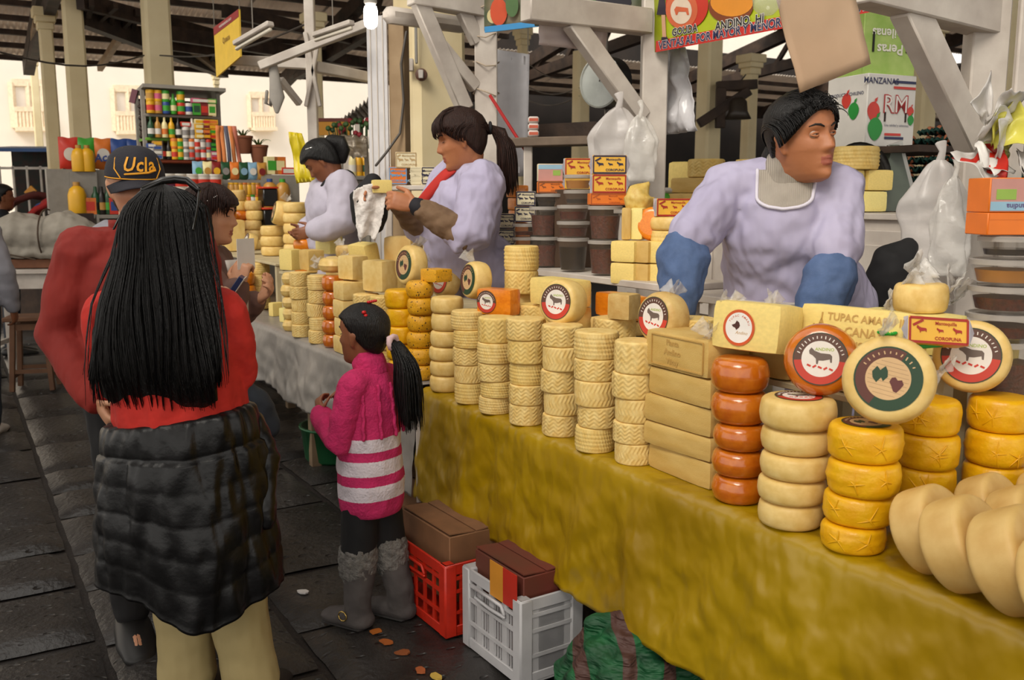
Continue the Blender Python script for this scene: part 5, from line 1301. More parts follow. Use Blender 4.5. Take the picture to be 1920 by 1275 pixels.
stack(722, 688, [.082, .08, .08, .078], .06, [WOV[1], WOV[3]], 'yellow woven cheese {o} of the stack behind the girl\'s head', GL)
stack(755, 707, [.08, .078, .074, .072, .07], .066, YLW, 'yellow cling-wrapped cheese {o} of the stack right of the girl', GL, 'yellow_cheese')
stack(790, 715, [.07, .072, .072, .07, .07, .066], .058, SPT, 'yellow spotted-wrapper cheese {o} of the spotted stack', 'spotted-wrapper cheeses', 'spotted_cheese')
stack(488, 580, [.082, .08, .078, .08], .068, [C_ for C_ in (WOV[3], WOV[1])], 'pale woven cheese {o} of the stack at the grey cloth\'s far end', GL)
for i, (x, y) in enumerate([(508, 593), (528, 604)]):
    p_ = Wz(x, y, ZT+.004); place(BLY[i], 'cheese_wedge', p_+V*.04, (.06, .09, .09), YAW_U+.2, ['small cut block at the far corner, left of the pair', 'small cut block at the far corner, right of the pair'][i], 'cheese', 'cut blocks at the far corner')
riser(.12, 2.55, .17, .44, 1.075, 'low display board behind the stacks on the grey cloth')
Z2 = 1.078
def sb_(px, t, dims, me, label, z0=Z2, dr=0., name='block_cheese', py=500):
    p_ = Wt(px, py, t); p_.z = z0; return place(me, name, p_, dims, YAW_U+dr, label, 'cheese')
def at_t(px, t, z): 
    p_ = Wt(px, 500, t); p_.z = z; return p_
place(BLY[0], 'block_cheese', at_t(546, .07, 1.124), (.12, .085, .125), YAW_U+.35, 'yellow cube on the leftmost front stack of the grey cloth', 'cheese')
place(BLK[1], 'block_cheese', at_t(585, .085, 1.146), (.13, .1, .115), YAW_U+.1, 'pale cube on the two woven stacks of the grey cloth', 'cheese')
ovl = place(BALL[0], 'bagged_cheese', at_t(624, .07, 1.16), (.085, .07, .075), YAW_U, 'oval cheese in a knotted clear bag on the orange stack', 'cheese')
for i, w_ in enumerate([(-.09, 0, .02), (-.07, 0, .05), (.06, 0, .07)]): tuft(ovl, ovl.location+Vector(w_), .045, 3, 40+i)
place(BLC[0], 'block_cheese', at_t(662, .075, 1.143), (.13, .1, .12), YAW_U+.25, 'white cube on the block stack left of the girl', 'cheese')
place(BLC[0], 'block_cheese', at_t(712, .10, 1.105), (.15, .1, .15), YAW_U+.3, 'tall pale cube above the girl\'s head', 'cheese')
sb_(690, .27, (.17, .13, .09), BLK[0], 'pale block lying under the leaning slab behind the girl')
o_ = place(BLY[0], 'block_cheese', at_t(688, .27, Z2+.092), (.17, .09, .14), 0, 'leaning yellow slab of cheese behind the girl', 'cheese', None, (R(-12), 0, YAW_U+.2))
sb_(640, .30, (.2, .13, .13), BLC[0], 'pale block carrying the row of cubes behind the orange stack')
place(BLY[1], 'block_cheese', at_t(618, .33, Z2+.132), (.15, .1, .125), YAW_U+.3, 'yellow cut cube standing highest behind the oval bagged cheese', 'cheese')
bg2 = place(RIND[0], 'bagged_cheese', at_t(655, .30, Z2+.132), (.075, .06, .07), 0, 'glossy bagged cheese between the two yellow cubes', 'cheese')
tuft(bg2, bg2.location+Vector((-.03, 0, .06)), .05, 3, 61)
sb_(590, .33, (.16, .13, .12), BLK[1], 'pale block behind the pale cube of the grey cloth')
sb_(745, .32, (.22, .12, .12), BLC[0], 'pale block behind the green-labelled wheel')
tanb = place(block_mesh('cheese', C5, 12), 'labelled_block', at_t(757, .40, Z2+.0), (.20, .10, .27), YAW_U+.4, 'tall tan block with round label behind the wiping cloth', 'cheese')
standing(772, 540, .13, .09, .08, (-.80, -.6, 0), 'large pale wheel with green and maroon label above the yellow stack', 'green', WHL[0], lab=.74, z0=1.155, wrap=[(.03, .02, .085)])
standing(835, 505, .36, .08, .08, (-.75, -.66, 0), 'bagged brown-labelled wheel before the ponytailed vendor', 'cow', RIND[1], lab=.8, z0=Z2, wrap=[(0, 0, .09), (.04, 0, .08), (-.05, .02, .08)])
flt = place(BLC[0], 'flat_packet', at_t(818, .09, 1.20), (.11, .09, .055), YAW_U+.2, 'flat yellow spotted packet on the spotted stack', 'cheese'); flt.data = flt.data.copy(); flt.data.materials[0] = CS
DKAMBER = mat('shaded_amber_bottle', '#2a1408', .15, var=.1)  # very dark amber brown bottle colour
bt2 = M(); bt2.lathe([(.001, 0), (.03, 0), (.034, .01), (.034, .12), (.02, .16), (.013, .18), (.013, .22), (.001, .22)], 16); bt2.lathe([(.0345, .03), (.0345, .08)], 16, mi=1, cap=False)
tag(bt2.build('dark_bottle', [DKAMBER, plain('#d0581a', .4)], None, at_t(700, .38, Z2), smooth='all'), 'small dark bottle with orange label behind the leaning slab', 'bottle')
# far tier: cream wheels and orange balls beyond the grey cloth
riser(2.62, 4.56, .17, .62, 1.12, 'display board at the far end of the cheese row')
table('market_table', 3.36, 4.56, .6, 'third plank table continuing beyond the grey cloth')
stack(0, 0, [.075, .072, .075, .072, .07], .085, WHL, 'cream wheel {o} of the tall stack beside the far vendor', 'far cream wheels', 'whole_cheese', base=at_t(556, .48, 0), z0=1.15, grow=[.96, 1, 1.02, 1.02, 1])
stack(0, 0, [.075, .075, .07], .088, WHL, 'cream wheel {o} of the low stack under the tilted labelled wheel', 'far cream wheels', 'whole_cheese', base=at_t(514, .40, 0), z0=1.123)
fw = standing(527, 430, .42, .085, .1, (-.9, -.35, 0), 'tilted cream wheel with blue label among the far stacks', 'green', WHL[1], lab=.85, z0=1.345, tilt=.25); tuft(fw, fw.location+Vector((0, 0, .1)), .06, 3, 70)
standing(470, 475, .30, .075, .08, (-.9, -.5, .2), 'small cream wheel with silver label before the low cream stack', 'cow', WHL[2], lab=.9, z0=1.123, tilt=.4)
stack(0, 0, [.07, .07, .068, .07], .07, ORB, 'orange cheese {o} of the far orange stack nearest the grey cloth', 'far orange cheeses', 'orange_cheese', base=S(2.35, .28, 0), z0=Z2-.27 if False else Z2)
stack(0, 0, [.09, .09, .085], .075, ORB, 'bright orange cheese {o} of the orange trio in front of the far wheels', 'far orange cheeses', 'orange_cheese', base=S(3.0, .06, 0))
stack(0, 0, [.085, .08, .085], .07, ORB, 'bright orange cheese {o} of the left orange trio at the far end', 'far orange cheeses', 'orange_cheese', base=S(3.22, .06, 0))
stack(0, 0, [.075, .08, .08, .08], .075, [ORG[0], ORB[0], ORB[1], ORG[1]], 'amber cheese {o} of the far amber stack beside the profile woman\'s face', 'far orange cheeses', 'orange_cheese', base=at_t(452, .42, 0), z0=1.123)
stack(0, 0, [.09, .08], .06, [RIND[0], WHL[0]], 'pale cheese {o} of the pair crowning the far amber stack', 'far cream wheels', 'whole_cheese', base=at_t(452, .42, 0), z0=1.44)
stack(0, 0, [.08, .078, .08, .08, .08], .07, [RIND[1], WHL[1], RIND[0]], 'bagged pale cheese {o} of the narrow far stack next to the dark tubs', 'far cream wheels', 'whole_cheese', base=at_t(480, .52, 0), z0=1.123)
stack(0, 0, [.085, .085, .08], .075, [RIND[0], ORB[1], ORB[0]], 'cheese {o} of the short stack before the profile woman\'s note card', 'far orange cheeses', 'orange_cheese', base=S(3.75, .10, 0))
place(ORG[0], 'red_ball_cheese', at_t(434, .3, 1.123+.25), (.06, .06, .10), 0, 'red wax ball cheese beside the profile woman\'s nose', 'cheese')
place(BLC[0], 'block_cheese', at_t(440, .3, 1.123), (.16, .16, .25), YAW_U, 'pale block carrying the red ball cheese', 'cheese')

# ---------------------------------------------------------------- tubs and cartons
TUB = mat('clear_tub_plastic', '#b8aa9a', .12, var=0, alpha=.09, spec=.9); LID = mat('grey_translucent_lid', '#b9b2aa', .25, var=.05, alpha=.6)
AJI = mat('brown_chilli_paste', '#5e220f', .4, col2='#35100a', nscale=90, bump=.5, bscale=90); OLIVE = mat('black_olive_brine', '#0d0b0d', .12, var=.2); MANJ = mat('amber_caramel', '#b0752f', .35, var=.1); REDJ = mat('dark_red_paste', '#5a2018', .4, col2='#3a120c', nscale=80)
def tub(p_, r, h, fill, cont, label, group='clear tubs of preserves', lidm=None):
    root = thing('plastic_tub', label, 'tub', p_, 0, group)
    m = M(); m.lathe([(r*.80, 0), (r*.82, .004), (r*.97, h-.012), (r*1.0, h-.010), (r*1.0, h-.004), (r*.95, h-.004), (r*.79, .006), (.002, .004)], 28, cap=False); m.add([(r*.8*math.cos(i*.2244), r*.8*math.sin(i*.2244), 0) for i in range(28)], [tuple(range(28))[::-1]])
    m.build('container', TUB, root, smooth='all')
    r1 = lerp(.79, .94, fill); m = M(); m.lathe([(.001, .007), (r*.78, .007), (r*r1*.985, .007+(h-.016)*fill), (.001, .007+(h-.016)*fill)], 28); m.build('contents', cont, root)
    m = M(); m.lathe([(.001, h-.003), (r*.98, h-.003), (r*1.04, h-.009), (r*1.05, h-.004), (r*1.05, h+.003), (r*.96, h+.005), (r*.93, h+.001), (.001, h+.001)], 28); m.build('lid', lidm or LID, root)
    return root
def tier(s0, s1, t0, t1, z, label, mt, zb=ZP):
    root = thing('back_counter', label, 'counter', S((s0+s1)/2, (t0+t1)/2, zb+.002), YAW_U)
    z = z-zb-.002
    M().box((0, 0, z-.014), (s1-s0, t1-t0, .026), None, .003).build('counter_top', mt, root)
    for x in (-1, 1):
        for y in (-1, 1): M().box((x*((s1-s0)/2-.03), y*((t1-t0)/2-.03), (z-.03)/2), (.05, .05, z-.03)).build('leg', mt, root)
    return root
ZJ = 1.245
tier(-.92, .02, .50, .80, ZJ, 'raised white shelf of preserves between the two nearer vendors', WHITEP)
TJ = .57
def jar(px, t, k, r, h, fill, cont, label, base=ZJ): return tub(at_t(px, t, base+k), r, h, fill, cont, label)
JR = 'on the shelf between the vendors'
jar(1133, TJ, .001, .064, .132, .82, AJI, 'tall bottom tub of brown chilli paste, right column on the preserves shelf')
jar(1133, TJ, .139, .066, .128, .78, AJI, 'tall upper tub of brown chilli paste, right column on the preserves shelf')
jar(1074, TJ, .001, .064, .134, .8, OLIVE, 'tall tub of black olives, bottom of the middle column')
jar(1074, TJ, .141, .066, .062, .68, AJI, 'flat tub of chilli paste resting on the olives tub')
jar(1074, TJ, .209, .066, .060, .7, REDJ, 'flat tub topmost in the middle column of preserves')
jar(1022, TJ+.03, .001, .062, .128, .8, AJI, 'tall bottom tub of chilli paste, left column of preserves')
jar(1020, TJ+.03, .135, .064, .125, .78, AJI, 'tall upper tub of chilli paste, left column of preserves')
for i in range(3): jar(985, TJ+.09, .001+i*.062, .06, .054, .4, [OLIVE, REDJ, REDJ][i], ['lowest', 'middle', 'topmost'][i]+' flat tub in the low column left of the tall tubs')
jar(1032, TJ+.10, .001, .05, .25, .3, REDJ, 'slim tall tub standing hidden behind the left chilli column')
jar(1030, TJ+.055, .266, .062, .05, .5, OLIVE, 'small dark tub on top of the left column of preserves')
jar(1082, TJ+.05, .275, .058, .055, .4, OLIVE, 'small dark tub on top of the middle column')
jar(1082, TJ+.05, .335, .058, .058, .75, MANJ, 'small amber caramel tub crowning the middle column')
PINKM = plain('#c08a80', .5); SKYB = plain('#8fb4c8', .5); GREENM = plain('#8fae4a', .5)
def picture_box(p_, rz, dims, label, mats=None, txt=None, flip=False, side=BXO, rot=None, name='printed_carton', strip=True, group=None):
    root = thing(name, label, 'box', p_, rz, group); w_, d_, h_ = dims
    if rot: root.rotation_euler = rot
    M().box((0, 0, h_/2), dims, None, .002).build('carton', side, root)
    m = M(); mm = mats or [PINKM, SKYB, GREENM, plain('#5b4a7a')]
    fr = Matrix.Translation((0, -d_/2-.0008, h_/2)) @ Matrix.Rotation(R(90), 4, 'X')
    if flip: fr = fr @ Matrix.Rotation(math.pi, 4, 'Z')
    m.box(fr @ Vector((0, 0, 0)), (w_*.96, .0012, h_*.94), None, 0, 0)
    m.box(fr @ Vector((0, h_*.32, .0008)), (w_*.96, .0012, h_*.26), None, 0, 1); m.box(fr @ Vector((w_*.25, -.02*h_, .0009)), (w_*.3, .0012, h_*.3), None, 0, 2)
    if txt: add_text(m, txt, h_*.22, fr @ Matrix.Translation((0, h_*.32, .002)), 0, 3, bold=.02)
    m.build('printed_front', mm, root, smooth=False); return root
butter_box(at_t(1137, TJ+.03, ZJ+.276), R(4), (.15, .07, .044), 'orange carton lying on the right chilli tubs', BXO, plain('#b2551a'), BXO, False)
butter_box(at_t(1138, TJ+.03, ZJ+.322), R(3), (.135, .06, .072), 'yellow and red butter carton under the dark blue one', BXY, BXR)
butter_box(at_t(1138, TJ+.03, ZJ+.396), R(3), (.135, .06, .072), 'yellow butter carton with dark blue print, topmost on the tubs', BXY, BXB)
PB = at_t(1085, TJ+.16, ZJ)
M_ = thing('carton_stand', 'plain carton standing hidden behind the preserves', 'box', PB, 0); M().box((0, 0, .17), (.22, .07, .34), None, .003).build('carton', mat('brown_stand_carton', '#4a3626', .8, var=.1), M_)
butter_box(at_t(1086, TJ+.16, ZJ+.342), R(2), (.14, .06, .05), 'plain yellow butter carton low in the rear column', BXY, BXY)
butter_box(at_t(1086, TJ+.16, ZJ+.394), R(2), (.14, .06, .078), 'red-framed butter carton highest in the rear column', BXY, BXR)
picture_box(at_t(1030, TJ+.055, ZJ+.322+.052), R(2), (.11, .06, .075), 'carton with landscape picture above the orange carton', side=BXC)
butter_box(at_t(1033, TJ+.055, ZJ+.324), R(2), (.125, .07, .048), 'orange carton on the small dark tub', BXO, plain('#8a4a1c'), BXO, False)
for i, (x, z, w_, lb) in enumerate([(950, .0, .085, 'cream carton low in the left column by the ponytailed vendor'), (950, .076, .085, 'cream carton second from bottom by the ponytailed vendor'), (950, .152, .085, 'cream carton third from bottom by the ponytailed vendor')]):
    butter_box(at_t(x, TJ+.13, ZJ+.001+z), R(-6), (w_, .06, .073), lb, BXC, BXB, GREYF, False, group='cream butter cartons')
butter_box(at_t(985, TJ+.12, ZJ+.19), R(-3), (.10, .06, .073), 'cream carton on the low flat tubs', BXC, BXB, GREYF, False, group='cream butter cartons')
butter_box(at_t(986, TJ+.12, ZJ+.265), R(-3), (.09, .06, .068), 'cream and yellow carton topmost left of the tubs', BXC, BXB, GREYF, False, group='cream butter cartons')
st_ = stack(0, 0, [.06, .06, .06, .06, .06, .06], .06, BLO, 'orange brick {o} of the brick stack beside the ponytail', 'orange bricks beside the ponytail', 'block_cheese', base=at_t(972, TJ+.20, 0), z0=ZJ+.001, dims=(.1, .07))
# pale blocks right of the tubs
tier(-1.42, -.96, .51, .80, ZJ-.02, 'raised shelf of cheeses left of the leaning vendor', WHITEP); ZK = ZJ-.018
for r_ in range(2):
    for c_ in range(3): place(BLY[0] if c_ != 1 else BLK[0], 'block_cheese', at_t(1180+c_*26, .55+.03*c_, ZK+.082*r_), (.11, .1, .08), YAW_U+.3, '%s pale brick of the %s row right of the chilli tubs' % (['left', 'middle', 'right'][c_], ['bottom', 'upper'][r_]), 'cheese', 'pale bricks right of the tubs')
place(BLK[1], 'block_cheese', at_t(1173, .56, ZK+.164), (.035, .09, .12), YAW_U+.9, 'upright embossed slab right of the upper chilli tub', 'cheese')
place(BLY[1], 'block_cheese', at_t(1197, .60, ZK+.164), (.05, .09, .12), YAW_U+.6, 'upright white-yellow slab beside the orange bagged cheese', 'cheese')
ob2 = standing(1224, 430, .62, .062, .05, (-.3, -.95, 0), 'orange bagged round cheese left of the leaning vendor', None, ORB[0], z0=ZK+.164)
wv = place(WOV[1], 'round_cheese', at_t(1258, .66, ZK), (.075, .075, .1), 0, 'lower woven cheese beside the leaning vendor\'s arm', 'cheese'); wv = place(WOV[3], 'round_cheese', at_t(1258, .66, ZK+.101), (.075, .075, .1), 0, 'upper woven cheese beside the leaning vendor\'s arm', 'cheese')
place(WHL[0], 'whole_cheese', at_t(1258, .66, ZK+.202), (.078, .078, .05), 0, 'flat wheel under the butter carton by the leaning vendor', 'cheese')
butter_box(at_t(1258, .66, ZK+.254), R(2), (.13, .06, .065), 'yellow and red butter carton on woven cheeses by the leaning vendor', BXY, BXR)
YB = mat('yellow_grated_cheese', '#d8bd6a', .5, col2='#c9a24a', nscale=60, alpha=.95)
m = M(); m.tube([(0, 0, .0), (0, 0, .03), (.0, 0, .055), (.03, 0, .08)], [(.055, .045), (.06, .048), (.04, .035), (.012, .012)], 18, ref=(1, 0, 0))
tag(remesh(m, 'bag_of_cheese', YB, None, .006, 2, .01, .03, loc=at_t(1196, .62, ZK+.292)), 'tied clear bag of yellow grated cheese on the upright slabs', 'bag')
# tubs and carton stack at the right edge
ZR = 1.033; TR = .66
for i, (h, f, c, lb) in enumerate([(.15, .68, AJI, 'tall tub of chilli paste at the bottom right'), (.062, .6, AJI, 'flat tub second from bottom at the right edge'), (.062, .65, AJI, 'flat tub third from bottom at the right edge'), (.06, .7, MANJ, 'amber caramel tub at the right edge'), (.05, .45, OLIVE, 'small dark tub under the printed carton at the right edge')]):
    tub(at_t(1888, TR, ZR+[0, .158, .228, .298, .366][i]), .085 if i < 4 else .07, h, f, c, lb, 'clear tubs at the right edge')
picture_box(at_t(1884, TR, ZR+.424), R(4), (.17, .1, .055), 'orange lower carton on the tubs at the right edge', [BXO, BXO, plain('#e8954a'), BXR], side=BXO)
picture_box(at_t(1884, TR, ZR+.48), R(4), (.17, .1, .085), 'upside-down printed carton with landscape at the right edge', [PINKM, SKYB, GREENM, plain('#5b4a7a')], 'Moyandina', True)
tag(M().sheet(16, 14, lambda u_, v_: S(lerp(-2.75, -1.98, u_), .56+.02*math.sin(u_*15)*v_+.01*nz(u_*5, v_*4), lerp(ZR+.004, ZT+.01, v_))-S(-2.3, .56, 0), .003).build('white_cloth', WCLOTH, None, S(-2.3, .56, 0), smooth='all'), 'white cloth hanging behind the tipped wheels at far right', 'cloth')
place(BLY[0], 'block_cheese', S(-1.98, .70, 1.03+.02), (.14, .1, .16), YAW_U, 'pale block behind the tubs at the right edge', 'cheese')
# ---------------------------------------------------------------- crates, cartons and bundles under the table
def crate(p_, rz, dims, mt, label, bars=5, name='plastic_crate', handle=True, solid=False, mark=None):
    root = thing(name, label, 'crate', p_, rz, 'plastic crates under the table'); w_, d_, h_ = dims; t_ = .006
    M().box((0, 0, .008), (w_, d_, .016), None, .003).build('bottom', mt, root)
    m = M()
    for y in (-1, 1):
        m.box((0, y*(d_/2-t_/2), h_-.02), (w_, t_*1.6, .04), None, .002); m.box((0, y*(d_/2-t_/2), .025), (w_, t_*1.6, .03), None, .002)
    for x in (-1, 1):
        m.box((x*(w_/2-t_/2), 0, h_-.02), (t_*1.6, d_, .04), None, .002); m.box((x*(w_/2-t_/2), 0, .025), (t_*1.6, d_, .03), None, .002)
        for y in (-1, 1): m.box((x*(w_/2-.02), y*(d_/2-.02), h_/2), (.05, .05, h_), None, .006)
    m.build('frame', mt, root)
    for y in (-1, 1):
        for z in (.33, .62, .8): M().box((0, y*(d_/2-.002), h_*z), (w_, .008, .012)).build('rail', mt, root)
        for i in range(bars): M().box((lerp(-w_/2+.06, w_/2-.06, (i+.5)/bars), y*(d_/2-.006), h_/2), (.016 if not solid else .03, .008, h_*.92)).build('slat', mt, root)
        if solid: 
            for i in range(bars*5):
                x = lerp(-w_/2+.07, w_/2-.07, i/(bars*5-1)); M().box((x, y*(d_/2-.009), h_*.42), (.005, .005, h_*.66)).build('slat', mt, root)
    for x in (-1, 1):
        for z in (.33, .62, .8): M().box((x*(w_/2-.002), 0, h_*z), (.008, d_, .012)).build('rail', mt, root)
        for i in range(3): M().box((x*(w_/2-.006), lerp(-d_/2+.07, d_/2-.07, i/2), h_/2), (.008, .02 if not solid else .10, h_*.92)).build('slat', mt, root)
        if mark: M().box((x*(w_/2+.001), -.02, h_*.45), (.004, .045, h_*.66), None, .001).build('painted_stripe', mark, root)
    if handle:
        for y in (-1, 1):
            m = M(); m.tube([(-.09, y*(d_/2+.006), h_-.075), (-.08, y*(d_/2+.010), h_-.05), (.08, y*(d_/2+.010), h_-.05), (.09, y*(d_/2+.006), h_-.085), (.0, y*(d_/2+.006), h_-.09), (-.09, y*(d_/2+.006), h_-.085)], .006, 8); m.build('handle', mt, root, smooth='all')
    return root
REDP = mat('red_crate_plastic', '#c22a17', .4, var=.15); WHITC = mat('white_crate_plastic', '#b9b7b8', .45, var=.12, nscale=8); KRAFT = mat('kraft_cardboard', '#7a5436', .8, var=.12); KRAFTD = mat('dark_printed_cardboard', '#5a3322', .75, col2='#6d2a1c', nscale=6)
rzC = YAW_U+R(2)
def cpos(s, t): return S(s, t, .006)
crate(cpos(-.42, -.11), rzC, (.48, .31, .27), REDP, 'red plastic crate with blue stripe under the yellow cloth', 5, mark=plain('#27508c', .5))
crate(cpos(-.90, -.09), rzC, (.36, .24, .29), WHITC, 'white plastic crate with slots under the yellow cloth', 3, solid=True)
def carton(p_, rz, dims, mt, label, flaps=True, tilt=0):
    root = thing('cardboard_box', label, 'box', p_, rz); w_, d_, h_ = dims
    M().box((0, 0, h_/2), dims, None, .003).build('box_body', mt, root)
    if flaps:
        for y in (-1, 1): M().box((0, y*d_*.25, h_+.006), (w_*.98, d_*.47, .004), Matrix.Rotation(y*.06, 3, 'X')).build('flap', mt, root)
    return root
carton(cpos(-.42, -.11)+Vector((0, 0, .10)), rzC, (.38, .22, .25), KRAFT, 'brown cardboard box inside the red crate')
cb_ = carton(cpos(-.90, -.09)+Vector((0, 0, .05)), rzC, (.30, .18, .30), KRAFTD, 'dark printed cardboard box inside the white crate')
for a, b, c_ in [(-.16, -.08, '#b32a1a'), (-.08, -.0, '#c9862a')]: M().box(((a+b)/2, .122, .26), (b-a, .003, .12)).build('printed_patch', plain(c_, .5), cb_)
m = M()
for i in range(9):
    a = i*.7; m.tube([(0, 0, .24), (.13*math.cos(a), .12*math.sin(a), .22), (.19*math.cos(a), .17*math.sin(a), .12), (.16*math.cos(a), .14*math.sin(a), .03)], [.05, .07, .075, .05], 10)
m.tube([(0, 0, .04), (0, 0, .2)], [.15, .15], 14); m.tube([(0, 0, .25), (-.06, 0, .32), (-.14, .03, .30)], [.03, .04, .02], 8); m.tube([(0, 0, .25), (.05, -.03, .33), (.12, -.04, .30)], [.03, .04, .02], 8)
GRN = mat('green_striped_blanket', '#0b5c2e', .6, col2='#07361d', nscale=3, stretch=(2, 2, 8), bump=.9, bscale=7, bdist=.03, bdetail=2)
def blanket():
    mm = GRN; nt = mm.node_tree; N, L = nt.nodes, nt.links; tc = N.new('ShaderNodeTexCoord'); w_ = N.new('ShaderNodeTexWave'); w_.inputs['Scale'].default_value = 2.6; w_.inputs['Distortion'].default_value = 3; L.new(tc.outputs['Object'], w_.inputs['Vector'])
    gt = N.new('ShaderNodeMath'); gt.operation = 'GREATER_THAN'; gt.inputs[1].default_value = .72; L.new(w_.outputs['Fac'], gt.inputs[0]); b = N['Principled BSDF']; old = b.inputs['Base Color'].links[0].from_socket
    mx = N.new('ShaderNodeMix'); mx.data_type = 'RGBA'; mx.inputs[7].default_value = (*srgb('#4a2e26'), 1); L.new(gt.outputs[0], mx.inputs[0]); L.new(old, mx.inputs[6]); L.new(mx.outputs[2], b.inputs['Base Color'])
blanket()
bp_ = S(-1.42, -.0, 0)
tag(remesh(m, 'green_bundle', GRN, None, .008, 3, .03, .06, loc=bp_), 'green and brown knotted cloth bundle beside the white crate', 'bundle')
m = M(); m.lathe([(.001, 0), (.15, 0), (.17, .02), (.19, .2), (.2, .2), (.2, .215), (.185, .215), (.16, .03), (.001, .03)], 24)
tag(m.build('green_basin', mat('dark_green_plastic', '#1c5a34', .4, var=.1), None, S(1.75, .22, .003), smooth='all'), 'dark green plastic basin under the grey cloth', 'basin')
carton(S(.28, .19, .005), rzC+.1, (.4, .3, .3), KRAFT, 'brown box in the shade behind the red crate')
for i, (x, y, c_, lb) in enumerate([(568, 1111, '#d8d4d0', 'scrap of white paper on the floor between woman and girl'), (705, 1185, '#b8651c', 'orange peel scrap beside the girl\'s boot'), (725, 1205, '#a8581c', 'small orange peel piece on the flagstone'), (788, 1258, '#a8582a', 'peel scrap near the lower edge before the white crate'), (817, 1269, '#c9a84a', 'yellow scrap at the lower edge before the white crate'), (755, 1225, '#8a4a20', 'flat brown peel on the flagstone by the red crate')]):
    rg = random.Random(i); m = M(); m.poly([((.018+.012*rg.random())*math.cos(a), (.012+.01*rg.random())*math.sin(a)) for a in [j*.785 for j in range(8)]], .006)
    tag(m.build('litter_scrap', plain(c_, .7), None, Wz(x, y, .006), rg.random()*3), lb, 'litter', 'scraps on the floor')
# ================================================================ stall frames, signs and goods behind the vendors
def member(root, pts, w_, h_=None, name='beam', mt=None, bev=.006):
    o = root.location
    return M().bar(Vector(pts[0])-o, Vector(pts[1])-o, w_, h_ or w_, 0, bev).build(name, mt or WHITEP, root)
# middle stall frame
sB = .16; baseB = S(sB, 1.30, 0)
fB = thing('stall_frame', 'white painted stall post with beam and brace beside the dial scale', 'frame', baseB)
pB = [Ws(1222, 330, sB)]
member(fB, (baseB, baseB+Vector((0, 0, 3.1))), .10, .12, 'post')
tb = Ws(1214, 42, sB); te = Ws(990, -2, sB)
member(fB, (tb+Vector((0, 0, 0)), Ws(985, 14, sB)), .09, .115)
member(fB, (Ws(1072, 40, sB), Ws(1203, 222, sB)), .07, .085, 'brace')
# rear-left stall frame behind the vendor with ponytail
sA = 1.44; baseA = S(sA, 1.10, 0)
fA = thing('stall_frame', 'white painted stall post and braces behind the ponytailed vendor', 'frame', baseA)
member(fA, (baseA, baseA+Vector((0, 0, 3.3))), .11, .13, 'post')
member(fA, (Ws(905, 12, sA), Ws(770, -14, sA)), .10, .13)
member(fA, (Ws(782, -6, sA), Ws(872, 205, sA)), .07, .09, 'brace'); member(fA, (Ws(826, 85, sA), Ws(892, 165, sA)), .06, .07, 'brace'); member(fA, (Ws(868, 20, sA), Ws(896, 80, sA)), .06, .08, 'brace')
for i in range(5):
    z = 2.15+i*.16; ms = M(); ms.tube([(.075*math.cos(a)-.0, .085*math.sin(a), z+.02*math.sin(a*2+i)) for a in [j*.785 for j in range(9)]], .004, 5); ms.build('string', plain('#b9a892', .8), fA, smooth='all')
lampb = thing('lamp_housing', 'long white lamp housing above the broad cream pillar', 'lamp', W(720, 28, 5.4)); member(lampb, (W(722, 27, 5.4), W(872, 48, 5.9)), .10, .09, 'housing', bev=.03)
# right stall frame
sR = -1.38; baseR = S(sR, 1.53, 0)
fR = thing('stall_frame', 'white painted stall post, beam and thick brace at the right', 'frame', baseR)
member(fR, (baseR, baseR+Vector((0, 0, 3.0))), .085, .13, 'post'); member(fR, (baseR+U*-.12+V*.03, baseR+U*-.12+V*.03+Vector((0, 0, 3.0))), .03, .05, 'post')
member(fR, (Ws(1870, 38, sR), Ws(1610, -30, sR)), .10, .12); member(fR, (Ws(1700, 10, sR), Ws(1822, 268, sR)), .075, .11, 'brace')
# far left lamp post with fluorescent arms
dP = 7.0; bp2 = W(586, 200, dP); bp2.z = 0
fL = thing('lamp_post', 'white lamp post with slanted tube arms behind the far vendor', 'lamp post', bp2)
member(fL, (bp2, bp2+Vector((0, 0, 3.2))), .07, .07, 'post'); member(fL, (W(572, 60, 6.95), W(600, 200, 6.95)), .03, .03, 'strut'); member(fL, (W(600, 60, 6.95), W(574, 200, 6.95)), .03, .03, 'strut')
member(fL, (W(487, 124, 6.70), W(700, 40, 6.60)), .05, .06, 'arm'); member(fL, (W(560, 95, 6.75), W(690, 50, 6.65)), .04, .05, 'arm'); member(fL, (W(432, 113, 7.20), W(580, 120, 7.00)), .07, .075, 'tube_housing'); member(fL, (W(590, 125, 7.00), W(715, 150, 7.50)), .07, .075, 'tube_housing'); member(fL, (W(525, 148, 6.80), W(562, 195, 6.95)), .045, .045, 'strut')
for i, (a, b, lb) in enumerate([((442, 82, 5.6), (508, 44, 5.4), 'pale fluorescent fitting hanging left of the lamp post'), ((590, 66, 5.8), (660, 42, 5.6), 'pale fluorescent fitting above the lamp arm')]):
    r_ = thing('tube_light', lb, 'lamp', W(*a), 0, 'fluorescent fittings'); member(r_, (W(*a), W(*b)), .05, .03, 'housing'); o_ = member(r_, (W(*a)-Vector((0, 0, .03)), W(*b)-Vector((0, 0, .03))), .022, .022, 'tube', plain('#c9c0b0', .4)); member(r_, (W(*a).lerp(W(*b), .5), W(*a).lerp(W(*b), .5)*1+Vector((0, 0, 5.06-W(*a).lerp(W(*b), .5).z))), .006, .006, 'cord', plain('#6a6258'), 0)
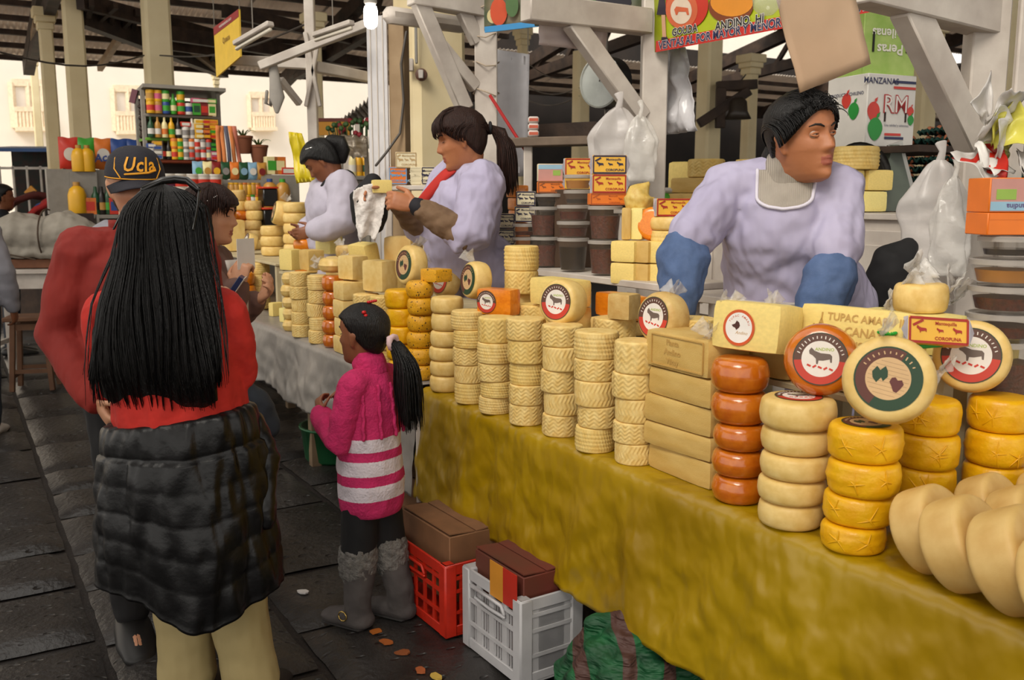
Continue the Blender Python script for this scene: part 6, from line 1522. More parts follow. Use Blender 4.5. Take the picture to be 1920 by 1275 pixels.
# lit energy-saving bulb
bu = thing('light_bulb', 'lit white energy-saving bulb hanging above the tall panel', 'lamp', W(695, 30, 5.2))
m = M(); m.lathe([(.001, -.075), (.022, -.072), (.045, -.055), (.05, -.02), (.05, .03), (.042, .055), (.03, .06), (.001, .06)], 20); m.xf(Matrix.Diagonal((.75, .75, .9, 1))).build('globe', mat('lit_bulb', '#fff8ee', .3, var=0, emit=9), bu, smooth='all')
m = M(); m.lathe([(.03, .06), (.036, .07), (.03, .12), (.012, .14), (.008, .6), (.001, .6)], 14); m.build('socket', plain('#a8a29a', .5), bu, smooth='all')
# tall panel and pillar fittings
pn = thing('tall_panel', 'tall white ribbed panel with tan side before the broad pillar', 'panel', (W(712, 300, 5.8).x, 5.8, 0), R(-16))
pw, ph = .13, 2.62; M().box((0, 0, ph/2), (pw, .02, ph), None, .003).build('front_sheet', mat('white_ribbed_sheet', '#c9c6c6', .35, var=.06), pn)
for x in (-.04, 0, .04): M().box((x, -.012, ph/2), (.006, .006, ph)).build('rib', WHITEP, pn)
M().box((pw/2+.05, .055, ph/2), (.1, .09, ph-.02), None, .004).build('side_board', mat('tan_board', '#a58c6c', .75, col2='#8a7152', nscale=5), pn)
cabm = M(); cabm.tube([W(762, 60, 5.75), W(752, 120, 5.75), W(757, 190, 5.75), W(750, 250, 5.75), W(725, 285, 5.7), W(705, 310, 5.7)], .008, 7)
tag(cabm.build('power_cable', plain('#4a443e', .5), None, smooth='all'), 'dark power cable looping down the pillar beside the tall panel', 'cable')
cz = thing('junction_box', 'small white junction box on the broad pillar', 'electrical box', W(768, 122, 7.08)); M().box((0, 0, 0), (.06, .05, .09), None, .006).build('case', WHITEP, cz); M().box((.05, 0, .18), (.02, .03, .34), None, .004).build('conduit', plain('#8d8880', .5), cz)
kn = thing('knife_switch', 'round brown switch on the broad pillar', 'switch', W(790, 140, 7.08)); m = M(); m.lathe([(.001, -.02), (.045, -.02), (.045, .01), (.03, .02), (.001, .02)], 18, rot=Matrix.Rotation(R(90), 3, 'X')); m.build('disc', plain('#5a3a2c', .5), kn); M().box((0, -.03, 0), (.035, .02, .06), None, .004).build('fuse', plain('#b9b2aa', .4), kn)

# banners and sheets
def panel(name, corners, mt, label, cat, nu=12, nv=10, wav=.01, th=.002, seed=1, fold_=None):
    """corners: tl,tr,br,bl world"""
    tl, tr, br, bl = [Vector(c) for c in corners]; o = (tl+tr+br+bl)/4; nrm = (tr-tl).cross(bl-tl).normalized()
    m = M(); m.sheet(nu, nv, lambda u_, v_: tl.lerp(tr, u_).lerp(bl.lerp(br, u_), v_)+nrm*(wav*(nz(u_*3+seed, v_*3, seed)+.5*nz(u_*8, v_*7, seed)))-o, th)
    return tag(m.build(name, mt, None, o, smooth='all'), label, cat), (tl-o, tr-o, br-o, bl-o, nrm)
tB = 1.26
LIME = mat('lime_banner_vinyl', '#a7b41a', .4, var=.05)
bn, _ = panel('cheese_banner', (Wt(1226, -42, tB), Wt(1700, -150, tB), Wt(1668, 16, tB), Wt(1228, 98, tB)), LIME, 'lime green cheese banner with red lettered strip above the leaning vendor', 'banner', wav=.004)
bo_ = bn.location
def bpt(u_, v_, e=.006):       # banner coordinates in pixels of the view plane t=tB
    return Wt(u_, v_, tB-e)-bo_
def bquad(m, pts, mi, e): vs_ = [bpt(x, y, e) for x, y in pts]; m.add(vs_, [tuple(range(len(vs_)))], mi)
m = M(); bquad(m, [(1229, 98), (1668, 16), (1662, -8), (1230, 77)], 0, .006); m.build('red_strip', plain('#c0261d', .45), bn, smooth=False)
def bfr(x, y, ang=None):
    p0 = Wt(x, y, tB-.009); ux = -U; a = math.atan2(-(16-98), 1668-1228)
    return Matrix.Translation(p0-bo_) @ Matrix((ux, Vector((0, 0, 1)), ux.cross(Vector((0, 0, 1))))).transposed().to_4x4() @ Matrix.Rotation(R(1.5), 4, 'Z')
m = M(); add_text(m, 'VENTAS AL POR MAYOR Y MENOR PEDIDOS A PLANTA FI', .058, bfr(1441, 47), 0, 0, bold=.02, sp=.98); tm_ = m.build('strip_lettering', plain('#23264f', .5), bn, smooth=False)
tm_w = max(v[0] for v in text_geo('VENTAS AL POR MAYOR Y MENOR PEDIDOS A PLANTA FI', .058, .02, 0., .98)[0])*2
span = (Wt(1660, 4, tB)-Wt(1236, 86, tB)).length
m2 = M(); add_text(m2, 'VENTAS AL POR MAYOR Y MENOR PEDIDOS A PLANTA FI', .058*span/tm_w, Matrix.Translation(-bo_+(Wt(1660, 4, tB-.009)+Wt(1236, 86, tB-.009))/2) @ Matrix(((Wt(1660, 4, tB)-Wt(1236, 86, tB)).normalized(), Vector((0, 0, 1)), V*-1)).transposed().to_4x4(), 0, 0, bold=.02, sp=.98)
_fr = Matrix.Translation(-bo_+(Wt(1660, 4, tB-.008)+Wt(1236, 86, tB-.008))/2) @ Matrix(((Wt(1660, 4, tB)-Wt(1236, 86, tB)).normalized(), Vector((0, 0, 1)), V*-1)).transposed().to_4x4(); add_text(m2, 'VENTAS AL POR MAYOR Y MENOR PEDIDOS A PLANTA FI', .058*span/tm_w, _fr, 0, 1, bold=.06, sp=.98)
tm_.data = m2.mesh('strip_lettering', [plain('#23264f', .5), plain('#d8c8c0', .5)], False)
def bdisc(m, cx_, cy_, rx, ry, mi, e, n=28): bquad(m, [(cx_+rx*math.cos(2*math.pi*i/n), cy_+ry*math.sin(2*math.pi*i/n)) for i in range(n)], mi, e)
m = M(); bdisc(m, 1288, 8, 40, 46, 0, .007); bdisc(m, 1278, 18, 30, 36, 1, .008); bdisc(m, 1277, 20, 20, 25, 2, .009)
bquad(m, [(1264, 18), (1268, 12), (1290, 15), (1292, 28), (1288, 28), (1286, 22), (1272, 22), (1270, 28), (1267, 28)], 1, .010)
bdisc(m, 1370, 12, 42, 32, 3, .007); bdisc(m, 1372, 4, 40, 27, 4, .008)
bquad(m, [(1231, 28), (1236, -4), (1246, -4), (1250, 27)], 5, .007); bquad(m, [(1240, 28), (1247, 28), (1249, 70), (1242, 70)], 6, .007); bquad(m, [(1240, 70), (1250, 68), (1254, 76), (1240, 76)], 5, .007)
m.build('printed_picture', [plain('#c0301c', .45), plain('#c8603a', .45), plain('#d8c4ae', .45), plain('#7a3a14', .45), plain('#d98a24', .45), plain('#2a2030', .5), plain('#c99a7a', .5)], bn, smooth=False)
m = M()
for tx, x, y, sz in [('GOUDA', 1283, 57, .046), ('ANDINO.', 1374, 44, .05), ('HI', 1424, 36, .05)]:
    m = M(); d_ = (Wt(1660, 4, tB)-Wt(1236, 86, tB)).normalized(); fq = Matrix.Translation(Wt(x, y, tB-.0105)-bo_) @ Matrix((d_, Vector((0, 0, 1)), V*-1)).transposed().to_4x4(); add_text(m, tx, sz, fq, 0, 0, bold=.02); add_text(m, tx, sz, fq, -.001, 1, bold=.07); m.build('product_lettering', [plain('#1c1a1c', .5), plain('#d8d2c8', .5)], bn, smooth=False)

pb, q_ = panel('picture_banner', (W(908, -60, 5.2), W(1230, -70, 4.9), W(1205, 30, 4.9), W(908, 58, 5.2)), mat('food_photo_banner', '#3a4a30', .45, col2='#7a6a50', nscale=9), 'picture banner of vegetables with blue edge at the top', 'banner', wav=.004)
m = M(); o_ = pb.location
for (x, y, rx, ry, c_) in [(935, 22, 16, 26, 0), (925, 30, 12, 14, 1), (960, 10, 12, 22, 2), (1100, 5, 40, 24, 3), (1150, 4, 34, 22, 4)]:
    d_ = lerp(5.2, 4.9, (x-908)/300)-.03; m = M(); m.add([W(x+rx*math.cos(a), y+ry*math.sin(a), d_-.002*c_)-o_ for a in [i*.349 for i in range(18)]], [tuple(range(18))], 0); m.build('printed_picture', plain(['#c8481c', '#cfc08a', '#4a6a3a', '#3f7a3a', '#24202a'][c_]), pb, smooth=False)
m = M(); m.bar(W(909, 56, 5.16)-o_, W(1012, 44, 5.1)-o_, .012, .03); m.build('blue_edge', plain('#2a86c0', .4), pb)
TANP = mat('tan_hanging_card', '#c4a688', .7, col2='#b69678', nscale=3)
panel('hanging_card', (W(1448, -30, 2.75), W(1598, -30, 2.85), W(1632, 120, 2.85), W(1500, 174, 2.75)), TANP, 'large tan sheet of card hanging above the leaning vendor', 'card', wav=.006, th=.004)
wsh, _ = panel('white_sheet', (W(926, 92, 5.9), W(993, 102, 5.9), W(988, 330, 5.9), W(920, 335, 5.9)), mat('white_plastic_sheet', '#c4c2c6', .35, var=.05, bump=.2, bscale=8), 'white plastic sheet hanging right of the rear stall post', 'sheet', wav=.02)
panel('clear_sheet', (Ws(1012, 30, sB+.06), Ws(1140, 48, sB+.06), Ws(1134, 98, sB+.06), Ws(1010, 84, sB+.06)), mat('frosted_sheet', '#c8b8b4', .4, var=.04, alpha=.85), 'frosted sheet hanging under the middle beam', 'sheet', wav=.01)
panel('clear_sheet', (Wt(1232, 95, 1.40), Wt(1285, 88, 1.40), Wt(1308, 245, 1.40), Wt(1232, 255, 1.40)), mat('crinkled_white_film', '#cfcdd0', .25, var=.05, bump=.6, bscale=14, alpha=.93), 'crinkled white plastic film beside the middle stall post', 'sheet', wav=.05, nu=18, nv=18)
panel('yellow_sheet', (W(541, 247, 6.05), W(566, 250, 6.05), W(592, 340, 6.0), W(556, 344, 6.05)), mat('yellow_plastic_sheet', '#d3bd12', .4, var=.08, bump=.3, bscale=12), 'bright yellow plastic sheet hanging beside the far vendor', 'sheet', wav=.04)
for x_ in (928, 990):
    q0 = W(x_, 96, 5.9)-wsh.location; M().bar(q0, q0+Vector((0, 0, 5.06-W(x_, 96, 5.9).z)), .006, .006).build('cord', plain('#6a6258'), wsh)
m = M(); m.bar((0, 0, 0), W(990, 290, 5.5)-W(918, 178, 5.5), .018, .018, bev=.004); tag(m.build('red_pole', plain('#b01c1a', .4), None, W(918, 178, 5.5)), 'slanting red pole in front of the white sheet', 'pole')
pk = thing('plank_shelf', 'weathered plank shelf behind the butter cartons', 'shelf', W(1035, 266, 5.4)); member(pk, (W(955, 268, 5.45), W(1112, 264, 5.35)), .14, .05, 'plank', mat('weathered_plank', '#6f5f50', .8, var=.2, nscale=9)); member(pk, (W(990, 272, 5.42), W(990, 420, 5.42)), .05, .05, 'bracket')
for i in range(3):
    b_ = thing('egg_carton', ['lowest', 'middle', 'topmost'][i]+' white and red egg carton on the plank shelf', 'carton', W(1000, 258, 5.42)+Vector((0, 0, .002+i*.038)), 0, 'egg cartons on the plank'); M().box((0, 0, .018), (.06, .1, .036), None, .008).build('box_body', plain('#d0c4bc', .7), b_); M().box((0, -.0505, .018), (.05, .002, .016)).build('red_print', plain('#c05a40', .6), b_)
rs = thing('neighbour_roof', 'dark thatched edge of a neighbouring stall roof', 'roof', W(1060, 250, 6.4))
for i in range(4): member(rs, (W(1005, 262-i*7, 6.4), W(1125, 256-i*7, 6.3)), .3, .03, 'roof_board', BEAM, 0)
# dial scale
ds = thing('dial_scale', 'round hanging dial scale with pale face and black rim', 'scale', W(1136, 155, 4.75), R(-42))
m = M(); RX = Matrix.Rotation(R(90), 3, 'X'); m.lathe([(.001, -.07), (.10, -.07), (.125, -.045), (.125, .045), (.001, .045)], 32, rot=RX); m.build('housing', plain('#151312', .35), ds)
m = M(); m.lathe([(.001, .046), (.112, .046), (.118, .052), (.126, .048)], 32, rot=RX, cap=False); m.build('glass_face', mat('dial_glass', '#a9aca6', .12, col2='#8f938c', nscale=8), ds)
m = M(); m.bar((0, -.055, -.0), (.03, -.055, .08), .004, .004); m.build('needle', plain('#2a1a18', .4), ds); m = M(); m.tube([(0, 0, .12), (0, 0, .26)], .008, 8); m.tube([(0, 0, -.12), (0, 0, -.2)], .006, 8); m.build('hook', plain('#6b655e', .35, metal=.7), ds, smooth='all')
# hanging plastic bags
FOG = mat('foggy_white_bag', '#d6d0cc', .32, var=.04, alpha=.62, bump=.5, bscale=16)
def bag(p_, w_, h_, label, mt=None, seed=1, d_=.08, name='plastic_bag', group='hanging plastic bags'):
    m = M()
    def f(u_, v_):
        a = u_*2*math.pi; k = .14+.82*min(1, v_*2.6)**.7; k *= (1 if v_ < .96 else .9)
        q = 1+.25*nz(math.cos(a)*1.8+seed, math.sin(a)*1.8, v_*3+seed)+.16*math.cos(6*a+seed)*max(0, 1-v_*1.3)
        return Vector((w_/2*math.cos(a)*k*q, d_/2*math.sin(a)*k*q+.02*nz(u_*6, v_*5, seed), -h_*v_))
    m.grid(48, 24, f, closeu=True); b0 = len(m.v); m.f.append(tuple(range(b0-48, b0))); m.m.append(0)
    m.tube([(0, 0, -.01), (.008, 0, .03), (.0, 0, .06)], [(w_*.07, .012), (w_*.05, .01), (w_*.09, .006)], 10, ref=(1, 0, 0))
    return tag(m.build(name, mt or FOG, None, p_, smooth='all'), label, 'bag', group)
bag(W(1160, 200, 4.4), .26, .36, 'foggy plastic bag hanging under the dial scale', seed=2)
bag(W(1200, 215, 4.35), .16, .30, 'long clear plastic bag hanging from the brace tip', FILM, 5)
bag(W(1762, 300, 3.30), .24, .36, 'big white plastic bag hanging from the right brace', seed=7, d_=.12)
bag(W(1790, 330, 3.22), .14, .34, 'clear plastic bag hanging beside the big white bag', FILM, 9)
bag(W(1868, 240, 3.15), .10, .10, 'small bag with yellow and grey print tied on the right post', mat('printed_snack_bag', '#b9b43a', .3, col2='#7a8a80', nscale=14), 11)
bnch = thing('bag_bunch', 'bunch of crumpled white, yellow and red bags tied to the right post', 'bags', W(1852, 268, 3.12))
for i, (dx, dz, c_, sd) in enumerate([(-.05, .0, '#d8d4ce', 1), (.06, .03, '#d4cfca', 2), (.02, -.05, '#c8c4be', 3), (.0, .0, '#d6cf5a', 4), (.03, -.02, '#b8281c', 5), (.09, -.03, '#cfc9c4', 6), (-.02, .06, '#d3cec9', 7)]):
    rg = random.Random(sd); m = M()
    for k in range(2 if c_[1] != 'b' else 1):
        a = rg.uniform(0, 6.28); d_ = Vector((math.cos(a), -.4, math.sin(a))); s2 = d_.orthogonal().normalized()
        m.sheet(17, 17, lambda u_, v_, d_=d_, s2=s2: d_*.12*v_+s2*(u_-.5)*(.04+.15*v_)+Vector((.0, .035*nz(u_*2.5+sd, v_*2.5, k), .03*nz(u_*2.5, v_*2.5+sd, k))), .0015)
    o_ = m.build('crumpled_bag', mat('crumple_%d' % i, c_, .35, var=.05, bump=.4, bscale=20), bnch, smooth='all'); o_.location = (dx, -.03, dz)

# white cabinet behind the leaning vendor
ZC = 1.485
cab = thing('white_cabinet', 'white wooden cabinet behind the leaning vendor', 'cabinet', S(-.30, 1.86, 0), YAW_U)
M().box((0, 0, ZC/2), (2.36, .42, ZC-.03), None, .004).build('body', WHITEP, cab); M().box((0, 0, ZC-.014), (2.4, .46, .026), None, .003).build('top', WHITEP, cab)
for i in range(6):
    d_ = M().box((-.94+i*.375, .217, ZC-.30), (.35, .016, .46), None, .004).build('door', WHITEP, cab); M().box((-.94+i*.375, .229, ZC-.30), (.25, .008, .34), None, .003).build('door_panel', WHITEP, d_)
def on_cab(px, t=1.80): p_ = Wt(px, 380, t); p_.z = ZC+.002; return p_
GC = 'cheeses on the white cabinet'
pb_ = on_cab(1310); place(BLK[0], 'block_cheese', pb_, (.34, .16, .085), YAW_U+.3, 'lower long pale block on the cabinet left of the vendor\'s head', 'cheese', GC); place(BLK[1], 'block_cheese', pb_+Vector((.01, .0, .0865)), (.30, .15, .08), YAW_U+.3, 'upper long pale block on the cabinet left of the vendor\'s head', 'cheese', GC)
place(WOV[1], 'round_cheese', pb_+Vector((.035, 0, .168)), (.095, .095, .095), 0, 'yellow woven cheese topping the long pale blocks', 'cheese', GC)
pb_ = on_cab(1405, 1.86); place(WOV[3], 'round_cheese', pb_, (.085, .085, .1), 0, 'lowest woven cheese behind the vendor\'s hair', 'cheese', GC); place(WOV[1], 'round_cheese', pb_+Vector((0, 0, .101)), (.085, .085, .07), 1, 'middle woven cheese behind the vendor\'s hair', 'cheese', GC); place(WOV[3], 'round_cheese', pb_+Vector((0, 0, .172)), (.075, .075, .08), 2, 'top woven cheese behind the vendor\'s hair', 'cheese', GC)
pb_ = on_cab(1275, 1.92); place(BLY[0], 'block_cheese', pb_+Vector((0, 0, 0)), (.12, .1, .26), YAW_U+.6, 'upright pale slab at the left end of the cabinet', 'cheese', GC)
gp = thing('green_packet', 'green and white food packet on the cabinet\'s left end', 'packet', on_cab(1252, 1.70), R(10)); M().box((0, 0, .045), (.13, .07, .09), None, .02).build('packet_body', mat('green_packet', '#4fa62a', .35, var=.2), gp); M().box((0, 0, .10), (.12, .065, .03), None, .012).build('white_top', plain('#cfcac6', .5), gp)
pb_ = on_cab(1600, 1.80)
for i, (dx, lb) in enumerate([(-.06, 'left pale brick under the woven cheese right of the vendor'), (.065, 'right pale brick under the woven cheese right of the vendor')]):
    place(BLY[i], 'block_cheese', pb_+Vector((dx, 0, 0)), (.115, .12, .09), .2, lb, 'cheese', GC); place(BLY[1-i], 'block_cheese', pb_+Vector((dx+.02, 0, .092)), (.12, .12, .09), .15, lb.replace('brick', 'upper brick'), 'cheese', GC)
place(WOV[3], 'round_cheese', pb_+Vector((.0, 0, .183)), (.095, .095, .10), 0, 'yellow woven cheese right of the vendor\'s head', 'cheese', GC)
wk = thing('balance_scale', 'counter scale with big dark pan behind the cheeses at right', 'scale', on_cab(1625, 1.97), R(5))
m = M(); m.lathe([(.001, .0), (.07, .005), (.115, .03), (.138, .06), (.143, .062), (.141, .068), (.115, .04), (.001, .012)], 32, rot=Matrix.Rotation(R(80), 3, 'X') ); m.xf(Matrix.Translation((-.05, .03, .16))); m.build('pan', plain('#1d1914', .3, metal=.5), wk, smooth='all')
m = M(); m.poly([(-.04, 0), (.16, 0), (.06, .30), (.03, .30)], .06, lambda x, y, z: Vector((x+.08, z, y))); m.build('body', mat('grey_green_enamel', '#5b6458', .4, var=.08), wk); M().bar((.235, .03, .0), (.13, .03, .31), .012, .07).build('edge_trim', plain('#9c9a94', .3, metal=.6), wk)
# fruit cartons
def fruit_box(p_, rz, dims, label, base, txts, extra, rot=None):
    root = thing('fruit_carton', label, 'box', p_, rz); w_, d_, h_ = dims
    if rot: root.rotation_euler = rot
    M().box((0, 0, h_/2), dims, None, .003).build('carton', base, root)
    fr = Matrix.Translation((0, -d_/2-.001, h_/2)) @ Matrix.Rotation(R(90), 4, 'X'); frs = Matrix.Translation((-w_/2-.001, 0, h_/2)) @ Matrix.Rotation(R(-90), 4, 'Z') @ Matrix.Rotation(R(90), 4, 'X')
    extra(root, fr, frs, w_, d_, h_); return root
def apple(m, fr, x, y, k, mi, leaf):
    m.add([fr @ Vector((x+k*math.cos(a)*(1+.12*math.sin(a)), y+k*1.05*math.sin(a)*(1-.12*math.cos(2*a)), .002)) for a in [i*.314 for i in range(20)]], [tuple(range(20))], mi)
    m.add([fr @ Vector((x+dx*k, y+dy*k, .003)) for dx, dy in ((.0, .95), (.15, 1.5), (.6, 1.75), (.45, 1.25))], [(0, 1, 2, 3)], leaf)
def rm_print(root, fr, frs, w_, d_, h_):
    PM = [plain('#c8382c', .5), plain('#1f8a34', .5), plain('#24284f', .5)]
    for f_, x, y, k, c_ in [(fr, -w_*.37, -h_*.02, .038, 0), (fr, -w_*.32, -h_*.26, .045, 1), (fr, w_*.40, .0, .02, 0), (fr, w_*.41, -h_*.12, .02, 1), (frs, .0, .05, .03, 0), (frs, .05, .0, .034, 1)]:
        m = M(); apple(m, f_ @ Matrix.Translation((0, 0, .0006*c_)), x, y, k, 0, 0); m.build('printed_fruit', PM[c_], root, smooth=False)
    for y, c_, x0, x1 in [(.40, 2, 0., .48), (.32, 0, .02, .48), (-.33, 0, -.12, .22), (-.38, 2, -.12, .28)]: m = M(); m.add([fr @ Vector((x*w_, yy*h_, .002)) for x, yy in ((x0, y-.015), (x1, y-.015), (x1, y+.02), (x0, y+.02))], [(0, 1, 2, 3)]); m.build('printed_stripe', PM[c_], root, smooth=False)
    m = M(); add_text(m, 'RM', h_*.36, fr @ Matrix.Translation((w_*.08, h_*.08, .003)), 0, 0, bold=.02); add_text(m, 'RM', h_*.34, fr @ Matrix.Translation((w_*.08, h_*.08, .004)), 0, 1, bold=-.005); m.build('monogram', [plain('#b02a2a', .5), plain('#ddd8d2', .5)], root, smooth=False); m = M(); add_text(m, 'MANZANAS', h_*.12, fr @ Matrix.Translation((-w_*.24, h_*.40, .002)), 0, 2, bold=.01); m.build('lettering', [plain('#b02a2a', .5), plain('#ddd8d2', .5), plain('#2a2e55', .5)], root, smooth=False); m = M(); add_text(m, 'PRODUCTO CHILENO', h_*.065, frs @ Matrix.Translation((0, h_*.24, .002)), 0, 2, bold=.01); m.build('lettering', [plain('#b02a2a', .5), plain('#ddd8d2', .5), plain('#2a2e55', .5)], root, smooth=False); m = M(); add_text(m, 'Una calidad y seleccion', h_*.05, fr @ Matrix.Translation((w_*.12, -h_*.20, .002)), 0, 2)
    m.build('lettering', [plain('#b02a2a', .5), plain('#ddd8d2', .5), plain('#2a2e55', .5)], root, smooth=False)
    m = M()
    for x in (-.13, .3): m.box(fr @ Vector((x*w_, 0, .002)), (.008, .003, .10)); 
    m.build('hand_slot', plain('#2a1a14', .8), root)
shp = thing('high_shelf', 'dark shelf plank carrying the fruit cartons', 'shelf', S(-.46, 2.25, 0), YAW_U)
M().box((0, 0, 1.765), (.62, .42, .03)).build('plank', BEAM, shp)
for x in (-.28, .28): M().box((x, -.15, .87), (.05, .05, 1.75)).build('post', BEAM, shp)
WBOX = mat('white_carton', '#d6d2cc', .65, var=.04); GBOX = mat('green_pear_carton', '#8aac4a', .6, col2='#a9c06a', nscale=12)
pr = Wt(1640, 272, 2.15); pr.z = 1.785
fruit_box(pr+Vector((.0, .08, 0)), R(24), (.30, .26, .33), 'white apple carton with red and blue print', WBOX, None, rm_print)
def pear_print(root, fr, frs, w_, d_, h_):
    fr = fr @ Matrix.Rotation(math.pi, 4, 'Z'); m = M(); add_text(m, 'Peras', h_*.22, fr @ Matrix.Translation((0, h_*.10, .002)), 0, 0, bold=.02); add_text(m, 'Chilenas', h_*.2, fr @ Matrix.Translation((0, -h_*.14, .002)), 0, 0, bold=.02); m.build('lettering', plain('#e0dccf', .5), root, smooth=False)
    m = M()
    for x in (-.32, .32): m.box(fr @ Vector((x*w_, 0, .002)), (.01, .003, .09))
    m.build('hand_slot', plain('#1a1a14', .8), root)
fruit_box(pr+Vector((.02, .12, .332)), R(16), (.29, .22, .30), 'green pear carton standing upside down on the apple carton', GBOX, None, pear_print)
# egg trays
EGT = mat('dark_green_egg_tray', '#123f36', .8, var=.2); EGG = mat('brown_egg', '#b06a48', .5, var=.1)
def tray_proto():
    root = link('egg_tray', None); m = M()
    m.sheet(31, 31, lambda u_, v_: Vector(((u_-.5)*.29, (v_-.5)*.29, .022+.021*math.sin(u_*6*2*math.pi)*math.sin(v_*6*2*math.pi+.8))), .004); m.build('tray', EGT, root, smooth='all')
    em_ = M(); em_.lathe([(.001, 0), (.012, .003), (.02, .014), (.0205, .022), (.016, .038), (.008, .047), (.001, .049)], 12); eme = em_.mesh('egg', EGG, 'all')
    for i in range(6):
        for j in (0, 5):
            if (i+j) % 2 == 0: link('egg', eme, root, ((i-2.5)*.0483, (j-2.5)*.0445, .004))
        if i in (2, 4): link('egg', eme, root, (-2.3*.0483, (i-2.5)*.0483, .004))
    return root
proto = tray_proto(); first = True
et = thing('egg_stand', 'low dark table under the egg trays', 'table', S(-.2, 3.35, 0), YAW_U); M().box((0, 0, 1.40), (2.6, .8, .04)).build('top', BEAM, et)
for x in (-1.2, 1.2): M().box((x, 0, .69), (.06, .6, 1.38)).build('leg', BEAM, et)
for c_, (px, n_, lb) in enumerate([(1668, 6, 'leftmost egg stack behind the scale'), (1722, 9, 'middle egg stack below the apple carton'), (1785, 10, 'egg stack behind the right brace'), (1912, 9, 'egg stack at the right picture edge')]):
    p_ = Wt(px, 340, 3.2)
    for i in range(n_):
        o = proto if first else copy_tree(proto); first = False
        o.location = (p_.x, p_.y, 1.424+i*.052); o.rotation_euler.z = R(8)+.03*math.sin(i*3+c_)
        tag(o, 'tray of brown eggs %s of the %s' % ('at the top' if i == n_-1 else ('at the bottom' if i == 0 else ORD[n_-1-i]+' from top'), lb), 'egg tray', 'stacked egg trays')
# bell bracket on the column
br = thing('bell_bracket', 'wooden bracket with a small bell on the cream column', 'bell', W(1358, 190, 10.2))
member(br, (W(1345, 162, 10.2), W(1418, 158, 10.3)), .08, .1, 'arm', BEAM); member(br, (W(1310, 232, 10.2), W(1405, 170, 10.2)), .09, .1, 'arm', BEAM); member(br, (W(1352, 165, 10.2), W(1350, 240, 10.2)), .08, .1, 'arm', BEAM)
m = M(); m.lathe([(.05, .12), (.09, .08), (.10, -.02), (.14, -.10), (.001, -.10)], 16); o_ = m.build('bell', plain('#3a3128', .4), br, smooth='all'); o_.location = W(1384, 205, 10.15)-br.location
# wires in the hall
for i, (a, b, c_, w_) in enumerate([((992, 120, 13.2), (1078, 142, 12.5), '#5a5048', 'highest behind the scale'), ((985, 160, 13.3), (1086, 165, 12.1), '#5a5048', 'middle behind the scale'), ((985, 186, 13.3), (1086, 180, 12.1), '#5a5048', 'lowest behind the scale'), ((1352, 150, 10.6), (1398, 140, 11.4), '#3a332e', 'above the bell'), ((0, 98, 7), (270, 104, 9.6), '#3a332e', 'at the far left'), ((300, 104, 9.6), (585, 40, 7.0), '#3a332e', 'rising past the hanging sign')]):
    m = M(); A, B = W(*a), W(*b); m.tube([A.lerp(B, t_)+Vector((0, 0, -.10*math.sin(math.pi*t_))) for t_ in [j/8 for j in range(9)]], .008, 5); tag(m.build('overhead_wire', plain(c_, .6), None, smooth='all'), 'thin dark wire %s strung across the hall' % w_, 'wire', 'overhead wires')
# black bundle beside the vendor
m = M(); m.tube([(0, 0, 0), (.005, 0, .08), (.03, 0, .16), (.07, .02, .20)], [(.07, .06), (.085, .07), (.08, .06), (.04, .04)], 16)
pbk = S(-1.30, 1.06, ZP+.002)
tag(remesh(m, 'black_bag', plain('#0c0b0d', .8), None, .009, 3, .02, .08, loc=W(1660, 575, 3.25)), 'black cloth bag hanging beside the leaning vendor', 'bag')
m = M(); m.tube([(0, 0, -.02), (.0, 0, .1), (.02, 0, .17)], [(.10, .08), (.11, .09), (.05, .05)], 14); tag(remesh(m, 'black_bag', plain('#0e0c0e', .8), None, .009, 3, .01, .08, loc=W(693, 405, 4.9)), 'black rounded bag behind the wiping cloth', 'bag')
cb3 = thing('butter_shelf', 'narrow shelf with cartons left of the ponytailed vendor', 'shelf', W(760, 352, 5.6)); member(cb3, (W(722, 353, 5.6), W(820, 352, 5.5)), .16, .03, 'plank')
member(cb3, (W(730, 356, 5.6), W(730, 640, 5.6)), .04, .04, 'bracket')
for i, (x, w_, c_, k_, lb) in enumerate([(747, .085, BXO, plain('#6a9ac0'), 'picture carton on the shelf left of the ponytailed vendor'), (780, .05, BXC, BXC, 'plain cream carton on the shelf left of the ponytailed vendor'), (803, .06, BXC, BXB, 'yellow printed carton on the shelf nearest the vendor\'s chest')]):
    butter_box(W(x, 351, 5.52)+Vector((0, 0, .016)), R(5), (w_*1.2, .06, .10), lb, c_, k_, GREYF, False, group='cartons on the narrow shelf')
butter_box(W(762, 325, 5.52)+Vector((0, 0, .03)), R(5), (.12, .06, .09), 'cream carton on top of the narrow shelf pair', BXC, plain('#b89a6a'), GREYF, False, group='cartons on the narrow shelf')
tier(-2.75, -2.08, .84, 1.06, 1.30, 'counter ledge at far right', WHITEP)
ex = thing('black_print_carton', 'yellow carton with black lettering at the right edge', 'box', S(-2.12, .92, 1.302), R(6)); M().box((0, 0, .14), (.16, .1, .28), None, .003).build('carton', BXY, ex); m = M(); add_text(m, 'Extra', .04, Matrix.Translation((0, -.052, .22)) @ Matrix.Rotation(R(90), 4, 'X') @ Matrix.Rotation(.4, 4, 'Z'), 0, 0, bold=.02); m.build('lettering', plain('#1c1a1c'), ex, smooth=False)

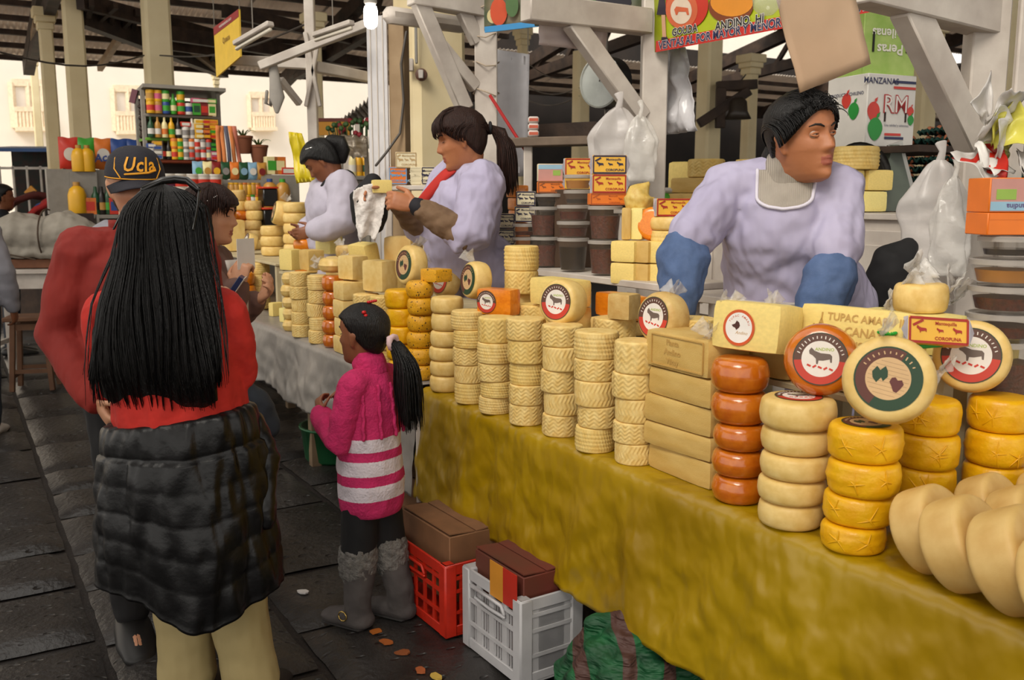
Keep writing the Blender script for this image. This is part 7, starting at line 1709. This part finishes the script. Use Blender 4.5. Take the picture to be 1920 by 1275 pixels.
gb = thing('clear_bulb', 'unlit clear glass bulb hanging at the top beside the tan card', 'lamp', W(1438, -4, 2.72))
m = M(); m.lathe([(.001, -.048), (.02, -.045), (.036, -.028), (.04, -.005), (.034, .018), (.02, .04), (.016, .05)], 20, cap=False); m.build('glass', mat('bulb_glass', '#d8d2ca', .06, var=0, alpha=.3, spec=1.0), gb, smooth='all'); m = M(); m.lathe([(.017, .045), (.019, .05), (.019, .09), (.001, .10)], 14); m.tube([(0, 0, .1), (0, 0, 2.4)], .005, 6); m.build('socket', plain('#3a3632', .5), gb, smooth='all')
# ================================================================ grocery stall and street side, far left
sS = 5.26
def sp(px, py, s=sS): return Ws(px, py, s)
unit = thing('grocery_shelf', 'tall grey metal shelf unit of groceries', 'shelf', Vector((sp(345, 300).x, sp(345, 300).y, 0)), YAW_U-R(90))
METL = mat('grey_shelf_metal', '#8b857c', .5, var=.1)
wS = (sp(412, 260)-sp(272, 260)).length; zt_ = sp(345, 172).z
for x in (-1, 1):
    for y in (0, .30): M().box((x*wS/2, y, zt_/2), (.035, .035, zt_), None, .003).build('upright', METL, unit)
shz = [sp(342, y).z for y in (216, 260, 300, 345)]
for i, z in enumerate(shz): M().box((0, .15, z-.012), (wS, .34, .024), None, .003).build('shelf_board', [METL, mat('green_shelf_edge', '#6aa02a', .5), mat('red_shelf_edge', '#b8522a', .5), METL][i], unit)
M().box((.02, .12, zt_+.01), (wS+.06, .44, .03), Matrix.Rotation(R(-4), 3, 'X')).build('roof_sheet', METL, unit); M().box((0, .31, zt_/2+.2), (wS, .01, zt_-.5)).build('back_panel', plain('#3a302a', .8), unit)
canm = {}
def can_mesh(c1, c2, kind):
    key = (c1, c2, kind)
    if key in canm: return canm[key]
    m = M(); mats = [plain(c1, .4), plain(c2, .4)]
    if kind == 'can':
        m.lathe([(.001, 0), (.036, 0), (.038, .004), (.038, .026)], 16); m.lathe([(.038, .026), (.038, .075)], 16, mi=1, cap=False); m.lathe([(.038, .075), (.038, .1), (.036, .105), (.001, .105)], 16)
    elif kind == 'bottle':
        m.lathe([(.001, 0), (.028, 0), (.03, .005), (.03, .10), (.024, .13), (.011, .15), (.010, .185), (.001, .187)], 14); m.lathe([(.0305, .03), (.0305, .08)], 14, mi=1, cap=False)
    elif kind == 'box':
        m.box((0, 0, .055), (.075, .06, .11), None, .002); m.box((0, -.0305, .055), (.055, .001, .06), None, 0, 1)
    elif kind == 'flat':
        m.box((0, 0, .022), (.09, .07, .044), None, .002); m.box((0, -.0355, .022), (.07, .001, .026), None, 0, 1)
    elif kind == 'jar':
        m.lathe([(.001, 0), (.032, 0), (.034, .006), (.034, .075), (.026, .085)], 14); m.lathe([(.03, .085), (.03, .1), (.001, .1)], 14, mi=1)
    elif kind == 'bucket':
        m.lathe([(.001, 0), (.062, 0), (.072, .12), (.076, .12), (.076, .132), (.001, .132)], 18); m.add([(.0745*math.cos(a)*(.9+.1*z/.12)*1.0, .0745*math.sin(a)*(.9+.1*z/.12), z) for z in (.03, .09) for a in [-2.3+i*.146 for i in range(11)]], [(i, i+1, i+12, i+11) for i in range(10)], 1)
    elif kind == 'jug':
        m.lathe([(.001, 0), (.055, 0), (.058, .01), (.058, .13), (.045, .17), (.02, .19)], 16); m.lathe([(.022, .19), (.022, .215), (.001, .215)], 12, mi=1); 
    elif kind in ('bag', 'snack'):
        for sg in (1, -1):
            m.grid(11, 13, lambda u_, v_: Vector(((u_-.5)*.19*sg, -sg*.05*max(0, math.sin(math.pi*u_)*math.sin(math.pi*min(1, v_*1.08)))**.55, .30*v_+.006*math.sin(u_*9))))
        m.add([(.058*math.cos(a), -.0535, .14+.062*math.sin(a)) for a in [i*.349 for i in range(18)]], [tuple(range(18))], 1)
    canm[key] = m.mesh('grocery_item', mats, True); return canm[key]
KN_ = {'can': ('food_can', 'tin'), 'bottle': ('glass_bottle', 'bottle'), 'box': ('food_carton', 'carton'), 'flat': ('flat_packet', 'packet'), 'jar': ('preserve_jar', 'jar'), 'bucket': ('paint_bucket', 'bucket'), 'jug': ('plastic_jug', 'jug'), 'bag': ('detergent_bag', 'bag'), 'snack': ('snack_packet', 'packet')}
CN = {'#c8321f': 'red', '#e0a81c': 'yellow', '#3f9a2c': 'green', '#2c4a8c': 'blue', '#d8d2c8': 'white', '#7a1c1c': 'dark red', '#c9587a': 'pink', '#1c1410': 'black', '#b9873a': 'amber', '#1f4a2c': 'dark green', '#d8742a': 'orange', '#8a8480': 'grey', '#5a2a4a': 'purple', '#e6d8a0': 'cream', '#7fa6c0': 'light blue'}
TH = ['first', 'second', 'third', 'fourth', 'fifth', 'sixth', 'seventh', 'eighth', 'ninth', 'tenth', 'eleventh', 'twelfth', 'thirteenth']
def goods(items, px0, px1, z, s, where, group, scale=1.0, rz=None, k0=0):
    n = len(items); cnt = {}
    for i, col_ in enumerate(items):
        px = lerp(px0, px1, (i+.5)/n); p_ = Ws(px, 300, s); zz = z+.001
        st_ = col_ if isinstance(col_, list) else [col_]
        for j, (kind, c1, c2) in enumerate(st_):
            nm, cat = KN_[kind]; o = link(nm, can_mesh(c1, c2, kind), None, (p_.x, p_.y, zz), (YAW_U-R(90)) if rz is None else rz)
            k = scale; o.scale = (k, k, k); zz += {'can': .105, 'bottle': .187, 'box': .11, 'flat': .044, 'jar': .1, 'bucket': .132, 'jug': .215, 'bag': .3, 'snack': .3}[kind]*k+.001
            lvl = '' if len(st_) == 1 else ('upper ' if j == len(st_)-1 else ('lower ' if j == 0 else 'middle '))
            tag(o, '%s%s %s with %s label, %s from left %s' % (lvl, CN[c1], cat, CN[c2], TH[i], where), cat, group)
r_, y_, g_, b_, w_c, dr, pk_, bk, am, dg, og, gy, pu, cr, lb_ = '#c8321f', '#e0a81c', '#3f9a2c', '#2c4a8c', '#d8d2c8', '#7a1c1c', '#c9587a', '#1c1410', '#b9873a', '#1f4a2c', '#d8742a', '#8a8480', '#5a2a4a', '#e6d8a0', '#7fa6c0'
ks = .93
goods([[('can', y_, r_), ('can', y_, am)], [('can', am, pk_), ('can', y_, pk_)], [('can', b_, g_), ('can', g_, cr)], ('bottle', g_, cr), [('can', r_, g_), ('can', g_, y_)], ('can', w_c, b_), [('box', g_, dg), ('flat', pk_, w_c)], [('box', dr, r_), ('flat', dr, w_c)], [('box', cr, g_), ('flat', g_, cr)]], 281, 408, shz[0], sS-.05, 'on top grocery shelf', 'groceries on the top shelf', ks)
goods([('bottle', dg, w_c), ('bottle', am, w_c), ('bottle', cr, og), ('bottle', y_, g_), ('bottle', bk, w_c), [('can', w_c, gy), ('flat', r_, w_c)], ('bottle', w_c, gy), [('flat', y_, cr), ('flat', y_, w_c), ('flat', y_, cr), ('flat', cr, y_)], [('flat', dr, y_), ('flat', dr, og), ('flat', y_, dr), ('flat', y_, r_)], [('flat', y_, r_), ('flat', y_, g_), ('flat', og, y_), ('flat', y_, og)]], 280, 408, shz[1], sS-.05, 'on middle grocery shelf', 'groceries on the middle shelf', ks)
goods([[('box', w_c, b_), ('flat', b_, w_c)], [('flat', gy, b_), ('flat', gy, w_c), ('flat', gy, b_), ('flat', am, y_)], ('bottle', bk, r_), ('bottle', bk, cr), [('can', y_, r_), ('can', og, y_)], [('can', g_, y_), ('can', y_, g_)], [('can', w_c, gy), ('can', gy, w_c)], [('can', gy, r_), ('can', og, w_c)], [('can', r_, gy), ('can', w_c, r_)], [('can', r_, w_c), ('can', gy, w_c)], [('can', gy, cr), ('can', r_, gy)], [('flat', pk_, r_), ('flat', pk_, w_c), ('flat', dg, g_), ('flat', dg, g_)]], 280, 408, shz[2], sS-.05, 'on lower grocery shelf', 'groceries on the lower shelf', ks*.92)
# counter in front
sC_ = 4.7; zc_ = Ws(380, 390, sC_).z
def counter(px0, px1, z, s, label, mt):
    a, b = Ws(px0, 400, s), Ws(px1, 400, s); c = (a+b)/2; root = thing('shop_counter', label, 'counter', (c.x, c.y, 0), YAW_U-R(90)); L_ = (b-a).length
    M().box((0, .12, z-.02), (L_, .45, .035), None, .004).build('counter_top', mt, root); M().box((0, .14, (z-.04)/2), (L_-.04, .38, z-.04)).build('counter_front', mt, root); return root
counter(296, 585, zc_, sC_, 'grey shop counter in front of the grocery shelf', METL)
goods([('bucket', w_c, pu), ('bucket', w_c, r_), ('bucket', w_c, r_)], 300, 352, zc_, sC_, 'in the lower bucket row', 'white buckets on the shop counter', 1.1)
a_ = zc_+.147
goods([('bucket', w_c, pu), ('bucket', w_c, r_), ('bucket', w_c, r_), ('bucket', w_c, r_), ('bucket', w_c, r_)], 302, 410, a_, sC_, 'in the upper bucket row', 'white buckets on the shop counter', 1.0)
M_b = thing('bucket_board', 'board supporting the upper bucket row', 'board', Ws(385, 372, sC_), YAW_U-R(90)); M_b.location.z = zc_; M().box((0, 0, .072), (.30, .16, .142)).build('box_body', WBOX, M_b)
goods([('jar', b_, w_c), ('jar', y_, am), ('jar', am, og), ('jar', y_, am), ('jar', og, y_), ('jar', w_c, g_), ('jar', y_, og)], 425, 482, zc_, sC_, 'in the jar row on the counter', 'jars on the shop counter', 1.1)
goods([('jar', am, y_), ('jar', am, y_), ('jar', y_, am), ('jar', am, og), ('jar', y_, am), ('jar', am, y_), ('jar', og, am)], 428, 484, zc_+.112, sC_, 'in the upper jar row on the counter', 'jars on the shop counter', 1.0)
goods([('jug', am, b_), ('jug', am, g_)], 492, 540, zc_, sC_, 'beside the jar rows', 'plastic jugs on the shop counter', 1.15)
goods([('snack', lb_, g_), ('snack', cr, am), ('snack', dr, y_), ('snack', dg, gy), ('snack', og, cr), ('snack', dg, lb_), ('snack', lb_, w_c), ('snack', am, dr)], 362, 498, zc_+.24, sC_+.16, 'in the snack row', 'snack packets behind the jars', .50)
ss_ = thing('snack_step', 'step shelf behind the jars carrying snack packets', 'shelf', Ws(430, 340, sC_+.16), YAW_U-R(90)); ss_.location.z = zc_; M().box((0, 0, .12), (.95, .12, .236)).build('step', METL, ss_)
goods([('box', cr, g_), ('box', og, cr), ('flat', r_, w_c)], 500, 545, zc_+.29, sC_+.2, 'on the ledge above the jugs', 'packets above the jugs', 1.4)
ls_ = thing('jug_ledge', 'ledge behind the plastic jugs', 'shelf', Ws(522, 340, sC_+.2), YAW_U-R(90)); ls_.location.z = zc_; M().box((0, 0, .143), (.34, .12, .286)).build('step', METL, ls_)
# striped cloth bundle, potted plants
tx_ = thing('striped_cloth', 'orange and grey striped cloth hanging beside the grocery shelf', 'cloth', Ws(425, 310, sS-.2), YAW_U-R(90)); tx_.location.z = 0
zt2, zb2 = Ws(425, 236, sS-.2).z, Ws(425, 312, sS-.2).z
for i, c_ in enumerate(['#d8834a', '#d8834a', '#5a5a6a', '#d8834a', '#c0705a']): M().sheet(3, 8, lambda u_, v_, i=i: Vector((-.08+.035*(i+u_)+.012*i*v_, .012*math.sin(v_*5+i), lerp(zt2, zb2, v_))), .01).build('cloth_strip', plain(c_, .85), tx_, smooth='all')
for i, (x, y, lb) in enumerate([(457, 268, 'small potted plant right of the striped cloth'), (486, 285, 'low clay pot right of the small plant')]):
    pp = thing('potted_plant', lb, 'plant', Ws(x, y+20, sS+.1), 0, 'potted plants on the shop ledge'); m = M(); m.lathe([(.001, 0), (.06, 0), (.085, .14), (.09, .14), (.09, .16), (.001, .15)], 16); m.build('pot', plain('#8a5238', .8), pp)
    for k in range(10): a = k*.63; M().sheet(3, 6, lambda u_, v_, a=a: Vector(((.01+.11*v_)*math.cos(a)+(u_-.5)*.02*math.sin(a)*(1-v_), (.01+.11*v_)*math.sin(a)-(u_-.5)*.02*math.cos(a)*(1-v_), .15+.18*v_-.13*v_*v_)), .002).build('leaf', plain('#5a7a3a', .6), pp, smooth='all')
bl_ = thing('brown_trunk', 'brown chest behind the snack packets', 'chest', Ws(470, 320, sS+.15), YAW_U-R(90)); z0 = Ws(470, 305, sS+.1).z; bl_.location.z = 0; M().box((0, 0, z0-.1), (.34, .2, .2), None, .01).build('body', plain('#7a4a38', .8), bl_); M().box((0, 0, (z0-.2)/2), (.30, .16, z0-.2)).build('stand', METL, bl_)
# detergent bags and oil on the left counter
sD = 5.9; zd_ = Ws(190, 402, sD).z
counter(120, 262, zd_, sD, 'counter of detergents left of the grocery shelf', METL)
goods([('bag', r_, w_c), ('bag', g_, lb_), ('bag', og, w_c), ('bag', b_, w_c), ('bag', b_, r_)], 116, 270, Ws(180, 318, sD+.2).z, sD+.2, 'in the detergent row', 'detergent bags on the left', .95)
stp = thing('detergent_step', 'raised step under the detergent bags', 'shelf', Ws(192, 330, sD+.2), YAW_U-R(90)); stp.location.z = zd_; hh = Ws(180, 318, sD+.2).z-zd_; M().box((0, 0, hh/2), (.95, .16, hh-.004)).build('step', METL, stp)
m = M(); add_text(m, 'Ace', .10, Matrix.Translation(Ws(193, 296, sD+.12)) @ Matrix.Rotation(YAW_U-R(90), 4, 'Z') @ Matrix.Rotation(R(90), 4, 'X') @ Matrix.Rotation(R(8), 4, 'Z'), 0, 0, bold=.03, shear=.2)
aceb = [o for o in bpy.data.objects if o.name.startswith('detergent_bag')][2]; ao = m.build('lettering', plain('#24408c', .4), aceb, smooth=False); ao.matrix_parent_inverse = (Matrix.Translation(aceb.location) @ aceb.rotation_euler.to_matrix().to_4x4() @ Matrix.Scale(.95, 4)).inverted()
goods([('jug', y_, am), ('box', r_, y_), ('box', og, r_), ('bottle', dg, bk), ('bottle', bk, am), ('bottle', dg, g_), ('box', r_, b_)], 134, 215, zd_, sD-.02, 'on soap counter', 'goods before the detergent bags', 1.35)
goods([('jug', y_, am), ('jug', y_, am)], 140, 172, Ws(150, 322, sD+.05).z, sD+.05, 'in the oil pair', 'oil jugs before the green bag', 1.1)
o2 = thing('oil_stand', 'small stand under the yellow oil pair', 'shelf', Ws(156, 330, sD+.05), YAW_U-R(90)); o2.location.z = zd_; hh2 = Ws(150, 322, sD+.05).z-zd_; M().box((0, .02, hh2/2), (.22, .10, hh2-.004)).build('step', METL, o2)
rk = thing('small_rack', 'narrow dark rack of packets behind the sack', 'rack', Vector((Ws(160, 420, sD-.25).x, Ws(160, 420, sD-.25).y, 0)), YAW_U-R(90))
for z in (.9, 1.1, 1.3): M().box((0, 0, z), (.2, .12, .02)).build('shelf_board', BEAM, rk); M().box((0, -.0, z+.06), (.14, .08, .1)).build('packet', plain('#2a1a16', .6), rk)
for x in (-1, 1): M().box((x*.1, 0, .7), (.02, .12, 1.4)).build('upright', METL, rk)
# sack on a white table, stool
tw = thing('white_table', 'white wooden side table under the covered sack', 'table', Wz(98, 705, 0)+Vector((-.08, .05, 0)), R(8))
zt3 = .95
for k in range(3): M().box((0, -.18+.18*k, zt3-.02), (.78, .175, .035), None, .003).build('plank', WHITEP, tw)
for x in (-.34, .34):
    for y in (-.22, .22): M().box((x, y, (zt3-.04)/2), (.07, .07, zt3-.04), None, .004).build('leg', WHITEP, tw)
M().box((0, -.22, zt3-.10), (.62, .025, .13)).build('apron', WHITEP, tw); M().box((-.34, 0, .3), (.03, .42, .04)).build('stretcher', WHITEP, tw)
wb = M().box((0, 0, .04), (.5, .3, .075), None, .004); tag(wb.build('wooden_board', mat('brown_board', '#6f452c', .75, var=.15), None, tw.location+Vector((.08, 0, zt3+.002)), R(8)), 'brown wooden board under the covered sack', 'board')
m = M(); m.tube([(-.33, 0, .16), (-.15, 0, .20), (.05, 0, .18), (.22, 0, .2), (.40, 0, .16)], [(.15, .18), (.20, .24), (.175, .24), (.2, .24), (.15, .18)], 22, ref=(0, 0, 1)); m.box((.02, 0, .06), (.74, .42, .1), None, .03)
SACK = mat('pale_canvas_sack', '#a39c90', .9, col2='#8e867a', nscale=5, bump=.3, bscale=30)
sk = thing('covered_sack', 'bulky pale canvas bundle tied with rope on the white table', 'sack', tw.location+Vector((.03, 0, zt3+.085)), R(8)); remesh(m, 'canvas_cover', SACK, sk, .012, 5, .05, .12)
for x in (.08,): m = M(); m.tube([(x, -.26*math.cos(a)-.0, .19+.225*math.sin(a)) for a in [-.9+j*.25 for j in range(12)]], .007, 6); m.build('rope', plain('#4a3a2c', .8), sk, smooth='all')
m = M(); m.tube([(-.42, -.2, .12), (-.2, -.26, .05), (.05, -.27, .0)], .006, 6); m.build('rope', plain('#4a3a2c', .8), sk, smooth='all')
stl = thing('wooden_stool', 'brown wooden stool before the white table', 'stool', Wz(102, 714, 0)+Vector((.0, -.30, 0)), R(14)); WD = mat('brown_stool_wood', '#6d4a30', .7, col2='#583822', nscale=8)
M().box((0, 0, .585), (.36, .30, .035), None, .006).build('seat', WD, stl)
for x in (-1, 1):
    for y in (-1, 1): M().bar((x*.15, y*.13, 0), (x*.115, y*.10, .57), .04, .04, bev=.004).build('leg', WD, stl)
    M().bar((x*.14, -.12, .12), (x*.14, .12, .12), .025, .03).build('stretcher', WD, stl); M().bar((-.14, x*.12, .16), (.14, x*.12, .16), .025, .03).build('stretcher', WD, stl); M().bar((-.12, x*.10, .52), (.12, x*.10, .52), .025, .05).build('apron', WD, stl)
# piled colourful cloths behind the sack
for i, (x, y, c_, r2, lb) in enumerate([(100, 395, '#a52420', 30, 'red folded cloth lying on the far stall'), (92, 402, '#2a4a8a', 26, 'blue folded cloth under the red one'), (130, 398, '#7a7a2a', -20, 'mixed coloured cloth pile right of the red cloth'), (60, 385, '#5a2018', 10, 'dark red rounded sack behind the navy jacket')]):
    m = M(); m.sheet(8, 8, lambda u_, v_: Vector(((u_-.5)*.5, (v_-.5)*.3, .05*nz(u_*3+i, v_*3)+.1*math.sin(u_*3.1))), .05); o_ = m.build('folded_cloth', plain(c_, .85), None, W(x, y, 9.5+.2*i), 0, 'all'); o_.rotation_euler = (0, -R(r2), .3); tag(o_, lb, 'cloth', 'cloths on the far stall')
fs = thing('far_stall', 'far stall with blue awning and white lattice frame at left', 'stall', (W(40, 350, 11.5).x, 11.5, 0), R(5))
M().box((0, .4, W(40, 276, 11.5).z), (1.0, 1.2, .04), Matrix.Rotation(R(4), 3, 'X')).build('awning', plain('#3a5a8c', .6), fs); M().box((0, 1.0, 1.1), (1.0, .04, 2.1)).build('back_board', mat('dark_goods_wall', '#3a2420', .8, col2='#1c2a24', nscale=14), fs); M().box((0, .3, .42), (1.0, .6, .84)).build('counter', BEAM, fs)
for i in range(6): M().box((-.4+.16*i, 0, 1.45), (.022, .022, .95)).build('lattice_bar', WHITEP, fs)
for z in (1.0, 1.9): M().box((0, 0, z), (.9, .022, .03)).build('lattice_rail', WHITEP, fs)
for i, (x, z, c_) in enumerate([(-.32, 1.5, '#b8c82a'), (-.30, 1.36, '#3aa83a'), (.12, 1.62, '#d8932a'), (-.1, 1.25, '#c8c4c0'), (.3, 1.2, '#c86a2a')]): M().box((x, -.04, z), (.09, .03, .12), Matrix.Rotation(.4*i, 3, 'Y'), .004).build('hanging_packet', plain(c_, .5), fs)
# hanging yellow sign
sg = thing('hanging_sign', 'yellow hanging sign with dark red heading above the shop', 'sign', W(428, 85, 7.0), 0)
c4 = [W(402, 52, 7.25)-W(428, 85, 7.0), W(449, 17, 6.75)-W(428, 85, 7.0), W(452, 106, 6.75)-W(428, 85, 7.0), W(407, 145, 7.25)-W(428, 85, 7.0)]
m = M(); m.sheet(4, 4, lambda u_, v_: c4[0].lerp(c4[1], u_).lerp(c4[3].lerp(c4[2], u_), v_), .012); m.build('board', plain('#d9b23a', .5), sg, smooth=False)
nr = (c4[1]-c4[0]).cross(c4[3]-c4[0]).normalized(); nr = nr if nr.y < 0 else -nr
m = M(); m.add([q+nr*.008 for q in (c4[0], c4[1], c4[1].lerp(c4[2], .16), c4[0].lerp(c4[3], .16))], [(0, 1, 2, 3)]); m.build('heading', plain('#8a2a2a', .5), sg, smooth=False)
exx = (c4[1]-c4[0]).normalized(); ezz = (c4[0]-c4[3]).normalized(); mt_ = Matrix((exx, ezz, exx.cross(ezz))).transposed().to_4x4()
m = M(); add_text(m, 'MUNICIPALIDAD DEL CUSCO', .022, Matrix.Translation((c4[0]+c4[1])/2-ezz*.03+nr*.012) @ mt_, 0, 0, bold=.02); add_text(m, 'Quesos', .055, Matrix.Translation((c4[0]+c4[1])/2-ezz*.14+nr*.012) @ mt_, 0, 1, bold=.02); m.build('lettering', [plain('#d8cfc6'), plain('#7a5a1c')], sg, smooth=False)
m = M()
for q in (c4[0], c4[1]): m.tube([q, q+Vector((0, 0, 1.0))], .004, 5)
m.build('cord', plain('#6a6258'), sg)
# things hanging from the lamp arm, garlic strings at the shelf
hg = thing('hanging_cover', 'grey cloth cover hanging from the lamp arm', 'cover', W(512, 122, 6.72)); m = M(); m.tube([(0, 0, 0), (.01, 0, -.12), (.02, 0, -.22), (.015, 0, -.32)], [(.03, .02), (.04, .025), (.055, .03), (.015, .01)], 12, ref=(1, 0, 0)); m.build('cloth', plain('#9a948c', .8), hg, smooth='all'); m = M(); m.tube([(-.05, 0, -.18), (-.06, 0, -.26), (-.03, 0, -.28), (-.02, 0, -.2)], .012, 8); m.build('strap', plain('#8a847c', .8), hg, smooth='all')
gl = thing('hanging_string', 'dark bunch of dried goods hanging left of the grocery shelf', 'bunch', Ws(266, 185, sS+.06)); m = M()
for i in range(26): a = i*2.4; m.lathe([(.001, -.02), (.018, -.005), (.016, .012), (.001, .02)], 7, (.022*math.cos(a), .022*math.sin(a), -.012*i-.02))
m.build('dried_bulbs', plain('#3a2c24', .8), gl); m = M(); m.box((-.07, 0, .02), (.05, .02, .12), Matrix.Rotation(.3, 3, 'Y')); m.build('packet', plain('#6a3a44', .6), gl)
fb = thing('flower_stand', 'stand of red and green flowers behind the far vendor', 'flowers', W(672, 258, 9.5)); M().box((0, 0, -1.0), (.06, .06, 2*W(672, 258, 9.5).z-2.02)).build('post', WHITEP, fb); M().box((0, 0, -.6), (.55, .3, .9)).build('bench', WHITEP, fb)
for k in range(40):
    rg = random.Random(k); x, y = rg.uniform(-.26, .26), rg.uniform(-.12, .12); h = rg.uniform(.12, .28); m = M(); m.tube([(x, y, -.1), (x*1.1, y*1.1, h-.1)], .006, 5); m.box((x*1.1, y*1.1, h-.1), (.05, .04, .05), None, .015, mi=1); m.build('flower', [plain('#2f4a24'), plain(['#8a1c28', '#3a5a2a', '#2f4a24'][k % 3])], fb)
sg2 = thing('small_sign', 'small yellow sign with dark heading beyond the flowers', 'sign', W(625, 238, 9.8)); M().box((0, 0, 0), (.34, .02, .17), None, .003).build('board', plain('#c98a1c', .5), sg2); M().box((0, -.012, .07), (.34, .006, .035)).build('heading', plain('#6a2a1c'), sg2); M().box((0, .02, -W(625, 238, 9.8).z/2), (.03, .03, W(625, 238, 9.8).z)).build('post', METL, sg2)
tp_, _ = panel('striped_tarp', (W(636, 255, 7.6), W(688, 255, 7.6), W(688, 296, 7.4), W(640, 290, 7.4)), mat('silver_striped_tarp', '#b3a898', .3, col2='#6a5a44', nscale=6, stretch=(1, 1, 6), metal=.3), 'shiny striped tarpaulin sagging behind the far vendor', 'tarpaulin', wav=.06)
for x_ in (638, 686):
    q0 = W(x_, 256, 7.6); M().bar(q0-tp_.location, Vector((q0.x, q0.y, .01))-tp_.location, .03, .03).build('post', METL, tp_)
goods([('bottle', cr, w_c), ('bottle', y_, am), ('bottle', y_, dg)], 655, 690, Ws(670, 330, 4.6).z, 4.6, 'on the ledge behind the far vendor', 'bottles behind the far vendor', 1.2)
counter(640, 700, Ws(670, 330, 4.6).z, 4.6, 'ledge of bottles behind the far vendor', METL)
rsl = thing('tin_awning', 'rusty tin awning of a stall across the hall', 'awning', W(660, 215, 11)); m = M(); m.sheet(30, 3, lambda u_, v_: (W(632, 232, 11).lerp(W(700, 180, 10), u_)).lerp(W(645, 240, 12).lerp(W(720, 205, 11), u_), v_)-W(660, 215, 11)+Vector((0, 0, .03*math.sin(u_*60))), .01); m.build('tin_sheet', IRON, rsl, smooth='all')
# far dark tubs with red lids
for i in range(2):
    tub_ = thing('dark_container', ['lower', 'upper'][i]+' dark square container with red lid among the far cheeses', 'container', at_t(507, .64, 1.123+.18+i*.17), YAW_U, 'dark containers with red lids'); M().box((0, 0, .075), (.16, .12, .145), None, .008).build('body', plain('#0e0a0a', .25), tub_); M().box((0, 0, .155), (.18, .135, .016), None, .005).build('lid', plain('#c83a1c', .4), tub_)
place(BLK[0], 'block_cheese', at_t(507, .64, 1.123), (.18, .13, .178), YAW_U, 'pale block under the dark containers', 'cheese')
bake_all()
